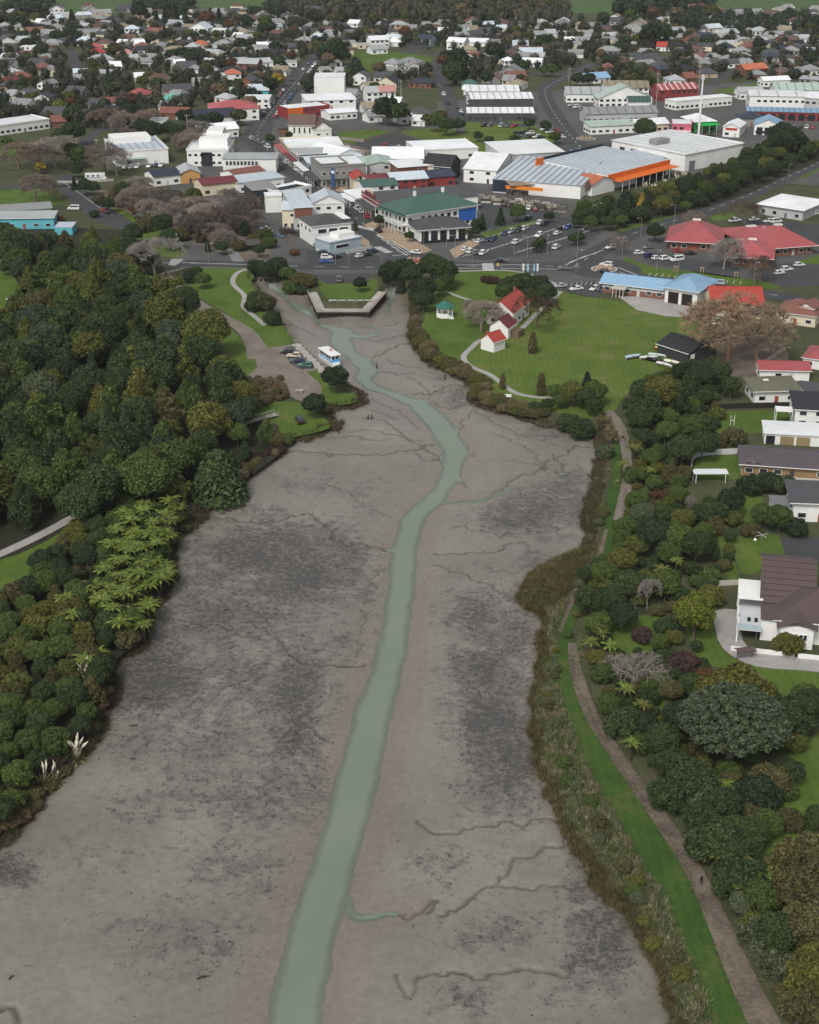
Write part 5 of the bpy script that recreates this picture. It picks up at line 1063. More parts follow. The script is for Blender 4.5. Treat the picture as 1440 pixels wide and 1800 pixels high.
nb((735, 283), (840, 278), 24, 4.6, 'flat', 'white', 'white', 'long white flat-roofed building above the charcoal gabled one', win=6, para=.6, storeys=1)
# trade yard, hardware warehouse, supermarket
e, w, d = nb((815, 320), (872, 324), 38, 5.8, 'gable', 'white', 'white', 'white gabled store joined to the long corrugated warehouse', pitch=.2, win=7)
e, w, d = nb((866, 338), (1020, 350), 44, 5.6, 'mono', 'pale', 'white', 'very wide pale blue corrugated warehouse with panel lines', pitch=.12, win=0, strips=13, stripc=C('7e868c'), door=False)
box(e, 'dark_sign_panel', (4, -.1, 3), (8, .2, 5), C('25303e')); box(e, 'orange_sign', (15, -4, 3.6), (16, .4, 1.4), C('d9812f'), 'plain')
nb((884, 306), (990, 300), 26, 8.5, 'mono', 'white', 'lgrey', 'tall white box warehouse behind the pale blue one', pitch=.12, win=0, door=False)
p = P(898, 346); q = P(965, 342); e = tag(empty('timber_canopy', (p.x, p.y, LZ), math.atan2(q.y - p.y, q.x - p.x)), 'open timber-yard canopy with brown roof', 'canopy'); w = (q - p).length
obj('roof', mesh('canopy_roof', *roof_mesh(w, 18, 4.6, 'gable', .4, .12), 'roof'), e, color=C('8d7b6c')); occ(p.x + 8, p.y + 8, 12)
for i in range(6):
    for j in range(2): box(e, 'post', (w * i / 5, .3 + 17 * j, 2.3), (.22, .22, 4.6), C('77706a'))
for i in range(9): box(e, 'timber_stack', (w * (.06 + .11 * i), 4 + rng.uniform(-2, 4), .8), (w * .09, 3.6, 1.6 + rng.random()), rng.choice([C('9b8a72'), C('7d7468'), C('b3a58e'), C('5d554d')]))
for i in range(16):
    c = P(845 + i * 9.5, 352 + i * 1.3 + rng.uniform(-4, 4)); s = tag(empty('timber_rack', (c.x, c.y, LZ), rng.uniform(-.1, .1)), 'rack of stacked timber in the trade yard', 'rack', 'racks in the trade yard')
    for k in range(3): box(s, 'timber_stack', (0, rng.uniform(-.2, .2), .45 + .85 * k), (rng.uniform(3, 4.6), 2.2, .7), rng.choice([C('8f887e'), C('6a655e'), C('a59c8c'), C('c2c0ba'), C('54504b')]))
    for k in (-1, 1): box(s, 'upright', (k * 1.7, 0, 1.5), (.15, 2.4, 3), C('444444'))
e, w, d = nb((1068, 335), (1174, 307), 36, 6.4, 'mono', 'pale', 'white', 'hardware warehouse with orange canopy and striped pale roof', pitch=.14, win=0, strips=14, stripc=C('8b949b'), door=False, band=(WC['orange'], 2.4), o=.2)
awning(e, w, 4.6, 6, WC['orange'], 9, 0, 'plain'); box(e, 'dark_parapet', (w * .5, d + .2, 8.4), (w, .4, 1.6), C('232a36')); box(e, 'dark_opening', (w * .7, -.05, 2.1), (w * .5, .1, 4), BLACK)
gx = P(1045, 345); ee, w2, d2 = nb((1040, 345), (1080, 335), 10, 4.6, 'gabley', 'orange', 'white', 'small white entrance block with orange gable beside the warehouse', pitch=.3, win=0, door=False)
box(e, 'sign_box', (-4, d * .95, 8), (5, .6, 3.6), WC['orange'], 'plain')
e, w, d = nb((1203, 302), (1304, 281), 44, 7.6, 'mono', 'white', 'white', 'large white supermarket building with flat pale roof', pitch=.03, win=0, para=.5, door=False, strips=0)
for i in range(7): box(e, 'roof_rib', (w * (.1 + .13 * i), d / 2, 8.25), (.3, d * .95, .12), C('b8bcbe'))
box(e, 'plant_unit', (w * .25, d * .55, 9.3), (9, 5, 2.0), GREY); box(e, 'roller_door', (w * .12, -.06, 2.2), (4, .12, 4.2), C('777a7c')); box(e, 'window', (-.05, d * .85, 5), (.12, 3, 1.6), None, 'glass'); box(e, 'window', (-.05, d * .7, 5), (.12, 3, 1.6), None, 'glass')
nb((1128, 300), (1198, 293), 16, 4.8, 'mono', 'pale', 'lgrey', 'low lean-to roof between hardware warehouse and supermarket', pitch=.2, win=0, strips=8, door=False)
# council block with red roofs, office, fire station
for a, b, dd, lab, pt in [((1176, 438), (1262, 443), 20, 'red-roofed civic building nearest the main road bend', .55), ((1296, 434), (1372, 428), 14, 'low red-roofed link building behind the civic block', .25), ((1285, 466), (1352, 470), 18, 'red-roofed civic building behind the leafless trees', .5), ((1345, 452), (1428, 446), 20, 'red-roofed civic building at the end of the block', .5)]:
    e, w, d = nb(a, b, dd, 3.2, 'hip', 'red', 'brick', lab, near=True, o=1.6, pitch=pt, win=3, wh=1.5)
    box(e, 'white_ridge_panel', (w / 2, d / 2, 3.4 + (min(w, d) / 2 + 1.6) * pt), (max(3, w - d), 1.6, .5), C('d8cfc8')); box(e, 'roof_vent', (w * .75, d * .35, 4.9), (1, 1, .7), WHITE)
e, w, d = nb((1332, 376), (1410, 388), 22, 4, 'hip', 'white', 'lgrey', 'low white-roofed office with a row of square windows', near=True, pitch=.14, o=.8, win=4.5, wh=1.6)
e, w, d = nb((1058, 514), (1168, 527), 11, 3.3, 'gable', 'blue', 'brick', 'long low brick wing with light blue roof beside the fire station', near=True, pitch=.3, o=1, win=3.4); box(e, 'white_wall_band', (w * .5, -.04, 2.3), (w, .06, .7), WHITE); awning(e, w * .42, 3.0, 4, C('b7b4a8'), 4, w * .2)
e, w, d = nb((1168, 531), (1224, 540), 16, 5, 'hip', 'blue', 'white', 'fire station engine bay with light blue roof and two dark doors', near=True, pitch=.42, o=1, win=0, door=False)
for i in range(2):
    f = box(e, 'engine_door', (w * (.27 + .42 * i), -.05, 1.9), (w * .32, .12, 3.7), C('3a2a28'))
    for j in range(4): box(f, 'door_panel', (0, -.3, -.36 + .24 * j), (.92, .8, .17), C('1d1718'))
box(e, 'door_head', (w * .5, -.1, 4.3), (w * .95, .25, .5), WHITE)
for i in range(3): box(e, 'pier', (w * (.06 + .43 * i), -.12, 2), (.5, .3, 4), WHITE)
nb((1250, 560), (1340, 561), 15, 4.2, 'gable', 'bright', 'cream', 'cream house with bright red roof behind the bare tree', near=True, pitch=.5); nb((1252, 570), (1288, 571), 7, 3.2, 'gabley', 'bright', 'cream', 'cream gabled wing in front of the bright red roof', near=True, pitch=.5)
nb((1362, 566), (1432, 576), 12, 3.4, 'hip', 'rust', 'cream', 'brick-orange tiled house with white gable window', near=True, pitch=.5); nb((1400, 566), (1428, 571), 6, 5, 'gabley', 'rust', 'white', 'white dormer gable on the orange tiled house', near=True, pitch=.5, win=2.5)
e, w, d = nb((1155, 622), (1209, 640), 12, 3, 'gable', 'black', 'charcoal', 'dark weatherboard boat shed with black roof on the park edge', near=True, pitch=.35, win=0, o=.4); box(e, 'white_door', (w + .05, d * .15, 1.3), (.12, 1.6, 2.5), WHITE)
# church and the buildings up the main street
e, w, d = nb((508, 240), (553, 241), 9, 5.6, 'gable', 'brown', 'white', 'white church with steep brown roof and arched windows', near=True, pitch=.95, win=0, o=.5, cat='church', name='church')
for i in range(4): f = box(e, 'window', (w * (.22 + .2 * i), -.05, 3.2), (1.1, .12, 3), (.6, .6, .58)); box(f, 'pane', (0, -.15, 0), (.7, 1, .85), None, 'glass')
e, w, d = nb((553, 243), (583, 241), 12, 4.4, 'gabley', 'brown', 'white', 'white church hall with front gable beside the church', near=True, pitch=.7, win=4, cat='hall'); nb((490, 237), (508, 237), 9, 3.2, 'gable', 'dark', 'brown', 'small dark lean-to at the church end', pitch=.5)
nb((540, 194), (626, 191), 20, 5, 'mono', 'white', 'white', 'wide low white hall in front of the tall white block', pitch=.1, win=5); nb((553, 174), (606, 174), 18, 12, 'flat', 'white', 'white', 'tall plain white block behind the wide hall', win=0, door=False)
e, w, d = nb((508, 210), (580, 203), 14, 5, 'flat', 'white', 'red', 'red and orange fronted shop on the main street', win=3, para=.8); box(e, 'orange_front', (4, -.2, 3), (9, .4, 5.6), WC['orange'], 'plain')
nb((580, 212), (628, 208), 12, 3.6, 'gable', 'white', 'white', 'low white building beside the orange-fronted shop', pitch=.2)
nb((372, 214), (456, 211), 20, 6.2, 'hip', 'red', 'white', 'large white building with red hipped roof by the main street', pitch=.3, win=5); nb((345, 224), (416, 219), 12, 4.4, 'gable', 'navy', 'white', 'white building with black gable roof beside the red-roofed one', pitch=.55); nb((428, 191), (474, 191), 16, 5, 'flat', 'white', 'white', 'plain white flat-roofed shop beside the upper main street')
e, w, d = nb((-10, 240), (88, 226), 18, 4.6, 'flat', 'white', 'white', 'long white clubhouse with dark window band', win=3, para=.7); nb((372, 245), (420, 240), 10, 4, 'gable', 'white', 'white', 'white cottage by the upper main street bend', pitch=.5)
for i, (a, b, dd, h, rf, rc, wc, lab, kw) in enumerate([((822, 213), (938, 213), 10, 4.2, 'mono', 'white', 'dark', 'lowest of three stepped white workshop roofs', dict(strips=9, pitch=.4)), ((828, 199), (936, 198), 12, 7.5, 'mono', 'white', 'dark', 'middle of three stepped white workshop roofs', dict(strips=9, pitch=.4, win=0)), ((820, 183), (912, 183), 14, 7, 'mono', 'white', 'lgrey', 'uppermost of three stepped white workshop roofs', dict(strips=6, pitch=.3)),
    ((995, 180), (1100, 180), 14, 4.6, 'gable', 'lgrey', 'white', 'long light grey shed beside the far road', dict(strips=6)), ((1062, 170), (1140, 170), 14, 5, 'gable', 'tan', 'white', 'tan-roofed shed with skylight strips', dict(strips=6)), ((1052, 190), (1146, 188), 12, 5, 'gabley', 'sage', 'white', 'pale green roofed white shed', {}), ((1105, 194), (1142, 194), 10, 4.6, 'gable', 'green', 'white', 'small white shed with striped green roof', dict(strips=5)),
    ((1158, 178), (1226, 175), 12, 6, 'gable', 'red', 'red', 'red barn with white roof strips', dict(strips=7, stripc=C('d8c8c4'))), ((1187, 194), (1286, 185), 10, 4.6, 'flat', 'white', 'white', 'long white office with dark openings beside the red barn', dict(para=.5)), ((1030, 217), (1155, 213), 12, 4.6, 'gable', 'grey', 'lgrey', 'grey warehouse with small roof lights', dict(strips=8)), ((1038, 237), (1120, 233), 10, 4, 'mono', 'sage', 'white', 'pale sage-roofed building in front of the grey warehouse', dict()), ((1120, 235), (1175, 231), 10, 4, 'gable', 'white', 'cream', 'cream and white low shop behind the round tree', dict()),
    ((1180, 241), (1214, 242), 16, 6, 'flat', 'white', 'pink', 'bright pink-red fronted shop', dict(para=.8)), ((1220, 234), (1258, 232), 16, 5.4, 'hip', 'white', 'green', 'bright green fronted service building', dict()), ((1270, 240), (1299, 242), 16, 4.8, 'gabley', 'white', 'white', 'white building with small red sign', dict()), ((1325, 237), (1372, 239), 16, 5, 'gabley', 'blue', 'white', 'pale blue gabled workshop with three dark bays', dict(pitch=.4)), ((1300, 222), (1342, 222), 12, 4, 'hip', 'navy', 'grey', 'dark blue hip-roofed building behind the workshop', dict()),
    ((1313, 210), (1470, 214), 8, 4.4, 'mono', 'blue', 'red', 'long mall block with light blue roof and red fascia', dict(strips=16)), ((1316, 196), (1415, 198), 22, 8.5, 'gable', 'white', 'white', 'tall white mall block behind the blue-roofed shops', dict(pitch=.1, strips=3)), ((1412, 198), (1480, 202), 22, 8, 'gable', 'white', 'lgrey', 'second tall pale mall block with grey doors', dict(pitch=.15)), ((1300, 175), (1342, 174), 10, 4, 'gable', 'lgrey', 'white', 'small shed beside the tall mall block', {}), ((1362, 172), (1480, 172), 14, 4.4, 'gable', 'sage', 'white', 'long sage-roofed sheds beyond the mall', dict(strips=8)), ((1342, 153), (1388, 151), 8, 3.6, 'gable', 'white', 'white', 'white-roofed depot shed at the grass edge', {})]):
    e, w, d = nb(a, b, dd, h, rf, rc, wc, lab, **kw)
    if 'green fronted' in lab: awning(e, w, 4.6, 5, C('22b14a'), 3, 0, 'plain')
    if 'pink-red' in lab: awning(e, w, 3.4, 3, C('d8d0d0'), 3)
    if 'three dark bays' in lab:
        for i in range(3): box(e, 'bay_opening', (w * (.2 + .3 * i), -.05, 2), (w * .22, .1, 3.8), BLACK)
    if 'red sign' in lab: box(e, 'red_sign', (w * .5, -.1, 4), (w * .7, .2, 1), C('b03030'), 'plain')
    if 'red fascia' in lab:
        for i in range(9): box(e, 'bay_opening', (w * (.06 + .11 * i), -.05, 1.8), (w * .075, .1, 3.2), BLACK)
# ================= houses along the right edge
WHX = dict(near=True, cat='house', name='house')
nb((1335, 668), (1422, 670), 8, 2.9, 'gable', 'red', 'white', 'white house with long plain red roof beside the flat olive roof', pitch=.3, **WHX); nb((1410, 646), (1480, 656), 11, 3, 'hip', 'red', 'white', 'white house with red hipped roof above the long red roof', pitch=.4, **WHX)
e, w, d = nb((1326, 710), (1402, 708), 9, 3.6, 'mono', 'olive', 'white', 'house with flat olive roof and white fascia', pitch=.12, o=.9, **WHX); box(e, 'skylight', (w * .4, d * .75, 4.25), (1.4, .9, .2), WHITE)
nb((1400, 708), (1470, 716), 8, 3, 'mono', 'dark', 'white', 'low dark-roofed wing beside the olive-roofed house', pitch=.1, **WHX)
e, w, d = nb((1395, 752), (1480, 756), 12, 5, 'mono', 'black', 'white', 'two-storey white house with black flat roof and white pergola', pitch=.12, **WHX); box(e, 'pergola_roof', (-2.6, 2, 4.2), (4.2, 3.6, .2), WHITE)
for i in (-1, 1):
    for j in (-1, 1): box(e, 'pergola_post', (-2.6 + 2 * i, 2 + 1.6 * j, 2.1), (.15, .15, 4.2), WHITE)
e, w, d = nb((1343, 780), (1448, 786), 8, 2.8, 'flat', 'white', 'white', 'white double garage with tan doors', pitch=0, o=.4, **{**WHX, 'cat': 'garage', 'name': 'garage'}, win=0)
for i in range(2): box(e, 'garage_door', (w * (.38 + .27 * i), -.05, 1.15), (w * .23, .1, 2.2), C('8f8060'))
box(e, 'carport_opening', (w * .1, -.05, 1.15), (w * .15, .1, 2.2), BLACK)
e, w, d = nb((1303, 836), (1480, 848), 11, 3, 'hip', C('5a5358'), C('8d7454'), 'long brick house with grey-brown tiled roof beside the curved white fence', pitch=.36, o=.8, **WHX); box(e, 'deck', (w * .55, -1.2, .5), (w * .8, 2.2, .15), C('bdb8ae'), 'paint')
nb((1303, 836), (1340, 838), 5, 3, 'gabley', C('5a5358'), 'white', 'white gabled front wing of the long grey-brown tiled house', pitch=.36, **WHX)
e, w, d = nb((1392, 916), (1490, 920), 10, 4.6, 'mono', 'dark', 'white', 'white two-storey house with dark flat roof above the hedge', pitch=.15, o=.9, **WHX); box(e, 'lower_roof', (-2, 4, 2.9), (5, 6, .2), C('77777a')); box(e, 'lower_wall', (-2, 4, 1.4), (4.4, 5.4, 2.8), WHITE)
# the large house by the concrete drive
TILE = C('574a48')
e, w, d = nb((1362, 1126), (1500, 1140), 14, 4.6, 'hip', TILE, 'white', 'large white house with brown tiled roof beside the concrete drive', pitch=.4, o=.8, win=3.2, storeys=1, **WHX)
L_ = lambda nm, a, b, dd, h, kind, col, wall: None
for nm, x0, y0, ww, dd, hh, kind in (('rear_wing', -2.5, 6, 9, 20, 5.0, 'gable'), ('front_wing', 0.6, -2.2, 6, 9, 4.2, 'gabley')):
    vs, fs = roof_mesh(ww, dd, hh, kind, .7, .4); ro = obj('roof', mesh('roof', [(a + x0, b + y0, c) for a, b, c in vs], fs, 'roof'), e, color=TILE)
    box(e, 'wall', (x0 + ww / 2, y0 + dd / 2, hh / 2 + .1), (ww, dd, hh + .3), WHITE)
    for i in range(7): box(ro, 'tile_course', (x0 + ww / 2, y0 + dd * (.04 + .07 * i), hh + .25 + (dd * (.04 + .07 * i) + .7) * .4 if kind == 'gable' else hh), (ww + 1.2 if kind == 'gable' else .1, .08, .05), C('4f3a37'), 'roof')
    for i in range(2): f = box(e, 'window', (x0 + ww * (.3 + .4 * i), y0 - .05, 2.4), (1.5, .12, 1.3), WHITE); [box(f, 'pane', (-.24 + .48 * j, -.15, 0), (.4, 1, .82), None, 'glass') for j in range(2)]
box(e, 'balcony_roof', (-4.9, 9.5, 5.3), (4.6, 8, .25), WHITE); box(e, 'balcony_floor', (-4.9, 5.5, 2.7), (4.4, 15, .25), C('c4c8ca')); box(e, 'balcony_glass', (-4.9, -2, 3.4), (4.4, .08, 1), C('a9bcc2')); box(e, 'balcony_rail', (-7.1, 5.5, 3.4), (.1, 15, 1), WHITE)
for y in (-1.8, 2.5, 7, 12.5): box(e, 'balcony_post', (-7.0, y, 2.6), (.25, .25, 5.2), WHITE)
box(e, 'link_wall', (-1.3, 3.2, 2.3), (2.9, 7, 4.6), WHITE); box(e, 'link_roof', (-1.3, 2.9, 4.72), (3.4, 7.6, .22), TILE, 'roof'); box(e, 'undercroft_wall', (-3.4, 6, 1.3), (.3, 13, 2.6), C('55504c')); box(e, 'garden_wall', (-3, -5.4, .4), (10, .35, .9), WHITE); box(e, 'garden_wall', (10, -5.6, .4), (12, .35, .9), WHITE); box(e, 'steps', (2.6, -4.2, .3), (1.6, 5, .5), C('8d8a84'))
for i in range(3): box(e, 'outdoor_chair', (-5 + 1.3 * i, 1.5, 3.1), (.6, .6, .7), BLACK)
# ================= the museum cottages, gazebo
MC = dict(near=True, cat='cottage', name='cottage', pitch=.75, o=.35, win=0)
nb((850, 612), (857, 614), 4, 2.6, 'gable', 'bright', 'white', 'small white wing with red roof beside the path-bend cottage', **MC); e, w, d = nb((868, 620), (888, 613), 5, 3.0, 'gable', 'bright', 'white', 'white museum cottage with bright red gable roof by the path bend', **MC)
e, w, d = nb((893, 596), (908, 586), 6, 3.2, 'gable', 'maroon', 'white', 'white cottage with dull red roof in the middle of the museum row', **MC); box(e, 'dark_lean_to', (w * .6, -1.4, 1.1), (4, 2.6, 2.2), C('6a5c48'))
e, w, d = nb((902, 575), (930, 553), 8.5, 4.2, 'gable', 'bright', 'white', 'larger white cottage with weathered red roof and chimney in the museum row', **{**MC, 'win': 3}); box(e, 'chimney', (w * .85, d / 2, 8.2), (.7, .7, 1.8), WC['brick'])
p = P(782, 556); e = tag(empty('gazebo', (p.x, p.y, LZ)), 'white octagonal gazebo with green roof on the park lawn', 'gazebo'); occ(p.x, p.y, 4)
def ngon(rs, n=8): 
    vs, fs = [], []
    for j, (r_, z) in enumerate(rs):
        for i in range(n): a = 6.2832 * (i + .5) / n; vs.append((r_ * math.cos(a), r_ * math.sin(a), z))
        if j:
            for i in range(n): k = (j - 1) * n; fs.append((k + i, k + (i + 1) % n, k + n + (i + 1) % n, k + n + i))
    return vs, fs
obj('roof', mesh('gazebo_roof', *ngon([(3.1, 3.2), (3.15, 3.35), (1.1, 4.5), (.9, 4.75), (.03, 5.3)]), 'roof'), e, color=C('336b5f')); obj('floor', mesh('gazebo_floor', *ngon([(2.8, 0), (2.8, .6), (.01, .6)]), 'paint'), e, color=WHITE)
for i in range(8):
    a = 6.2832 * (i + .5) / 8; b = 6.2832 * (i + 1) / 8; box(e, 'post', (2.6 * math.cos(a), 2.6 * math.sin(a), 1.9), (.2, .2, 2.7), WHITE)
    if i != 6: box(e, 'rail_panel', (2.42 * math.cos(b), 2.42 * math.sin(b), 1.05), (.1, 1.9, .85), WHITE, 'paint', b); box(e, 'eave_panel', (2.5 * math.cos(b), 2.5 * math.sin(b), 3.05), (.1, 1.95, .3), WHITE, 'paint', b)
box(e, 'step', (2.0, -2.6, .25), (1.4, 1, .5), WHITE)
# ================= the suburb: houses seen one by one, then the rest of them
ZS = [(0, 470, 'beyond the upper main street, on the bush side'), (470, 790, 'between the main street and the green field'), (790, 1440, 'beyond the trade sheds')]
def zone(u, v):
    if v < 45: return 'below the far paddocks'
    return 'in the suburb across the stream' if u < 560 else 'in the suburb behind the church' if u < 800 else 'in the suburb beyond the sheds'
def free_of_roads(x, y, m):
    for pl, w in ROAD:
        ww = max(w) if isinstance(w, list) else w
        if float(segdist(np.array([x]), np.array([y]), pl)[0]) < ww / 2 + m: return False
    return True
def house(u, v, wpx, roof, rc, wc, two=False, rz=None, D=None):
    p = P(u, v); Wm = max(7, wpx / kpx(v)); D = D or rng.uniform(8, 11); a_ = rng.uniform(-.5, .5) if rz is None else rz
    d = Vector((math.cos(a_), math.sin(a_), 0)) * Wm / 2
    if rc == 'white' and rng.random() < .6: rc = rng.choice(['lgrey', 'grey', 'dark', 'lgrey', 'tan'])
    return building(p - d, p + d, D, 5.4 if two else rng.uniform(2.7, 3.2), roof, rc, wc, f'{"two-storey" if two else "single-storey"} {WW[wc]} house with {RW[rc]} {RNAME[roof]} roof {zone(u, v)}', 'house', 'house', win=3.4, group=f'houses {zone(u, v)}', world=True, chimney=rng.random() < .25, pitch=.5 if roof != 'mono' else .3, door=v > 60)
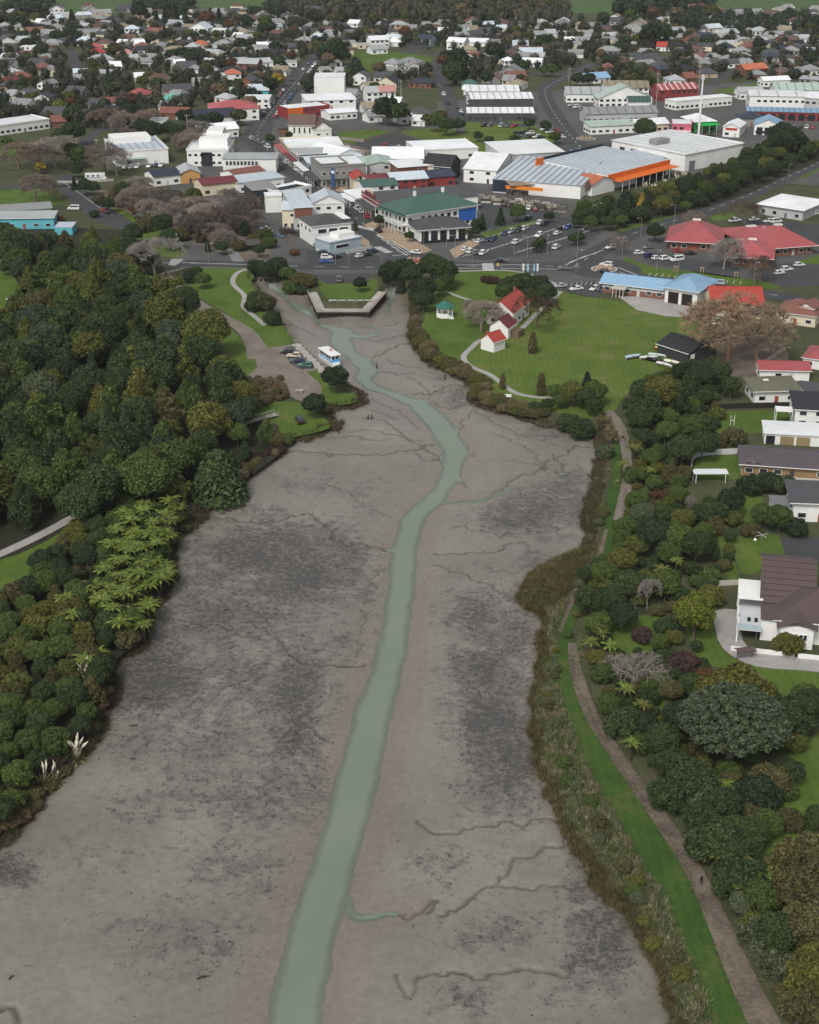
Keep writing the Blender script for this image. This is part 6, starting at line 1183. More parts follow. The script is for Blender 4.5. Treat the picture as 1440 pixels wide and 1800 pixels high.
HX = [(70, 18, 14, 'gable', 'grey', 'white'), (8, 52, 16, 'hip', 'lgrey', 'white'), (38, 54, 20, 'hip', 'grey', 'cream'), (68, 46, 10, 'gable', 'white', 'white'), (95, 45, 18, 'hip', 'white', 'white'), (97, 55, 24, 'hip', 'grey', 'white'), (140, 48, 14, 'hip', 'grey', 'white'), (145, 55, 16, 'gable', 'lgrey', 'white'), (155, 66, 36, 'gable', 'grey', 'white'), (180, 52, 30, 'hip', 'dark', 'grey'), (195, 63, 22, 'mono', 'white', 'white'), (212, 56, 28, 'hip', 'white', 'white'), (232, 64, 24, 'hip', 'pale', 'white', 1), (258, 72, 18, 'hip', 'olive', 'cream'), (330, 55, 18, 'gable', 'white', 'white'), (345, 66, 18, 'hip', 'lgrey', 'white'), (362, 58, 20, 'flat', 'white', 'white', 1), (385, 65, 24, 'flat', 'white', 'white', 1), (405, 52, 16, 'hip', 'grey', 'white'), (416, 72, 14, 'gable', 'white', 'white'), (432, 82, 26, 'gable', 'white', 'cream', 1), (465, 36, 18, 'hip', 'grey', 'white'), (320, 78, 22, 'hip', 'white', 'white'), (300, 84, 20, 'hip', 'white', 'white'), (352, 86, 26, 'hip', 'orange', 'cream'), (336, 90, 22, 'hip', 'lgrey', 'grey'), (395, 92, 30, 'hip', 'grey', 'white', 1), (462, 90, 18, 'gable', 'white', 'white'), (478, 88, 14, 'gable', 'white', 'white'),
 (212, 84, 12, 'gable', 'white', 'cream'), (182, 84, 26, 'hip', 'brown', 'cream'), (248, 86, 14, 'gable', 'white', 'white'), (285, 88, 20, 'hip', 'grey', 'white'), (168, 90, 22, 'hip', 'red', 'cream'), (172, 100, 28, 'hip', 'bright', 'white'), (212, 94, 28, 'gable', 'dark', 'grey'), (258, 96, 28, 'gable', 'navy', 'white'), (50, 96, 30, 'flat', 'white', 'white', 1), (75, 97, 44, 'hip', 'white', 'white', 1), (48, 110, 24, 'hip', 'lgrey', 'cream'), (85, 110, 34, 'hip', 'grey', 'white'), (62, 120, 36, 'gable', 'dark', 'white'), (115, 120, 18, 'hip', 'orange', 'brick'), (70, 128, 30, 'hip', 'rust', 'brown'), (12, 122, 20, 'gable', 'dark', 'white'), (225, 104, 28, 'hip', 'pink', 'cream'), (180, 112, 40, 'hip', 'lgrey', 'white'), (260, 118, 22, 'gable', 'grey', 'white'), (300, 114, 20, 'hip', 'lgrey', 'white'), (318, 120, 20, 'gable', 'white', 'white'), (345, 130, 20, 'hip', 'grey', 'white'), (378, 132, 22, 'gabley', 'lgrey', 'white'), (398, 122, 20, 'gable', 'lgrey', 'white'), (365, 120, 18, 'gable', 'white', 'white'), (425, 120, 36, 'flat', 'lgrey', 'white', 1), (465, 118, 26, 'gable', 'white', 'white'), (450, 142, 26, 'hip', 'dark', 'grey'), (470, 138, 22, 'hip', 'grey', 'white'), (412, 146, 25, 'hip', 'orange', 'white', 1), (370, 146, 20, 'hip', 'lgrey', 'white'), (350, 155, 22, 'gable', 'grey', 'white'),
 (22, 138, 34, 'hip', 'lgrey', 'cream'), (35, 145, 40, 'hip', 'rust', 'brick'), (20, 155, 26, 'gable', 'maroon', 'white'), (185, 140, 26, 'gable', 'white', 'white'), (205, 125, 14, 'gable', 'white', 'white'), (250, 145, 24, 'gable', 'white', 'white'), (130, 150, 18, 'gable', 'grey', 'white'), (75, 165, 16, 'gabley', 'grey', 'white', 1), (20, 178, 40, 'hip', 'lgrey', 'cream'), (50, 175, 26, 'gable', 'dark', 'cream'), (130, 170, 34, 'gable', 'dark', 'grey'), (238, 175, 38, 'hip', 'red', 'white'), (302, 185, 36, 'hip', 'turq', 'white'), (315, 168, 50, 'gable', 'dark', 'grey'), (340, 165, 24, 'gable', 'pale', 'white'), (390, 182, 30, 'hip', 'lgrey', 'white'), (420, 168, 20, 'hip', 'sage', 'white'), (455, 168, 34, 'gable', 'pale', 'teal'), (35, 195, 34, 'gable', 'grey', 'white'), (75, 190, 26, 'gabley', 'black', 'white', 1), (55, 195, 30, 'gable', 'dark', 'charcoal'), (92, 210, 36, 'gable', 'dark', 'white'), (135, 212, 44, 'gable', 'dark', 'white'), (168, 195, 26, 'gable', 'dark', 'cream'), (200, 190, 44, 'gable', 'rust', 'white'), (192, 205, 30, 'gable', 'black', 'brown'), (305, 210, 50, 'gable', 'rust', 'brick'), (290, 198, 18, 'gable', 'grey', 'white'), (105, 225, 24, 'gable', 'rust', 'brown'), (278, 223, 30, 'flat', 'white', 'white'),
 (490, 54, 16, 'gable', 'white', 'white'), (520, 64, 20, 'gable', 'white', 'white'), (545, 52, 20, 'hip', 'grey', 'white'), (600, 18, 48, 'gable', 'white', 'white'), (620, 48, 20, 'gable', 'white', 'white'), (650, 75, 18, 'gable', 'white', 'white'), (668, 84, 34, 'gable', 'white', 'white', 1), (692, 82, 28, 'hip', 'white', 'white'), (640, 86, 20, 'flat', 'lgrey', 'cream'), (668, 95, 30, 'gable', 'white', 'white'), (745, 82, 26, 'gable', 'navy', 'blue', 1), (742, 92, 28, 'gable', 'pale', 'white'), (690, 63, 22, 'hip', 'white', 'white'), (722, 58, 16, 'gable', 'grey', 'white'), (778, 62, 14, 'gable', 'white', 'white'), (811, 62, 18, 'hip', 'sage', 'white'), (836, 60, 16, 'gable', 'white', 'white'), (850, 62, 20, 'gable', 'dark', 'grey'), (800, 88, 32, 'gable', 'white', 'white', 1), (840, 82, 34, 'gable', 'white', 'white'), (820, 75, 40, 'mono', 'dark', 'charcoal'), (885, 82, 30, 'gable', 'white', 'white'), (915, 88, 26, 'gable', 'pale', 'white'), (950, 68, 20, 'gable', 'white', 'white'), (512, 102, 16, 'gable', 'white', 'white'), (520, 104, 38, 'mono', 'white', 'white'), (500, 118, 44, 'flat', 'lgrey', 'white'), (492, 134, 24, 'gable', 'white', 'white'), (515, 128, 20, 'gable', 'dark', 'grey'), (575, 134, 18, 'gable', 'grey', 'white'), (592, 118, 18, 'hip', 'grey', 'white'), (605, 136, 22, 'gable', 'lgrey', 'white'), (632, 150, 24, 'gabley', 'white', 'white', 1), (675, 145, 36, 'gable', 'white', 'white'), (700, 135, 30, 'hip', 'dark', 'grey'), (727, 132, 14, 'gabley', 'grey', 'white', 1), (738, 155, 40, 'hip', 'navy', 'brick'), (715, 118, 40, 'hip', 'white', 'white'), (685, 120, 30, 'hip', 'grey', 'white'), (655, 162, 20, 'gable', 'white', 'white'), (680, 170, 32, 'gable', 'pink', 'white'), (655, 180, 20, 'gable', 'lgrey', 'white', 1), (650, 200, 24, 'gable', 'white', 'white'), (716, 218, 20, 'gabley', 'lgrey', 'white', 1), (735, 222, 18, 'gable', 'white', 'white'), (660, 215, 26, 'gable', 'grey', 'white'), (615, 175, 20, 'gable', 'grey', 'white'), (690, 190, 24, 'gable', 'white', 'cream'),
 (820, 118, 20, 'gabley', 'white', 'white', 1), (848, 130, 18, 'gable', 'white', 'white'), (835, 108, 22, 'gable', 'rust', 'white'), (895, 122, 18, 'hip', 'white', 'white', 1), (920, 130, 34, 'hip', 'grey', 'white', 1), (935, 118, 34, 'gable', 'white', 'white'), (825, 158, 26, 'hip', 'green', 'white'), (850, 158, 26, 'gable', 'green', 'cream'), (845, 168, 60, 'gable', 'white', 'white'), (892, 150, 18, 'gable', 'white', 'cream'), (915, 150, 22, 'hip', 'pink', 'white'), (905, 158, 28, 'hip', 'white', 'white'), (900, 170, 34, 'gable', 'dark', 'grey'), (945, 108, 20, 'gable', 'white', 'white'),
 (1080, 36, 12, 'gabley', 'white', 'white'), (1025, 52, 16, 'gabley', 'white', 'white'), (1038, 53, 12, 'gable', 'grey', 'grey'), (968, 66, 18, 'gable', 'white', 'white'), (988, 68, 22, 'gable', 'white', 'white'), (1002, 80, 16, 'gable', 'white', 'white'), (1075, 70, 26, 'gable', 'white', 'cream'), (1125, 64, 20, 'hip', 'white', 'white'), (1168, 45, 12, 'gable', 'white', 'white'), (1195, 62, 24, 'gable', 'lgrey', 'white'), (1240, 72, 24, 'gable', 'navy', 'grey'), (1313, 62, 20, 'hip', 'lgrey', 'white'), (1340, 62, 28, 'hip', 'lgrey', 'white'), (1378, 60, 20, 'gable', 'white', 'white'), (1395, 60, 18, 'gable', 'white', 'white'), (1362, 70, 12, 'gabley', 'grey', 'white'), (1415, 75, 34, 'hip', 'white', 'white'), (1318, 84, 20, 'gable', 'olive', 'cream'), (1162, 90, 16, 'gable', 'bright', 'white'), (1218, 95, 34, 'hip', 'brown', 'cream'), (1380, 35, 24, 'gable', 'grey', 'white'), (1120, 108, 26, 'gable', 'white', 'white'), (1145, 110, 26, 'gable', 'white', 'white'), (1073, 128, 24, 'hip', 'rust', 'brick'), (1058, 146, 34, 'gable', 'blue', 'white'), (1030, 148, 24, 'gable', 'blue', 'grey'), (1012, 102, 26, 'gable', 'grey', 'white'), (1240, 118, 26, 'hip', 'white', 'white'), (1275, 120, 50, 'gable', 'white', 'white'), (1330, 130, 50, 'gable', 'orange', 'brick'), (1310, 108, 28, 'hip', 'white', 'cream'), (1190, 150, 30, 'hip', 'lgrey', 'white'), (1215, 146, 20, 'gable', 'rust', 'brick'), (1400, 135, 30, 'hip', 'grey', 'brick'), (1425, 148, 40, 'mono', 'lgrey', 'grey')]
# modern estate of dark roofs at the right
q = random.Random(31)
for i in range(44):
    u, v = q.uniform(1130, 1440), q.uniform(74, 140); HX.append((u, v, q.uniform(26, 34), 'hip', q.choice(['dark', 'black', 'dark', 'grey', 'navy', 'brown']), q.choice(['grey', 'brick', 'tan', 'white', 'cream'])))
nh = 0
for hh in HX:
    p = P(hh[0], hh[1]); wm = hh[2] / kpx(hh[1])
    if not isfree(p.x, p.y + 4, min(5, wm * .3)): continue
    house(*hh); nh += 1
for tries in range(6000):
    if nh >= 285: break
    u = q.uniform(-30, 1470); v = 24 + (215 - 24) * q.random() ** 1.5
    if v > 165 and 330 < u: continue
    if u > 980 and v > 130 and u < 1470: continue
    if pinside(u, v, [(605, 85), (770, 88), (780, 112), (640, 135)]) or pinside(u, v, [(960, 70), (1100, 70), (1100, 100), (960, 100)]): continue
    if v < 42 and 620 < u < 1120: continue
    p = P(u, v)
    if isfree(p.x, p.y + 4, 7.5) and free_of_roads(p.x, p.y + 4, 8):
        house(u, v, q.uniform(11, 16) * kpx(v), q.choice(['hip', 'gable', 'hip', 'gabley']), q.choice(['grey', 'lgrey', 'dark', 'grey', 'dark', 'rust', 'dark', 'brown', 'pale', 'tan', 'black']), q.choice(['lgrey', 'cream', 'white', 'grey', 'brick', 'tan']), q.random() < .15); nh += 1
# far houses too small to tell apart one by one are part of the farmland edge
# ================= hills, paddocks and the far wood
def hill(name, pts, hgt, m):
    me_v, me_f = [], []; n = 60; mm = 24
    (x0, y0), (x1, y1) = pts
    for j in range(mm + 1):
        for i in range(n + 1):
            s, t = i / n, j / mm; x = x0 + (x1 - x0) * s; y = y0 + (y1 - y0) * t
            z = hgt * (.5 - .5 * math.cos(math.pi * min(1, t * 1.6))) * (.6 + .8 * float(fbm(x * .003, y * .003, 2, 3)))
            me_v.append((x, y, LZ - .05 + z * min(1, 8 * s, 8 * (1 - s))))
            if i and j: k = j * (n + 1) + i; me_f.append((k - n - 2, k - n - 1, k, k - 1))
    return tag(obj(name, mesh(name, me_v, me_f, m, True)), kind='structure')
hill('hills', ((-1300, 1330), (1300, 3200)), 26, 'paddock')
def hz(x, y): 
    if y < 1330: return LZ
    t = (y - 1330) / 1870; s = (x + 1300) / 2600
    return LZ - .05 + 26 * (.5 - .5 * math.cos(math.pi * min(1, t * 1.6))) * (.6 + .8 * float(fbm(x * .003, y * .003, 2, 3))) * min(1, 8 * s, 8 * (1 - s))
sheet('paddock', [(-20, 14), (130, 12), (235, 10), (232, 20), (150, 20), (60, 16)], 'paddock', .06); sheet('paddock', [(1010, 8), (1090, 4), (1090, 28), (1060, 26)], 'paddock', .06); sheet('paddock', [(1170, 30), (1440, 24), (1460, 46), (1300, 46), (1200, 38)], 'paddock', .06); sheet('paddock', [(330, 14), (460, 8), (480, 20), (380, 22)], 'paddock', .062)
# ================= town trees
WT = 'among the houses of the suburb'
placed = {'small': 0, 'smallcone': 0}
for u, v, h, s, tn in [(60, 20, 12, 'small', 'deep'), (245, 22, 14, 'small', 'deep'), (290, 28, 13, 'smallcone', 'deep'), (310, 26, 14, 'smallcone', 'deep'), (325, 27, 13, 'smallcone', 'dark'), (275, 30, 12, 'smallcone', 'deep'), (385, 27, 13, 'smallcone', 'deep'), (370, 26, 12, 'smallcone', 'deep'), (575, 95, 14, 'small', 'dark'), (590, 85, 13, 'small', 'dark'), (560, 88, 12, 'small', 'brown'), (600, 100, 10, 'small', 'deep'), (800, 118, 15, 'small', 'dark'), (805, 105, 14, 'small', 'deep'), (795, 132, 12, 'small', 'dark'), (870, 92, 13, 'small', 'deep'), (855, 138, 9, 'small', 'deep'), (778, 108, 8, 'small', 'rust'), (680, 195, 14, 'small', 'deep'), (700, 200, 12, 'small', 'dark'), (690, 182, 10, 'smallcone', 'deep'), (785, 222, 9, 'round', 'dark'), (765, 215, 9, 'round', 'green'), (805, 220, 8, 'lumpy', 'blue'), (775, 205, 7, 'small', 'brown'), (750, 210, 6, 'small', 'brown'),
    (1145, 62, 16, 'small', 'deep'), (1160, 58, 16, 'small', 'dark'), (1135, 230, 11, 'round', 'dark'), (1140, 148, 10, 'small', 'dark'), (1110, 145, 10, 'small', 'brown'), (1035, 140, 8, 'small', 'deep'), (1015, 140, 8, 'small', 'dark'), (1388, 250, 14, 'round', 'deep'), (1375, 235, 12, 'lumpy', 'deep'), (1365, 250, 10, 'lumpy', 'dark'), (1040, 72, 8, 'smallcone', 'deep'), (1055, 70, 8, 'smallcone', 'deep'), (1070, 76, 8, 'smallcone', 'deep'), (1100, 72, 8, 'small', 'dark'), (125, 205, 9, 'small', 'dark'), (105, 190, 8, 'small', 'bright'), (230, 200, 11, 'round', 'deep'), (250, 225, 9, 'lumpy', 'deep'), (270, 232, 10, 'round', 'deep'), (295, 228, 9, 'lumpy', 'dark'), (315, 235, 9, 'round', 'deep'), (355, 215, 9, 'lumpy', 'deep'), (130, 235, 11, 'round', 'dark'), (105, 242, 9, 'lumpy', 'dark'), (140, 275, 10, 'lumpy', 'green'), (130, 270, 9, 'round', 'dark'), (135, 300, 6, 'lumpy', 'dark'), (150, 328, 7, 'lumpy', 'deep'), (130, 320, 6, 'conifer', 'deep'), (165, 330, 6, 'lumpy', 'dark'), (12, 250, 6, 'small', 'green'), (72, 295, 5, 'small', 'gold'), (490, 140, 8, 'small', 'gold'), (475, 150, 9, 'small', 'deep'), (545, 152, 8, 'small', 'deep'), (905, 248, 6, 'small', 'dark'), (963, 262, 7, 'lumpy', 'deep'), (900, 268, 7, 'lumpy', 'dark'), (860, 248, 5, 'small', 'dark'), (840, 240, 5, 'small', 'dark'), (975, 242, 6, 'small', 'green'), (930, 218, 6, 'small', 'dark'), (960, 222, 6, 'small', 'dark'), (1248, 250, 8, 'lumpy', 'dark'), (508, 238, 4, 'small', 'dark'), (475, 245, 5, 'small', 'dark')]: tpx(s, u, v, h, 1.1, tn, WT)
# belts of trees: below the supermarket, beside the stream, car park
WBE = 'in the planted belt below the supermarket'
BELT = [(1010, 378), (1040, 360), (1075, 350), (1140, 345), (1200, 325), (1250, 300), (1310, 270), (1380, 250), (1440, 250), (1440, 285), (1400, 300), (1330, 335), (1260, 360), (1180, 380), (1100, 395), (1030, 392)]
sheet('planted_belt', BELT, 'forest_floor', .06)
for x, y in scatter(BELT, 6.4, LZ + 3, 8, avoid=lambda x, y: not isfree(x, y, 1)): s, tn = rng.choice([('lumpy', 'dark'), ('round', 'dark'), ('lumpy', 'deep'), ('lumpy', 'green'), ('round', 'olive'), ('feather', 'dark')]); tree(s, x, y, rng.uniform(4.5, 7.5), 1.2, tn, WBE)
tpx('cypress', 1100, 358, 12, .95, 'deep', label='tall dark conifer beside the golden one in the belt'); tpx('conifer', 1128, 358, 10, 1.1, 'gold', label='golden yellow conifer in the belt below the warehouse'); tpx('feather', 1070, 365, 8, 1.2, 'dark', WBE); tpx('lumpy', 1085, 380, 6, 1.2, 'blue', WBE)
for u, v in [(1190, 322), (1170, 332), (1205, 318), (1150, 340), (1135, 336)]: pampas(u, v, 2.5, 7, 'in the belt below the supermarket')
for u, v, h, s in [(880, 378, 7, 'conifer'), (910, 375, 6.5, 'round'), (838, 395, 5, 'lumpy'), (848, 388, 6, 'conifer'), (835, 408, 4.5, 'lumpy'), (965, 382, 4, 'round'), (945, 432, 5, 'wisp'), (955, 428, 4, 'wisp'), (1010, 420, 5, 'lumpy'), (1018, 418, 5, 'lumpy'), (1152, 408, 7, 'lumpy'), (1013, 392, 4, 'lumpy'), (668, 388, 5, 'lumpy'), (720, 415, 4, 'lumpy'), (815, 408, 4, 'lumpy'), (625, 395, 4, 'column')]: tpx(s, u, v, h, 1.1, rng.choice(['deep', 'dark', 'green']), 'around the hotel and the main car park')
for u, v, h, tn, k, wd in [(1220, 388, 8, 'brownb', 0, 1.1), (1310, 372, 10, 'redb', 0, 1.2), (1275, 440, 11, 'brownb', 1, 1), (1340, 465, 9, 'redb', 1, 1.1), (1090, 430, 6, 'brownb', 0, 1), (1085, 425, 5, 'redb', 0, 1), (1030, 345, 8, 'redb', 2, .6)]: bare(u, v, h, tn, 'beside the civic buildings and the road bend', k, wd)
e = bare(1285, 566, 18, 'russet', '', 1, 1.3, label='huge leafless russet tree in front of the red-roofed house'); bare(1338, 582, 15, 'russet', '', 0, 1.35, label='second leafless russet tree merging with the huge one')
sheet('leaf_litter', [(1240, 600), (1300, 590), (1370, 600), (1385, 640), (1330, 660), (1270, 660), (1245, 640)], 'dirt', .05, 3)
bare(516, 425, 8, 'redb', '', 2, .9, label='reddish bare poplar by the pale blue shop'); tpx('dome', 517, 443, 2, 1.6, 'rust', label='low rust-red shrub bed under the reddish poplar'); bare(270, 448, 14, 'greyb', '', 0, 1.1, label='pale grey leafless tree at the bush edge by the road')
WST = 'along the stream behind the shops'
for u, v, h, k in [(30, 268, 11, 1), (75, 275, 10, 0), (95, 262, 12, 0), (60, 325, 10, 1), (185, 275, 11, 0), (205, 285, 9, 0), (230, 350, 9, 1), (250, 345, 9, 0), (260, 365, 8, 1), (285, 355, 9, 0), (300, 350, 9, 1), (320, 365, 8, 0), (340, 360, 8, 1), (360, 375, 8, 0), (380, 385, 8, 1), (350, 395, 8, 0), (375, 405, 7, 1), (400, 385, 8, 0), (415, 370, 9, 1), (435, 385, 7, 0), (395, 415, 6, 1), (330, 390, 7, 0), (300, 375, 8, 1), (225, 240, 8, 0), (345, 250, 10, 0), (330, 245, 9, 1), (260, 205, 8, 0), (180, 205, 9, 0), (220, 210, 9, 1), (345, 225, 8, 0), (240, 325, 7, 0), (440, 350, 6, 1), (405, 345, 6, 0)]: [bare(u + dx, v + dy, h * m_, rng.choice(['redb', 'brownb', 'brownb', 'redb']), WST, k, 1.3) for dx, dy, m_ in ((0, 0, 1.15), (rng.uniform(-16, 16), rng.uniform(-8, 8), .95))[:2 if 190 < u < 450 and v > 320 else 1]]
for u, v, h, s, tn in [(200, 345, 8, 'feather', 'brown'), (215, 335, 8, 'lumpy', 'dark'), (190, 360, 6, 'lumpy', 'dark'), (240, 370, 6, 'wisp', 'rust'), (295, 360, 6, 'wisp', 'gold'), (285, 395, 9, 'lumpy', 'dark'), (325, 390, 8, 'feather', 'deep'), (235, 412, 7, 'round', 'deep'), (265, 385, 5, 'dome', 'brown'), (310, 345, 5, 'dome', 'green'), (340, 340, 5, 'dome', 'green'), (430, 400, 6, 'feather', 'deep'), (390, 435, 5, 'lumpy', 'dark'), (365, 430, 5, 'column', 'deep'), (465, 410, 4, 'dome', 'green'), (475, 425, 4, 'dome', 'green'), (455, 440, 5, 'lumpy', 'dark'), (420, 430, 4, 'dome', 'brown'), (445, 420, 4, 'dome', 'brown'), (250, 395, 5, 'dome', 'brown'), (175, 350, 4, 'dome', 'brown'), (355, 415, 4, 'dome', 'brown'), (315, 410, 5, 'dome', 'brown'), (270, 400, 3, 'column', 'green'), (165, 375, 3, 'dome', 'dark'), (30, 370, 3, 'dome', 'green'), (45, 372, 3, 'dome', 'dark'), (105, 385, 3, 'dome', 'rust'), (300, 420, 8, 'lumpy', 'dark')]: tpx(s, u, v, h, 1.15, tn, WST)
STREAM = [(150, 340), (190, 340), (250, 375), (330, 400), (400, 430), (440, 460), (420, 468), (350, 440), (280, 405), (200, 370)]
sheet('stream_bank', [(160, 335), (260, 330), (380, 350), (450, 400), (480, 450), (440, 460), (380, 440), (300, 415), (220, 385), (180, 360)], 'dirt', .02)
ribbon('water', [(235, 372), (260, 385), (300, 400), (360, 420), (400, 432), (412, 448), (420, 460)], [3, 2.5, 2, 3, 3, 4, 4], simple('stream_water', (.25, .27, .26), .08, .3, .1), .04)
# scattered town trees
nt_ = 0; bag2 = [('small', 'deep', 5), ('small', 'dark', 6), ('small', 'green', 3), ('small', 'brown', 4), ('smallcone', 'deep', 2), ('small', 'olive', 2), ('small', 'grey', 1), ('small', 'tan', 2), ('small', 'rust', 1)]; bag2 = [b for b in bag2 for _ in range(b[2])]
for tries in range(30000):
    if nt_ >= 280: break
    u = q.uniform(-40, 1480); v = 6 + 225 * q.random() ** 1.7
    if v > 165 and u > 460: continue
    if pinside(u, v, [(612, 92), (760, 95), (765, 110), (650, 130), (620, 120)]) or pinside(u, v, [(970, 74), (1100, 74), (1100, 94), (970, 98)]): continue
    if (u > 1000 and v > 140) or (v < 40 and (95 < u < 240 or 985 < u < 1078 or 1262 < u < 1440 or 335 < u < 470)): continue
    p = P(u, v)
    if not isfree(p.x, p.y, 2.0) or not free_of_roads(p.x, p.y, 1.5): continue
    s, tn, _ = q.choice(bag2); h = q.uniform(4.5, 9.5) if v > 60 else q.uniform(6, 12)
    tree(s, p.x, p.y, h, q.uniform(.9, 1.3), tn, WT, z=hz(p.x, p.y)); occ(p.x, p.y, h * .22); nt_ += 1
def mass(name, pts, hts, m, label, seed, size=1.6, n=34):
    """a far-off wood that reads as one mass"""
    qq = np.random.RandomState(seed); V_, N_, S_ = [], [], []; cores = []
    P_ = []; Nn = []
    for (x, y), h in zip(pts, hts):
        d = qq.normal(size=(n, 3)); d /= np.linalg.norm(d, axis=1, keepdims=True); d[:, 2] = np.abs(d[:, 2])
        r = np.array([h * .4, h * .4, h * .5]); c = np.array([x, y, hz(x, y) + h * .5]); P_.append(c + d * r * (.85 + .3 * qq.rand(n, 1))); Nn.append(d + qq.normal(size=d.shape) * .4); cores.append((c, r * .85))
    me = leafmesh(name, np.vstack(P_), np.vstack(Nn), size, 1.5, cores); o = tag(obj(name, me, color=m), label, None, None, 'stuff'); return o
OPEN = [[(95, -40), (240, -40), (240, 36), (95, 40)], [(985, -40), (1078, -40), (1078, 40), (1000, 40)], [(1262, -40), (1410, -40), (1440, 20), (1440, 34), (1270, 38)], [(335, -40), (470, -40), (470, 30), (340, 32)], [(0, -40), (50, -40), (50, 22), (0, 22)], [(605, 84), (770, 86), (775, 118), (640, 138)]]
def openland(u, v): return any(pinside(u, v, o_) for o_ in OPEN)
def far(poly, n, h0, h1, seed):
    qq = random.Random(seed); out = []; hs_ = []
    for _ in range(n * 30):
        if len(out) >= n: break
        u = qq.uniform(min(a for a, b in poly), max(a for a, b in poly)); v = qq.uniform(min(b for a, b in poly), max(b for a, b in poly))
        if pinside(u, v, poly):
            p = P(u, v)
            if isfree(p.x, p.y, 1.5) and not openland(u, v): out.append((p.x, p.y)); hs_.append(qq.uniform(h0, h1))
    return out, hs_
mass('far_wood', *far([(500, -30), (1030, -30), (1040, 30), (960, 52), (850, 44), (700, 40), (560, 42), (500, 30)], 420, 8, 14, 1), (.055, .052, .034), 'grey-green wood filling the valley beyond the town', 1)
mass('pine_wood', *far([(1085, -30), (1255, -30), (1250, 30), (1160, 32), (1082, 30)], 130, 12, 17, 2), (.022, .034, .022), 'dark pine plantation on the far green hill', 2)
mass('shelter_belt', *far([(0, -20), (60, -14), (240, 0), (470, -14), (500, 0), (500, 34), (380, 30), (240, 24), (235, 10), (100, 26), (0, 28)], 170, 8, 13, 3), (.03, .042, .022), 'dark shelter trees along the far paddock edge', 3)
mass('hedgerow', *far([(1170, 26), (1450, 34), (1450, 56), (1300, 56), (1170, 50)], 110, 7, 12, 4), (.03, .042, .024), 'dark hedgerow trees below the right paddocks', 4)
mass('hedgerow', *far([(1100, -40), (1500, -40), (1500, 12), (1430, 22), (1300, 6), (1260, 12)], 70, 6, 12, 5), (.035, .045, .026), 'scattered dark trees across the far hill paddocks', 5)
SUB = [(-20, 24), (1460, 24), (1460, 140), (1150, 142), (1000, 150), (960, 120), (800, 150), (640, 150), (470, 175), (340, 190), (250, 225), (-20, 225)]
for i, (n_, c_, lb) in enumerate([(1350, (.026, .034, .02), 'dark hedges and garden trees massed between the suburb houses'), (500, (.05, .056, .028), 'olive garden shrubs massed between the suburb houses'), (320, (.085, .075, .06), 'leafless brown garden trees massed between the suburb houses')]): mass('garden_shrubbery', *far(SUB, n_, 2.5, (9, 7, 8)[i], 6 + i), c_, lb, 6 + i, .8, 56)
# the smallest houses, past those built one by one
vs, fs, tc = [], [], []; qh = random.Random(77)
for _ in range(4000):
    if len(vs) >= 10 * 230: break
    u, v = qh.uniform(-30, 1470), qh.uniform(16, 120); p = P(u, v)
    if (v < 40 and 520 < u < 1130) or pinside(u, v, [(605, 85), (770, 88), (780, 112), (640, 135)]) or not isfree(p.x, p.y, 5.5) or not free_of_roads(p.x, p.y, 6): continue
    w, dd, h, a_ = qh.uniform(5, 8), qh.uniform(4, 5), qh.uniform(2.6, 3.2), qh.uniform(-.5, .5); k = len(vs); ca, sa = math.cos(a_), math.sin(a_); occ(p.x, p.y, 6); z0 = hz(p.x, p.y)
    for x, y, z in [(-w, -dd, -.3), (w, -dd, -.3), (w, dd, -.3), (-w, dd, -.3), (-w, -dd, h), (w, -dd, h), (w, dd, h), (-w, dd, h), (-w * .7, 0, h + 2.2), (w * .7, 0, h + 2.2)]: vs.append((p.x + ca * x - sa * y, p.y + sa * x + ca * y, z0 + z))
    fs += [tuple(k + j for j in f_) for f_ in [(0, 1, 5, 4), (1, 2, 6, 5), (3, 0, 4, 7), (4, 5, 9, 8), (6, 7, 8, 9), (5, 6, 9), (7, 4, 8)]]; wc_ = qh.choice([LGREY, CREAM, GREY, DGREY]); rc_ = RC[qh.choice(['grey', 'dark', 'lgrey', 'grey', 'brown', 'dark', 'pale', 'black'])]; tc += [wc_] * 3 + [rc_] * 4
me = mesh('far_houses', vs, fs, 'blade'); at = me.attributes.new('tint', 'FLOAT_COLOR', 'FACE'); at.data.foreach_set('color', np.concatenate([np.array(tc), np.ones((len(tc), 1))], 1).astype(np.float32).ravel()); tag(obj('far_houses', me), 'crowd of tiny pale houses filling the far suburb', None, None, 'stuff')

# ================= thin haze over the whole place
hb = mesh('haze', [(x, y, z) for z in (-3.0, 175.0) for y in (-700, 6100) for x in (-4600, 4600)], [(0, 2, 3, 1), (4, 5, 7, 6), (0, 1, 5, 4), (2, 6, 7, 3), (0, 4, 6, 2), (1, 3, 7, 5)])
hm = bpy.data.materials.new('haze'); hm.use_nodes = True; hm.node_tree.nodes.clear(); _o = hm.node_tree.nodes.new('ShaderNodeOutputMaterial'); _v = hm.node_tree.nodes.new('ShaderNodeVolumePrincipled')
_v.inputs['Color'].default_value = (.86, .9, .95, 1); _v.inputs['Density'].default_value = .00004; hm.node_tree.links.new(_v.outputs[0], _o.inputs['Volume']); hb.materials.append(hm)
tag(obj('haze', hb), kind='stuff')
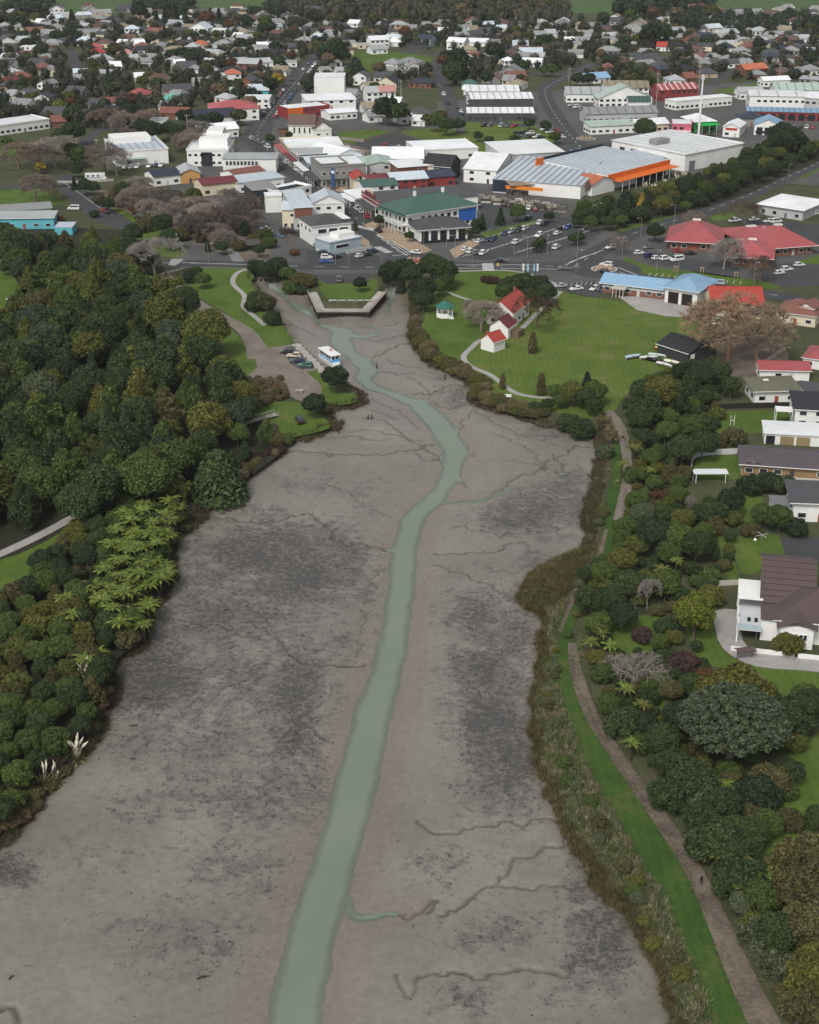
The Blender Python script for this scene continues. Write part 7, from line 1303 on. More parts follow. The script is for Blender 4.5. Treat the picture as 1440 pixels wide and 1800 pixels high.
# ================= vehicles
def car_meshes(kind):
    """body shell, glass and roof from side profiles; x forward, origin on the ground in the middle"""
    L, Wd = dict(hatch=(4.1, 1.74), sedan=(4.6, 1.78), suv=(4.6, 1.86), ute=(5.2, 1.86), van=(4.9, 1.9))[kind]; h = dict(hatch=1.48, sedan=1.44, suv=1.72, ute=1.78, van=2.0)[kind]
    belt = h * .58; x0, x1 = -L / 2, L / 2
    lower = [(x0, .32), (x0 - .02, .6), (x0 + .05, belt), (x1 - .9, belt - .02), (x1 - .12, belt - .16), (x1, .55), (x1 - .04, .3)]
    cab = dict(hatch=[(x0 + .06, belt), (x0 + .4, h), (x0 + 2.0, h), (x0 + 2.85, belt)], sedan=[(x0 + .55, belt), (x0 + 1.2, h), (x0 + 2.4, h), (x0 + 3.3, belt)], suv=[(x0 + .04, belt), (x0 + .25, h), (x0 + 2.5, h), (x0 + 3.3, belt)], ute=[(x0 + 1.55, belt), (x0 + 1.75, h), (x0 + 3.0, h), (x0 + 3.8, belt)], van=[(x0 + .02, belt), (x0 + .08, h), (x0 + 3.5, h), (x0 + 4.3, belt)])[kind]
    def extr(pr, w0, w1=None):
        n = len(pr); w1 = w1 or w0; vs = []; zmax = max(p[1] for p in pr)
        for s in (-1, 1): vs += [(x, s * (w1 if (z == zmax and w1 != w0) else w0) / 2, z) for x, z in pr]
        fs = [tuple(range(n - 1, -1, -1)) if 0 else tuple(range(n)), tuple(range(2 * n - 1, n - 1, -1))] + [(i, n + i, n + (i + 1) % n, (i + 1) % n) for i in range(n)]
        return vs, fs
    bv, bf = extr(lower, Wd); cv, cf = extr(cab, Wd * .94, Wd * .78); k = len(bv)
    def fin(nm, vs, fs, m, bev=.05):
        me = mesh(nm, vs, fs, m); bm = bmesh.new(); bm.from_mesh(me); bmesh.ops.recalc_face_normals(bm, faces=bm.faces)
        if bev: bmesh.ops.bevel(bm, geom=[e for e in bm.edges], offset=bev, segments=1, affect='EDGES')
        bm.to_mesh(me); bm.free(); return me
    body = fin('car_body', bv + cv, bf + [tuple(i + k for i in f) for f in cf], 'carpaint', .05)
    (a, _), (b, _), (c, _), (d, _) = cab; out = {'body': body}; wb, wt = Wd * .94 / 2, Wd * .78 / 2
    def lerp(p, q_, t): return tuple(p[i] + (q_[i] - p[i]) * t for i in range(3))
    def pane(nm, q4, push):
        q5 = [lerp(lerp(q4[0], q4[1], s), lerp(q4[3], q4[2], s), t) for s, t in ((.07, .1), (.93, .1), (.93, .9), (.07, .9))]
        return mesh(nm, [tuple(p[i] + push[i] for i in range(3)) for p in q5], [(0, 1, 2, 3)], 'glass')
    z0, z1 = belt + .02, h - .02
    out['windscreen'] = pane('windscreen', [(d, -wb, z0), (d, wb, z0), (c, wt, z1), (c, -wt, z1)], (.04, 0, .03)); out['rear_window'] = pane('rear_window', [(a, -wb, z0), (a, wb, z0), (b, wt, z1), (b, -wt, z1)], (-.05, 0, .02))
    for s in (-1, 1): out['side_window' + ('' if s < 0 else '2')] = pane('side_window', [(a + .15, s * wb, z0), (d - .12, s * wb, z0), (c, s * wt, z1), (b, s * wt, z1)], (0, s * .03, 0.0))
    return out, L, Wd, belt
CARS = {k: car_meshes(k) for k in ('hatch', 'sedan', 'suv', 'ute', 'van')}
_wv, _wf = [], []
for j, (y, r_) in enumerate(((-.1, .32), (.1, .32))):
    for i in range(12): a = 6.2832 * i / 12; _wv.append((r_ * math.cos(a), y, r_ * math.sin(a)))
_wf = [(i, (i + 1) % 12, 12 + (i + 1) % 12, 12 + i) for i in range(12)] + [tuple(range(12)), tuple(range(23, 11, -1))]
WHEEL = mesh('wheel', _wv, _wf, 'tyre'); RIM = mesh('rim', [(x * .6, y * 1.08, z * .6) for x, y, z in _wv], _wf, 'metal')
CC = dict(white=(.7, .7, .69), silver=(.42, .43, .44), grey=(.14, .145, .15), black=(.015, .016, .018), red=(.32, .03, .025), blue=(.03, .08, .28), navy=(.02, .03, .08), green=(.06, .16, .11), cream=(.62, .55, .38), lblue=(.2, .38, .6))
CNT = {}
def car(u, v, ang, kind='hatch', col='white', where='', parts=True, z=LZ + .07, label=None, world=None):
    p = world or P(u, v); ms, L, Wd, belt = CARS[kind]; e = empty('parked_car' if kind != 'van' else 'van', (p.x, p.y, z), R(ang)); occ(p.x, p.y, 2)
    kw = dict(hatch='hatchback', sedan='sedan', suv='sport utility car', ute='pickup', van='van')[kind]; cw = 'light blue' if col == 'lblue' else col
    tag(e, label or f'{cw} {kw} {where}', 'car' if kind not in ('van', 'ute') else dict(van='van', ute='pickup')[kind], None if label else f'cars {where}')
    for k, me in ms.items(): obj(k.rstrip('2'), me, e, color=CC[col] if k == 'body' else (1, 1, 1))
    for sx in (-1, 1):
        for sy in (-1, 1):
            w_ = obj('wheel', WHEEL, e, (sx * L * .31, sy * (Wd / 2 - .1), .32))
            if parts: obj('rim', RIM, w_)
    if parts:
        for sy in (-1, 1):
            box(e, 'headlight', (L / 2 - .06, sy * Wd * .36, .62), (.14, .3, .14), (.8, .8, .78), 'lamp'); box(e, 'tail_light', (-L / 2 + .02, sy * Wd * .38, .75), (.1, .22, .2), (.4, .02, .02), 'lamp')
    if kind == 'ute': box(e, 'tray_bed', (-L / 2 + .8, 0, belt + .01), (1.35, Wd * .8, .06), (.02, .02, .02))
    return e
KS = ['hatch', 'sedan', 'suv', 'suv', 'hatch', 'ute', 'van']; CS = ['white', 'white', 'silver', 'grey', 'black', 'white', 'silver', 'red', 'blue', 'navy', 'black', 'white']
def row(a, b, n, ang, where, miss=.0, seed=0, parts=False, ks=KS, cs=CS):
    q_ = random.Random(seed); a, b = P(*a), P(*b)
    for i in range(n):
        if q_.random() < miss: continue
        p = a + (b - a) * ((i + .5) / n); car(0, 0, ang + q_.uniform(-3, 3) + (180 if q_.random() < .5 else 0), q_.choice(ks), q_.choice(cs), where, parts, world=p)
# seen one by one
WP_ = 'parked beside the wharf'
car(506, 622, 165, 'sedan', 'black', label='black sedan parked at the head of the wharf row'); car(517, 628, 172, 'hatch', 'cream', label='pale cream hatchback in the wharf row'); car(525, 637, 175, 'sedan', 'navy', label='dark sedan between the cream and green cars at the wharf'); car(537, 645, 172, 'hatch', 'green', label='green hatchback at the wharf end of the row')
car(527, 742, 105, 'suv', 'black', label='black car standing alone on the grass point'); car(596, 494, 92, 'ute', 'grey', label='grey pickup on the asphalt behind the boardwalk')
car(1013, 510, 200, 'sedan', 'white', label='white sedan at the edge of the park beside the fire station'); car(1016, 507, 200, 'hatch', 'white', label=None, where='beside the fire station') if 0 else None
car(1045, 510, 230, 'hatch', 'white', label='white hatchback reversing beside the fire station'); car(1061, 511, 230, 'suv', 'navy', label='dark blue car beside the fire station wall'); car(984, 505, 200, 'sedan', 'silver', label='silver sedan parked by the park path')
car(994, 474, 175, 'ute', 'grey', label='grey pickup driving round the timber-post traffic island'); car(881, 461, 5, 'sedan', 'black', label='black sedan driving past the flagpoles'); car(1066, 468, 150, 'suv', 'white', label='white car leaving the timber-post traffic island'); car(1060, 479, 170, 'sedan', 'black', label='black sedan near the fire station roof'); car(1262, 500, 165, 'suv', 'silver', label='silver car parked by the striped bays')
car(1073, 437, 215, 'hatch', 'white', label='white hatchback on the road beside the planted verge'); car(665, 408, 115, 'suv', 'black', label='black car by the zebra crossing'); car(731, 446, 150, 'sedan', 'white', label='white car turning at the brick traffic island'); car(534, 352 + 55, 100, 'hatch', 'blue', label='blue hatchback beside the bare poplar'); car(495, 416, 120, 'hatch', 'lblue', label='light blue hatchback behind the shops'); car(478, 412, 120, 'sedan', 'grey', label='grey sedan behind the shops'); car(466, 404, 160, 'sedan', 'silver', label='silver sedan behind the shops')
car(130, 369, 175, 'van', 'white', label='white van by the stream-side kerb'); car(185, 372, 10, 'sedan', 'red', label='red sedan in the stream-side parking area'); car(193, 376, 15, 'sedan', 'black', label='black sedan beside the red one')
car(573, 462, 5, 'sedan', 'blue', label='blue sedan beside the front road'); 
for i, (u, v) in enumerate([(560, 434), (568, 441), (572, 448), (575, 455)]): car(u, v, 5, KS[i], ['silver', 'white', 'black', 'white'][i], 'stacked in the corner car park')
for u, v, k, c in [(634, 452, 'hatch', 'white'), (645, 450, 'sedan', 'black'), (655, 445, 'suv', 'navy'), (592, 454, 'hatch', 'black'), (428, 380, 'hatch', 'white'), (430, 334, 'ute', 'white'), (427, 346, 'van', 'white'), (375, 367, 'sedan', 'grey')]: car(u, v, 40 if v > 440 else 160, k, c, 'behind the main street shops')
# main car park
for (u, v, c, k) in [(843, 426, 'white', 'hatch'), (857, 424, 'navy', 'sedan'), (866, 423, 'navy', 'suv'), (818, 440, 'white', 'hatch'), (828, 444, 'white', 'suv'), (839, 446, 'grey', 'sedan'), (850, 447, 'white', 'suv'), (888, 412, 'navy', 'sedan'), (897, 410, 'silver', 'suv'), (911, 407, 'black', 'suv'), (922, 404, 'white', 'suv'), (947, 416, 'white', 'suv'), (908, 428, 'white', 'suv'), (980, 412, 'white', 'hatch'), (984, 404, 'black', 'sedan'), (997, 402, 'blue', 'hatch'), (978, 437, 'white', 'suv'), (950, 394, 'white', 'suv'), (957, 396, 'black', 'suv'), (930, 386, 'black', 'suv'), (823, 386, 'white', 'van')]: car(u, v, rng.choice([58, 62, 242]), k, c, 'in the main car park beside the hotel')
for i, (u, c) in enumerate([(888, 'black'), (900, 'black'), (914, 'navy'), (931, 'white'), (943, 'red')]): car(u, 362 + i * 2, 70, KS[i], c, 'along the timber yard fence')
for u, v, c, k in [(1124, 447, 'white', 'hatch'), (1142, 452, 'navy', 'suv'), (1140, 437, 'grey', 'hatch'), (1155, 456, 'white', 'hatch'), (1170, 457, 'white', 'suv'), (1190, 459, 'white', 'van'), (1192, 444, 'red', 'hatch'), (1214, 448, 'black', 'sedan'), (1292, 390, 'white', 'ute'), (1326, 388, 'white', 'sedan'), (1350, 391, 'white', 'hatch'), (1364, 392, 'white', 'van'), (1380, 408, 'black', 'suv'), (1437, 377, 'white', 'hatch'), (1405, 468, 'white', 'hatch'), (1383, 476, 'white', 'suv'), (1370, 482, 'white', 'hatch')]: car(u, v, rng.choice([20, 28, 205]), k, c, 'around the red-roofed civic buildings')
row((668, 258), (705, 262), 5, 75, 'in the car park above the white hall', 0, 3); row((735, 258), (755, 256), 3, 75, 'in the car park above the white hall', 0, 4)
for a, b, n, m, s in [((474, 262), (438, 243), 5, .2, 5), ((498, 284), (535, 310), 4, .3, 6), ((560, 344), (610, 376), 6, .35, 7), ((614, 358), (648, 385), 6, .1, 8), ((462, 205), (500, 158), 12, .15, 9), ((482, 208), (520, 160), 12, .2, 10), ((524, 152), (556, 112), 8, .4, 12), ((506, 150), (545, 112), 8, .4, 13)]:
    pa, pb = P(*a), P(*b); row(a, b, n, math.degrees(math.atan2(pb.y - pa.y, pb.x - pa.x)), 'parked along the main street', m, s)
row((905, 235), (935, 236), 4, 20, 'on the grass beside the far road', 0, 14); row((908, 241), (955, 243), 6, 20, 'on the grass beside the far road', .1, 15); row((955, 228), (968, 235), 3, 30, 'on the grass beside the far road', 0, 16)
row((985, 275), (1055, 262), 10, 60, 'in the car park above the hardware warehouse', .1, 17); row((835, 222), (930, 224), 9, 60, 'outside the stepped workshops', .3, 18); row((1325, 222), (1435, 226), 10, 70, 'outside the long mall block', .2, 19); row((1185, 250), (1240, 252), 6, 60, 'outside the bright coloured shops', .1, 20); row((970, 215), (1000, 260), 4, 120, 'on the far road', .3, 21); row((1000, 185), (1060, 205), 6, 40, 'in the yard of the grey warehouse', .2, 22); row((215, 297), (290, 292), 7, 80, 'outside the white community hall', .15, 23); row((770, 150), (795, 195), 6, 100, 'along the side street', .3, 24); row((805, 190), (815, 205), 3, 100, 'along the side street', 0, 25); row((640, 208), (690, 205), 5, 30, 'in the yards behind the church', .2, 26); row((0, 212), (60, 205), 4, 20, 'outside the white clubhouse', .2, 27)
# motorhome
p = P(168, 318); e = tag(empty('motorhome', (p.x, p.y, LZ + .05), R(6)), 'white motorhome parked by the bridge over the stream', 'motorhome'); occ(p.x, p.y, 5)
box(e, 'body', (-.6, 0, 2.0), (7.2, 2.4, 2.7), (.75, .75, .73)); box(e, 'cab', (3.9, 0, 1.25), (2.0, 2.1, 1.6), (.75, .75, .73)); box(e, 'overcab', (3.4, 0, 2.8), (1.9, 2.3, 1.0), (.75, .75, .73)); box(e, 'windscreen', (4.65, 0, 1.75), (.6, 1.9, .7), None, 'glass'); box(e, 'stripe', (-.6, -1.21, 1.5), (7, .02, .4), (.2, .22, .25))
for i in range(3): box(e, 'window', (-3 + 2.2 * i, -1.22, 2.4), (1.1, .04, .7), None, 'glass')
for sx in (-2.4, 3.6):
    for sy in (-1, 1): obj('wheel', WHEEL, e, (sx, sy * 1.05, .32), None, 1.15)
# ================= boardwalk, wharf, boat
DECK = [(549, 510), (560, 541), (646, 541), (673, 512)]
e = tag(empty('boardwalk', (*P(600, 541)[:2], 0)), 'angled timber boardwalk on piles round the small lawn', 'boardwalk'); ox, oy = e.location.x, e.location.y
def seg(a, b, w, label):
    a, b = P(*a, LZ + .3), P(*b, LZ + .3); d = b - a; L = d.length; t = d / L; n_ = Vector((-t.y, t.x, 0)); rz = math.atan2(d.y, d.x); k = int(L / 1.2)
    for i in range(k): c = a + t * (L * (i + .5) / k) + n_ * w / 2 * 1; box(e, 'plank', (c.x - ox, c.y - oy, LZ + .24 + .012 * (i % 2)), (L / k - .05, w, .12), None, 'timber', rz)
    c = a + d / 2 - n_ * .0; box(e, 'edge_beam', (c.x - ox, c.y - oy, LZ - .1), (L, .3, .5), None, 'darkwood', rz)
    m = int(L / 1.6)
    for i in range(m + 1):
        c = a + t * (L * i / m) + n_ * .25; box(e, 'pile', (c.x - ox, c.y - oy, .85), (.32, .32, 2.2), None, 'darkwood', rz); c = a + t * (L * i / m); box(e, 'rail_post', (c.x - ox, c.y - oy, LZ + .8), (.12, .12, 1.1), None, 'timber', rz)
    for z in (.75, 1.3): c = a + d / 2; box(e, 'rail', (c.x - ox, c.y - oy, LZ + z), (L, .08, .1), None, 'timber', rz)
    c = a + d / 2 + n_ * .6; box(e, 'back_wall', (c.x - ox, c.y - oy, LZ - 1.1), (L, .15, 2.2), None, 'darkwood', rz)
seg((541, 514), (557, 548), 3, ''); seg((557, 548), (649, 548), 3, ''); seg((649, 548), (680, 513), 3, '')
for i in range(5): c = P(578 + 15 * i, 532); s = tag(obj('bench', mesh('bench', *roof_mesh(3.4, .7, .5, 'flat', 0, 0), 'concrete'), None, (c.x, c.y, LZ)), 'low concrete seat on the boardwalk edge of the small lawn', 'bench', 'low seats by the boardwalk'); [box(s, 'leg', (.4 + 2.6 * j, .35, .25), (.3, .6, .5), None, 'concrete') for j in range(2)]
w1 = tag(empty('wharf', (*P(545, 630)[:2], 0)), 'narrow timber jetty beside the moored boat', 'wharf'); ox, oy = w1.location.x, w1.location.y
a, b = P(519, 604, LZ + .2), P(571, 656, LZ + .2); d = b - a; L = d.length; t = d / L; n_ = Vector((-t.y, t.x, 0)); rz = math.atan2(d.y, d.x)
for i in range(24): c = a + t * (L * (i + .5) / 24) + n_ * .1; box(w1, 'plank', (c.x - ox, c.y - oy, LZ + .12 + .01 * (i % 2)), (L / 24 - .04, 2.6, .14), None, 'timber', rz)
for i in range(9):
    for s in (0.1, 2.4): c = a + t * (L * i / 8) - n_ * (1.2 - s); box(w1, 'pile', (c.x - ox, c.y - oy, 1.1), (.3, .3, 2.8), None, 'darkwood', rz)
box(w1, 'edge_beam', ((a + d / 2 + n_ * 1.4).x - ox, (a + d / 2 + n_ * 1.4).y - oy, LZ - .05), (L, .3, .4), None, 'darkwood', rz)
p = P(581, 638, .6); e = tag(empty('boat', (p.x, p.y, .35), R(-62)), 'white and blue ferry boat with flat roof moored at the jetty', 'boat'); occ(p.x, p.y, 5)
hull = [(-5.2, .1), (-5.2, 1.5), (5.6, 1.6), (4.6, .1)]; vs, fs = [], []
st = [(-5.2, 1.45), (-2, 1.6), (2, 1.6), (4, 1.25), (5.6, .12)]
for x, hw in st: vs += [(x, -hw, 1.5), (x, -hw * .75, 0.0), (x, hw * .75, 0.0), (x, hw, 1.5)]
for i in range(len(st) - 1): k = 4 * i; fs += [(k, k + 4, k + 5, k + 1), (k + 1, k + 5, k + 6, k + 2), (k + 2, k + 6, k + 7, k + 3), (k + 3, k + 7, k + 4, k)]
fs += [(0, 1, 2, 3), (16, 19, 18, 17)]
obj('hull', mesh('hull', vs, fs, 'plain'), e, color=(.75, .76, .76)); box(e, 'cabin', (-.3, 0, 2.5), (7.4, 2.7, 2.0), (.74, .76, .77), 'plain'); box(e, 'roof', (-.6, 0, 3.6), (8.8, 3.3, .2), (.78, .78, .78), 'plain')
box(e, 'blue_band', (-.3, 0, 1.8), (7.45, 2.75, .5), (.1, .36, .62), 'plain'); box(e, 'blue_bow', (3.45, 0, 1.9), (.3, 2.5, .9), (.1, .36, .62), 'plain')
for i in range(5):
    for s in (-1, 1): box(e, 'window', (-3.2 + 1.4 * i, s * 1.36, 2.75), (1.1, .06, .85), None, 'glass')
for s in (-.62, .62): box(e, 'windscreen', (3.42, s, 2.8), (.06, 1.0, .8), None, 'glass')
for i in range(4): box(e, 'deck_post', (-4.8, -1.3 + .87 * i, 2.5), (.1, .1, 2.1), (.75, .75, .75))
box(e, 'roof_hatch', (-1.5, .3, 3.8), (1.4, 1.0, .25), (.6, .62, .62)); box(e, 'flag', (.6, 0, 4.4), (.05, .5, .7), (.45, .08, .06), 'plain'); box(e, 'mast', (.6, .25, 4.3), (.06, .06, 1.4), None, 'metal')
# footbridge at the bush edge
p, q2 = P(424, 745, 2.6), P(486, 728, 2.6); d = q2 - p; e = tag(empty('footbridge', ((p.x + q2.x) / 2, (p.y + q2.y) / 2, LZ), math.atan2(d.y, d.x)), 'weathered timber footbridge leading into the bush', 'footbridge'); L = d.length
for i in range(12): box(e, 'plank', (-L / 2 + L * (i + .5) / 12, 0, .6), (L / 12 - .05, 1.9, .1), None, 'timber')
for s in (-1, 1):
    box(e, 'rail', (0, s * .95, 1.5), (L, .1, .12), None, 'timber')
    for i in range(6): box(e, 'rail_post', (-L / 2 + L * i / 5, s * .95, .9), (.12, .12, 1.3), None, 'timber')
# ================= clock tower, poles, mast, flags
p = P(586, 333); e = tag(empty('clock_tower', (p.x, p.y, LZ)), 'slim blue clock tower on the tan paving', 'clock tower'); box(e, 'shaft', (0, 0, 3.5), (1.5, 1.5, 7), C('2f4f7a'), 'plain'); box(e, 'head', (0, 0, 7.6), (1.9, 1.9, 1.6), C('3b5f8a'), 'plain'); box(e, 'cap', (0, 0, 8.6), (1.3, 1.3, .5), C('2a3f60'), 'plain'); box(e, 'base', (0, 0, .4), (2.4, 2.4, .8), C('55504c'), 'plain')
for s in (-1, 1): box(e, 'clock_face', (0, s * .97, 7.6), (1.2, .06, 1.2), (.8, .8, .78)); box(e, 'clock_hand', (0, s * 1.01, 7.8), (.08, .03, .45), (.02, .02, .02))
POLE = None
def lamp(u, v, h=8, arm=1.6, ang=-90, where=''):
    global POLE
    p = P(u, v); e = tag(empty('street_lamp', (p.x, p.y, LZ), R(ang)), f'grey street lamp {where}', 'street lamp', f'street lamps {where}')
    if POLE is None: vs, fs = [], []; tube(vs, fs, (0, 0, 0), (0, 0, .9), .1, .07, 6); tube(vs, fs, (0, 0, .9), (.05, 0, 1), .07, .05, 6); POLE = mesh('pole', vs, fs, 'metal')
    obj('pole', POLE, e, scale=(1, 1, h)); box(e, 'arm', (arm / 2, 0, h), (arm, .08, .08), None, 'metal'); box(e, 'lamp_head', (arm, 0, h - .05), (.7, .28, .14), (.5, .5, .5))
for u, v in [(367, 466), (313, 448), (590, 465), (613, 466), (903, 452), (927, 453), (962, 450), (830, 458), (1013, 478), (1015, 440), (1126, 420), (1093, 456), (1154, 478), (1192, 485), (1325, 500), (1185, 395), (1040, 395), (1048, 392), (800, 452), (745, 443), (785, 437), (693, 420), (640, 405), (1363, 405), (1215, 555), (483, 245), (560, 305), (1385, 320)]: lamp(u, v, 8 if v > 300 else 9, 1.7, rng.choice([-90, -70, 200, -20]), 'along the roads of the town centre')
p = P(1228, 238); e = tag(empty('mast', (p.x, p.y, LZ)), 'very tall white telephone mast above the green building', 'mast'); vs, fs = [], []; tube(vs, fs, (0, 0, 0), (0, 0, 30), .7, .35, 8); obj('shaft', mesh('mast', vs, fs, 'plain'), e, color=(.75, .75, .74)); 
for i in range(3): a = 2.09 * i; box(e, 'antenna', (.7 * math.cos(a), .7 * math.sin(a), 28.5), (.3, .3, 2.4), (.7, .7, .7), 'plain', a)
for u, v, h in [(1153, 192, 20), (705, 178, 12), (572, 115, 10), (1228, 155, 16), (895, 150, 10), (172, 278, 9), (303, 145, 10), (146, 35, 10), (1370, 140, 10), (330, 232, 9), (1000, 145, 9), (1030, 218, 9), (505, 50, 10)]:
    p = P(u, v); e = tag(empty('utility_pole', (p.x, p.y, LZ)), 'utility pole with cross-arm in the suburb', 'utility pole', 'utility poles in the suburb'); vs, fs = [], []; tube(vs, fs, (0, 0, 0), (0, 0, h), .2, .14, 6); obj('shaft', mesh('pole', vs, fs, 'timber'), e); box(e, 'cross_arm', (0, 0, h - .8), (2.4, .14, .16), None, 'timber'); box(e, 'insulator', (.9, 0, h - .6), (.12, .12, .25), (.5, .5, .5)); box(e, 'insulator', (-.9, 0, h - .6), (.12, .12, .25), (.5, .5, .5))
for i, u in enumerate((918, 926, 937, 943)):
    p = P(u, 482); e = tag(empty('flagpole_banner', (p.x, p.y, LZ)), 'slim upright banner on the verge beside the front road', 'banner', 'banners beside the front road'); box(e, 'pole', (0, 0, 1.9), (.1, .1, 3.8), None, 'metal'); box(e, 'banner_cloth', (.35, 0, 2.4), (.6, .05, 2.6), [(.7, .7, .7), (.3, .5, .62), (.2, .4, .55), (.7, .7, .7)][i], 'plain')
for i, (u, v, c) in enumerate([(875, 476, (.7, .5, .05)), (1240, 552, (.75, .75, .75))]):
    p = P(u, v); e = tag(empty('road_sign', (p.x, p.y, LZ)), ['yellow warning sign by the crossing', 'white sign on the fire station lawn edge'][i], 'sign'); box(e, 'post', (0, 0, 1.2), (.08, .08, 2.4), None, 'metal'); box(e, 'sign_plate', (0, -.06, 2.3), (.8, .05, .8), c, 'plain', 0)
for u, v in [(1187, 478), (1234, 480), (1294, 488)]:
    p = P(u, v); e = tag(empty('lawn_sculpture', (p.x, p.y, LZ)), 'small tan arch-shaped sculpture on the civic lawn', 'sculpture', 'arches on the civic lawn'); [box(e, 'leg', (s * .5, 0, .9), (.22, .22, 1.8), C('b09a80')) for s in (-1, 1)]; box(e, 'lintel', (0, 0, 1.9), (1.4, .25, .25), C('b09a80'))
# boats and junk beside the dark shed
hv, hf = [], []
for x, hw in [(-2.2, .7), (-1, .9), (.6, .85), (1.7, .5), (2.4, .05)]: hv += [(x, -hw, .7), (x, 0, 0), (x, hw, .7), (x, 0, .35)]
for i in range(4): k = 4 * i; hf += [(k, k + 4, k + 5, k + 1), (k + 1, k + 5, k + 6, k + 2), (k + 2, k + 6, k + 7, k + 3), (k + 3, k + 7, k + 4, k)]
DINGHY = mesh('dinghy_hull', hv, hf, 'plain')
for u, v, c, a, n_ in [(1163, 617, (.5, .3, .1), -40, 'orange-brown'), (1154, 628, (.45, .55, .5), -20, 'pale green'), (1180, 640, (.7, .68, .6), -35, 'cream'), (1150, 636, (.02, .02, .022), -30, 'black'), (1166, 644, (.6, .6, .58), -40, 'white'), (1113, 630, (.35, .45, .5), 30, 'blue-grey'), (1140, 632, (.55, .56, .55), 10, 'grey')]:
    p = P(u, v); e = tag(empty('dinghy', (p.x, p.y, LZ + .1), R(a)), f'{n_} dinghy laid up beside the dark shed', 'dinghy', 'dinghies beside the dark shed'); obj('hull', DINGHY, e, scale=1.15, color=c); box(e, 'thwart', (0, 0, .62), (.3, 1.5, .06), (.3, .22, .14)); occ(p.x, p.y, 2)
# fences
def fence(px, h, col, label, name='fence', m='paint', gap=0, step=2.2, z=LZ):
    s = [P(*a) for a in px]; e = tag(empty(name, (s[0].x, s[0].y, z)), label, 'fence'); o_ = s[0]
    for a, b in zip(s, s[1:]):
        d = b - a; L = d.length; rz = math.atan2(d.y, d.x); k = max(1, int(L / step))
        for i in range(k):
            c = a + d * ((i + .5) / k) - o_; box(e, 'panel', (c.x, c.y, h * .5 + gap / 2), (L / k - .06, .06, h - gap), col, m, rz); c = a + d * (i / k) - o_; box(e, 'post', (c.x, c.y, h * .52), (.12, .12, h * 1.04), col, m, rz)
    return e
cv = smooth([(1218, 845), (1215, 820), (1222, 806), (1240, 801), (1296, 798)], 4); fence([tuple(c) for c in cv], 1.5, (.55, .56, .56), 'curved white balustrade round the raised lawn', step=1.5)
p = P(1222, 850); e = tag(empty('deck_canopy', (p.x, p.y, LZ)), 'white sheet canopy under the curved balustrade', 'canopy'); box(e, 'roof', (3.6, 1.5, 2.4), (8, 3, .12), (.68, .7, .72)); [box(e, 'post', (.2 + 6.8 * i, .3, 1.2), (.15, .15, 2.4), (.7, .7, .7)) for i in range(2)]
fence([(1220, 722), (1300, 718), (1390, 716)], 1.5, C('2b2724'), 'dark timber fence behind the lawn with the goal frame', m='paint'); fence([(1278, 945), (1302, 1015)], .7, C('6b675f'), 'low grey retaining wall beside the garden lawn', step=3)
fence([(1330, 650), (1360, 630), (1380, 615)], 1.4, C('a8a49c'), 'pale fence below the bare trees'); fence([(552, 254), (600, 246), (640, 250), (700, 234), (712, 226)], 1.6, C('8a8378'), 'weathered timber fence along the church bank'); fence([(50, 500), (22, 545), (-10, 600)], 1.8, (.1, .11, .1), 'dark mesh fence between the bush and the mown field', step=3); fence([(-20, 440), (50, 500)], 1.8, (.1, .11, .1), 'dark mesh fence along the upper edge of the mown field', step=3)
fence([(1035, 405), (1060, 402), (1078, 398)], 1.4, C('8d8a84'), 'pale panel fence beside the main car park'); fence([(1262, 1030), (1300, 1028)], 1.2, C('b8b4aa'), 'pale trellis fence by the large white house', step=1.4)
fence([(1150, 1205), (1180, 1255)], .5, C('6b6257'), 'low timber edging of the garden lawn', step=2.5); fence([(1320, 1180), (1345, 1200), (1375, 1222)], .6, C('7d7466'), 'low timber retaining wall in the garden', step=2)
# small garden things
p = P(1338, 955); e = tag(empty('clothesline', (p.x, p.y, LZ)), 'rotary clothesline on the garden lawn', 'clothesline'); box(e, 'pole', (0, 0, 1), (.08, .08, 2), None, 'metal'); [box(e, 'arm', (.8 * math.cos(a), .8 * math.sin(a), 2.0), (1.7, .06, .06), (.6, .62, .6), 'paint', a) for a in (0.4, 1.97, 3.54, 5.11)]
p = P(1287, 748); e = tag(empty('goal_frame', (p.x, p.y, LZ)), 'white H-shaped goal frame on the back lawn', 'goal'); [box(e, 'upright', (s * .45, 0, 1.4), (.1, .1, 2.8), WHITE) for s in (-1, 1)]; box(e, 'crossbar', (0, 0, 1.4), (.9, .1, .1), WHITE)
p = P(892, 700); e = tag(empty('park_bench', (p.x, p.y, LZ), .15), 'white park bench by the shore path', 'bench'); box(e, 'seat', (0, 0, .45), (2.2, .5, .08), WHITE); box(e, 'backrest', (0, .25, .8), (2.2, .08, .5), WHITE); [box(e, 'leg', (s * .9, 0, .22), (.08, .45, .44), WHITE) for s in (-1, 1)]
p = P(527, 690); e = tag(empty('picnic_table', (p.x, p.y, LZ), -.2), 'pale picnic table on the bare ground by the wharf', 'table'); box(e, 'table_top', (0, 0, .75), (2, .8, .08), C('b5aea2')); [box(e, 'bench_seat', (0, s * .75, .45), (2, .3, .06), C('b5aea2')) for s in (-1, 1)]; [box(e, 'leg', (s * .7, 0, .38), (.1, 1.4, .75), C('8d857a')) for s in (-1, 1)]
p = P(1297, 1162); e = tag(empty('garden_seat', (p.x, p.y, LZ), .2), 'brown tiled garden shelter beside the drive', 'shelter'); obj('roof', mesh('shelter_roof', *roof_mesh(3.2, 1.4, 1.7, 'gable', .2, .4), 'roof'), e, color=TILE); [box(e, 'post', (.2 + 2.8 * i, .7, .85), (.16, .16, 1.7), C('6a5546')) for i in range(2)]
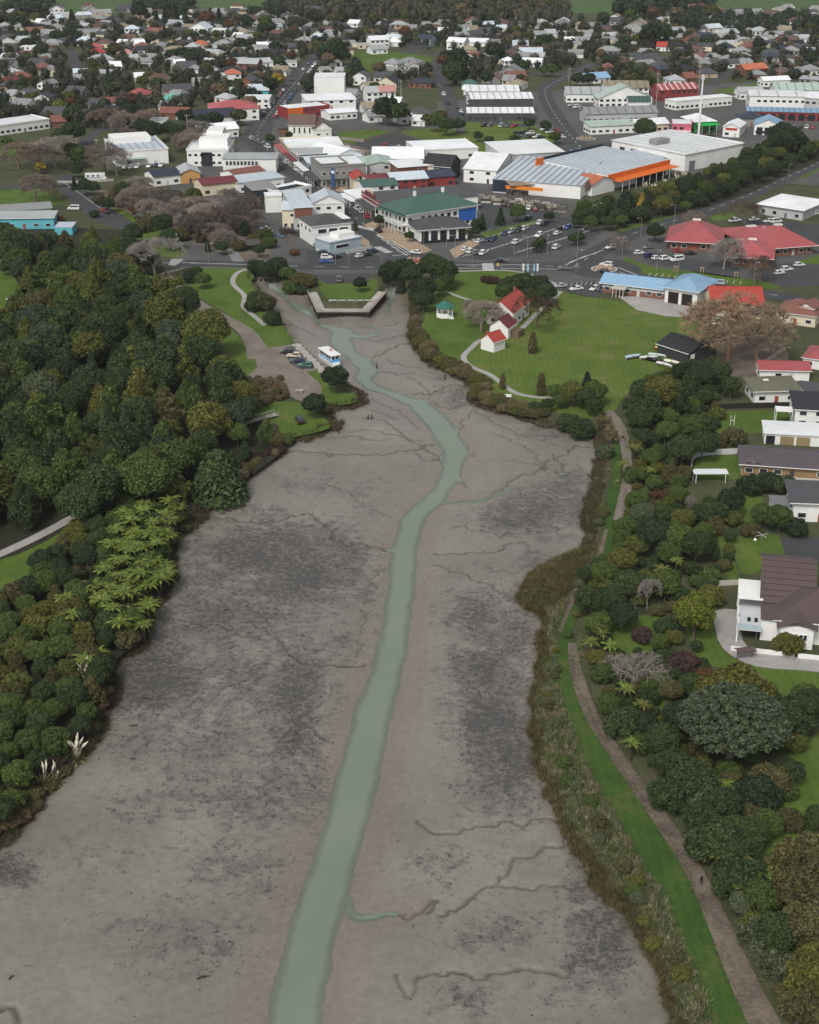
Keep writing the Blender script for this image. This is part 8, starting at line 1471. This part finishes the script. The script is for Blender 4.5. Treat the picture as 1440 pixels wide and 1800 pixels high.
for u, v in [(1330, 935), (1322, 985)]: p = P(u, v); e = tag(empty('satellite_dish', (p.x, p.y, LZ + (0 if v < 950 else 4.6))), 'white satellite dish on a house roof edge' if v > 950 else 'white dish standing on the garden wall', 'satellite dish'); obj('dish', mesh('dish', *ngon([(.3, .85), (.2, .75), (.02, .72)], 10), 'plain'), e, (0, 0, 0), (.9, 0, 0), color=(.8, .8, .8)); box(e, 'bracket', (0, .1, .35), (.06, .06, .7), None, 'metal')
# culverts under the front road, stream bridge
for i, u in enumerate((459, 468)):
    p = P(u, 491, .8); e = tag(empty('culvert', (p.x, p.y, 0)), 'dark concrete culvert mouth under the front road', 'culvert', 'culverts under the front road'); vs, fs = ngon([(.75, 0), (.95, 0)], 14); obj('rim', mesh('rim', [(a, -1.0, .9 + b) for a, b, c in vs], fs, 'concrete'), e); vs, fs = ngon([(.76, 0), (.01, 0)], 14); obj('opening', mesh('opening', [(a, -.9, .9 + b) for a, b, c in vs], fs, 'darkwood'), e)
p = P(437, 441); e = tag(empty('stream_hut', (p.x, p.y, LZ), .1), 'dark timber hut beside the stream', 'hut'); box(e, 'wall', (0, 3, 1), (7, 5, 2), C('2c2824')); obj('roof', mesh('hut_roof', *roof_mesh(8, 6, 2.0, 'mono', .3, .3), 'roof'), e, (-4, 0, 0), color=C('4a4642')); box(e, 'opening', (0, .48, .9), (3, .1, 1.6), BLACK)
for u, v, c in [(165, 322, 0), (150, 326, 0)]: pass
fence([(100, 322), (150, 322), (200, 318)], 1.1, C('a9a6a0'), 'white railing of the road bridge', step=2)
# ================= things lying on the mud
def log(u, v, L, ang, label, twigs=3, r=.12):
    p = P(u, v, .4); e = tag(empty('driftwood', (p.x, p.y, landz(p.x, p.y) + .06), R(ang)), label, 'driftwood'); vs, fs = [], []; tube(vs, fs, (-L / 2, 0, 0), (0, .1, .1), r, r * .9, 6); tube(vs, fs, (0, .1, .1), (L / 2, -.1, .05), r * .9, r * .5, 6); obj('log', mesh('log', vs, fs, 'darkwood'), e); vs, fs = [], []
    for i in range(twigs): x = rng.uniform(-L / 3, L / 3); tube(vs, fs, (x, 0, .05), (x + rng.uniform(-.5, .5), rng.uniform(-.8, .8), rng.uniform(.2, .7)), r * .45, r * .15, 4)
    if twigs: obj('branch', mesh('branch', vs, fs, 'darkwood'), e)
for a in [(258, 1230, 2.6, -15, 'dark forked driftwood log on the mud below the bush'), (235, 1278, 1.4, 10, 'short dark log on the mud below the pampas'), (305, 1028, 2.2, 15, 'pale driftwood snag beside the tree ferns', 5), (285, 1070, 1.8, -15, 'thin driftwood branch under the tree ferns'), (400, 1074, 1.2, 5, 'short log on the dark mud'), (358, 1718, 1.8, 20, 'lone branched stick on the open mud', 5), (20, 1718, .9, 60, 'small dark stump on the lower mud', 0), (515, 1305, 2.0, 5, 'thin twiggy branch beside the channel', 4, .05), (520, 1292, 1.4, 60, 'upright twig beside the channel', 1, .05), (345, 895, 2.5, -10, 'pale grey driftwood at the bush foot', 5), (235, 1335, .9, 0, 'small dark log near the lower pampas', 0), (50, 1698, 1.0, 5, 'thin stick near the small stump', 0, .04)]: log(*a)
for i, (u, v, h) in enumerate([(647, 740, 1.2), (595, 765, 1.5), (782, 670, 1.6), (653, 737, .8), (662, 645, 1.8)]): p = P(u, v, .4); s = tag(empty('mooring_post', (p.x, p.y, landz(p.x, p.y) - .3)), 'old dark mooring post standing in the mud', 'post', 'old posts in the mud'); vs, fs = [], []; tube(vs, fs, (0, 0, 0), (.1, .05, h + .3), .2, .17, 7); obj('shaft', mesh('post', vs, fs, 'darkwood'), s); box(s, 'cap', (.1, .05, h + .33), (.3, .3, .08), None, 'darkwood')
for i, (a, b) in enumerate([((572, 735), (600, 747)), ((590, 725), (632, 740)), ((620, 750), (648, 741))]):
    p, q2 = P(*a, .4), P(*b, .4); d = q2 - p; s = tag(empty('slipway_rail', ((p.x + q2.x) / 2, (p.y + q2.y) / 2, .5), math.atan2(d.y, d.x)), 'old timber slipway rail sunk in the mud', 'rail', 'slipway timbers'); box(s, 'beam', (0, 0, 0), (d.length, .25, .3), None, 'darkwood'); [box(s, 'sleeper', (d.length * (i_ - 1) / 3, 0, -.15), (.3, 1.2, .2), None, 'darkwood') for i_ in range(3)]
# shell and stone clumps dotted over the dark patches
vs, fs = [], []; q3 = np.random.RandomState(9); nput = 0; o6 = np.array([(1, 0, 0), (0, 1, 0), (-1, 0, 0), (0, -1, 0), (0, 0, 1)], float)
W_ = (dark * (qc.min() < 9)).ravel().copy(); okm = (SD.ravel() < -2) & (cd_.ravel() > 3); W_ = np.where(okm, .015 + W_ ** 1.5, 0); sel = q3.choice(len(W_), 5200, p=W_ / W_.sum())
for k in sel:
    b0 = VV[k] + np.array([q3.uniform(-.2, .2), q3.uniform(-.2, .2), -.02]); r_ = .05 + .16 * q3.rand() ** 3; n0_ = len(vs); vs += (o6 * np.array([r_ * q3.uniform(.7, 1.4), r_, r_ * .6]) + b0).tolist(); fs += [(n0_ + i, n0_ + (i + 1) % 4, n0_ + 4) for i in range(4)]
tag(obj('shell_clumps', mesh('shell_clumps', vs, fs, 'darkwood')), 'small dark shell and stone clumps dotted over the mud', None, None, 'stuff')
# ================= walker on the gravel path
p = P(1232, 1556); e = tag(empty('person', (p.x, p.y, LZ + .035), R(200)), 'person in dark clothes walking on the gravel walkway', 'person')
bm = bmesh.new(); jt = dict(pel=(0, 0, .95), wst=(0, 0, 1.15), chs=(0, .02, 1.38), nek=(0, .02, 1.52), hd=(0, .03, 1.64), top=(0, .02, 1.76), hl=(-.1, 0, .9), kl=(-.1, .16, .5), al=(-.1, .05, .1), fl=(-.1, .2, .04), hr=(.1, 0, .9), kr=(.1, -.05, .5), ar=(.1, -.28, .14), fr=(.1, -.16, .05), sl=(-.2, .02, 1.42), el=(-.26, -.1, 1.15), wl=(-.24, -.05, .92), sr=(.2, .02, 1.42), er=(.26, .1, 1.15), wr=(.24, .22, .96), hlh=(-.24, 0, .84), hrh=(.24, .28, .9))
rad = dict(pel=.15, wst=.13, chs=.16, nek=.06, hd=.1, top=.07, hl=.09, kl=.06, al=.045, fl=.04, hr=.09, kr=.06, ar=.045, fr=.04, sl=.07, el=.045, wl=.035, sr=.07, er=.045, wr=.035, hlh=.035, hrh=.035)
nm = list(jt); vm = mesh('person_body', [jt[k] for k in nm], []); 
ed = [('pel', 'wst'), ('wst', 'chs'), ('chs', 'nek'), ('nek', 'hd'), ('hd', 'top'), ('pel', 'hl'), ('hl', 'kl'), ('kl', 'al'), ('al', 'fl'), ('pel', 'hr'), ('hr', 'kr'), ('kr', 'ar'), ('ar', 'fr'), ('chs', 'sl'), ('sl', 'el'), ('el', 'wl'), ('wl', 'hlh'), ('chs', 'sr'), ('sr', 'er'), ('er', 'wr'), ('wr', 'hrh')]
vm.clear_geometry(); vm.from_pydata([jt[k] for k in nm], [(nm.index(a), nm.index(b)) for a, b in ed], []); vm.materials.append(M['plain'])
po = obj('body', vm, e, color=(.02, .02, .024)); sk = po.modifiers.new('skin', 'SKIN')
if not vm.skin_vertices: 
    bpy.context.view_layer.objects.active = po; bpy.ops.mesh.customdata_skin_add()
for i, k in enumerate(nm): vm.skin_vertices[0].data[i].radius = (rad[k], rad[k]); vm.skin_vertices[0].data[i].use_root = (k == 'pel')
ss = po.modifiers.new('sub', 'SUBSURF'); ss.levels = 2; ss.render_levels = 2
hv_ = ICO[0] * np.array([.105, .115, .1]); obj('hair', mesh('hair', (hv_ + np.array([0, -.01, 1.72])).tolist(), ICO[1].tolist(), 'plain', True), e, color=(.03, .02, .015)); obj('face', mesh('face', (ICO[0] * np.array([.08, .05, .1]) + np.array([0, .09, 1.65])).tolist(), ICO[1].tolist(), 'plain', True), e, color=(.45, .28, .2))
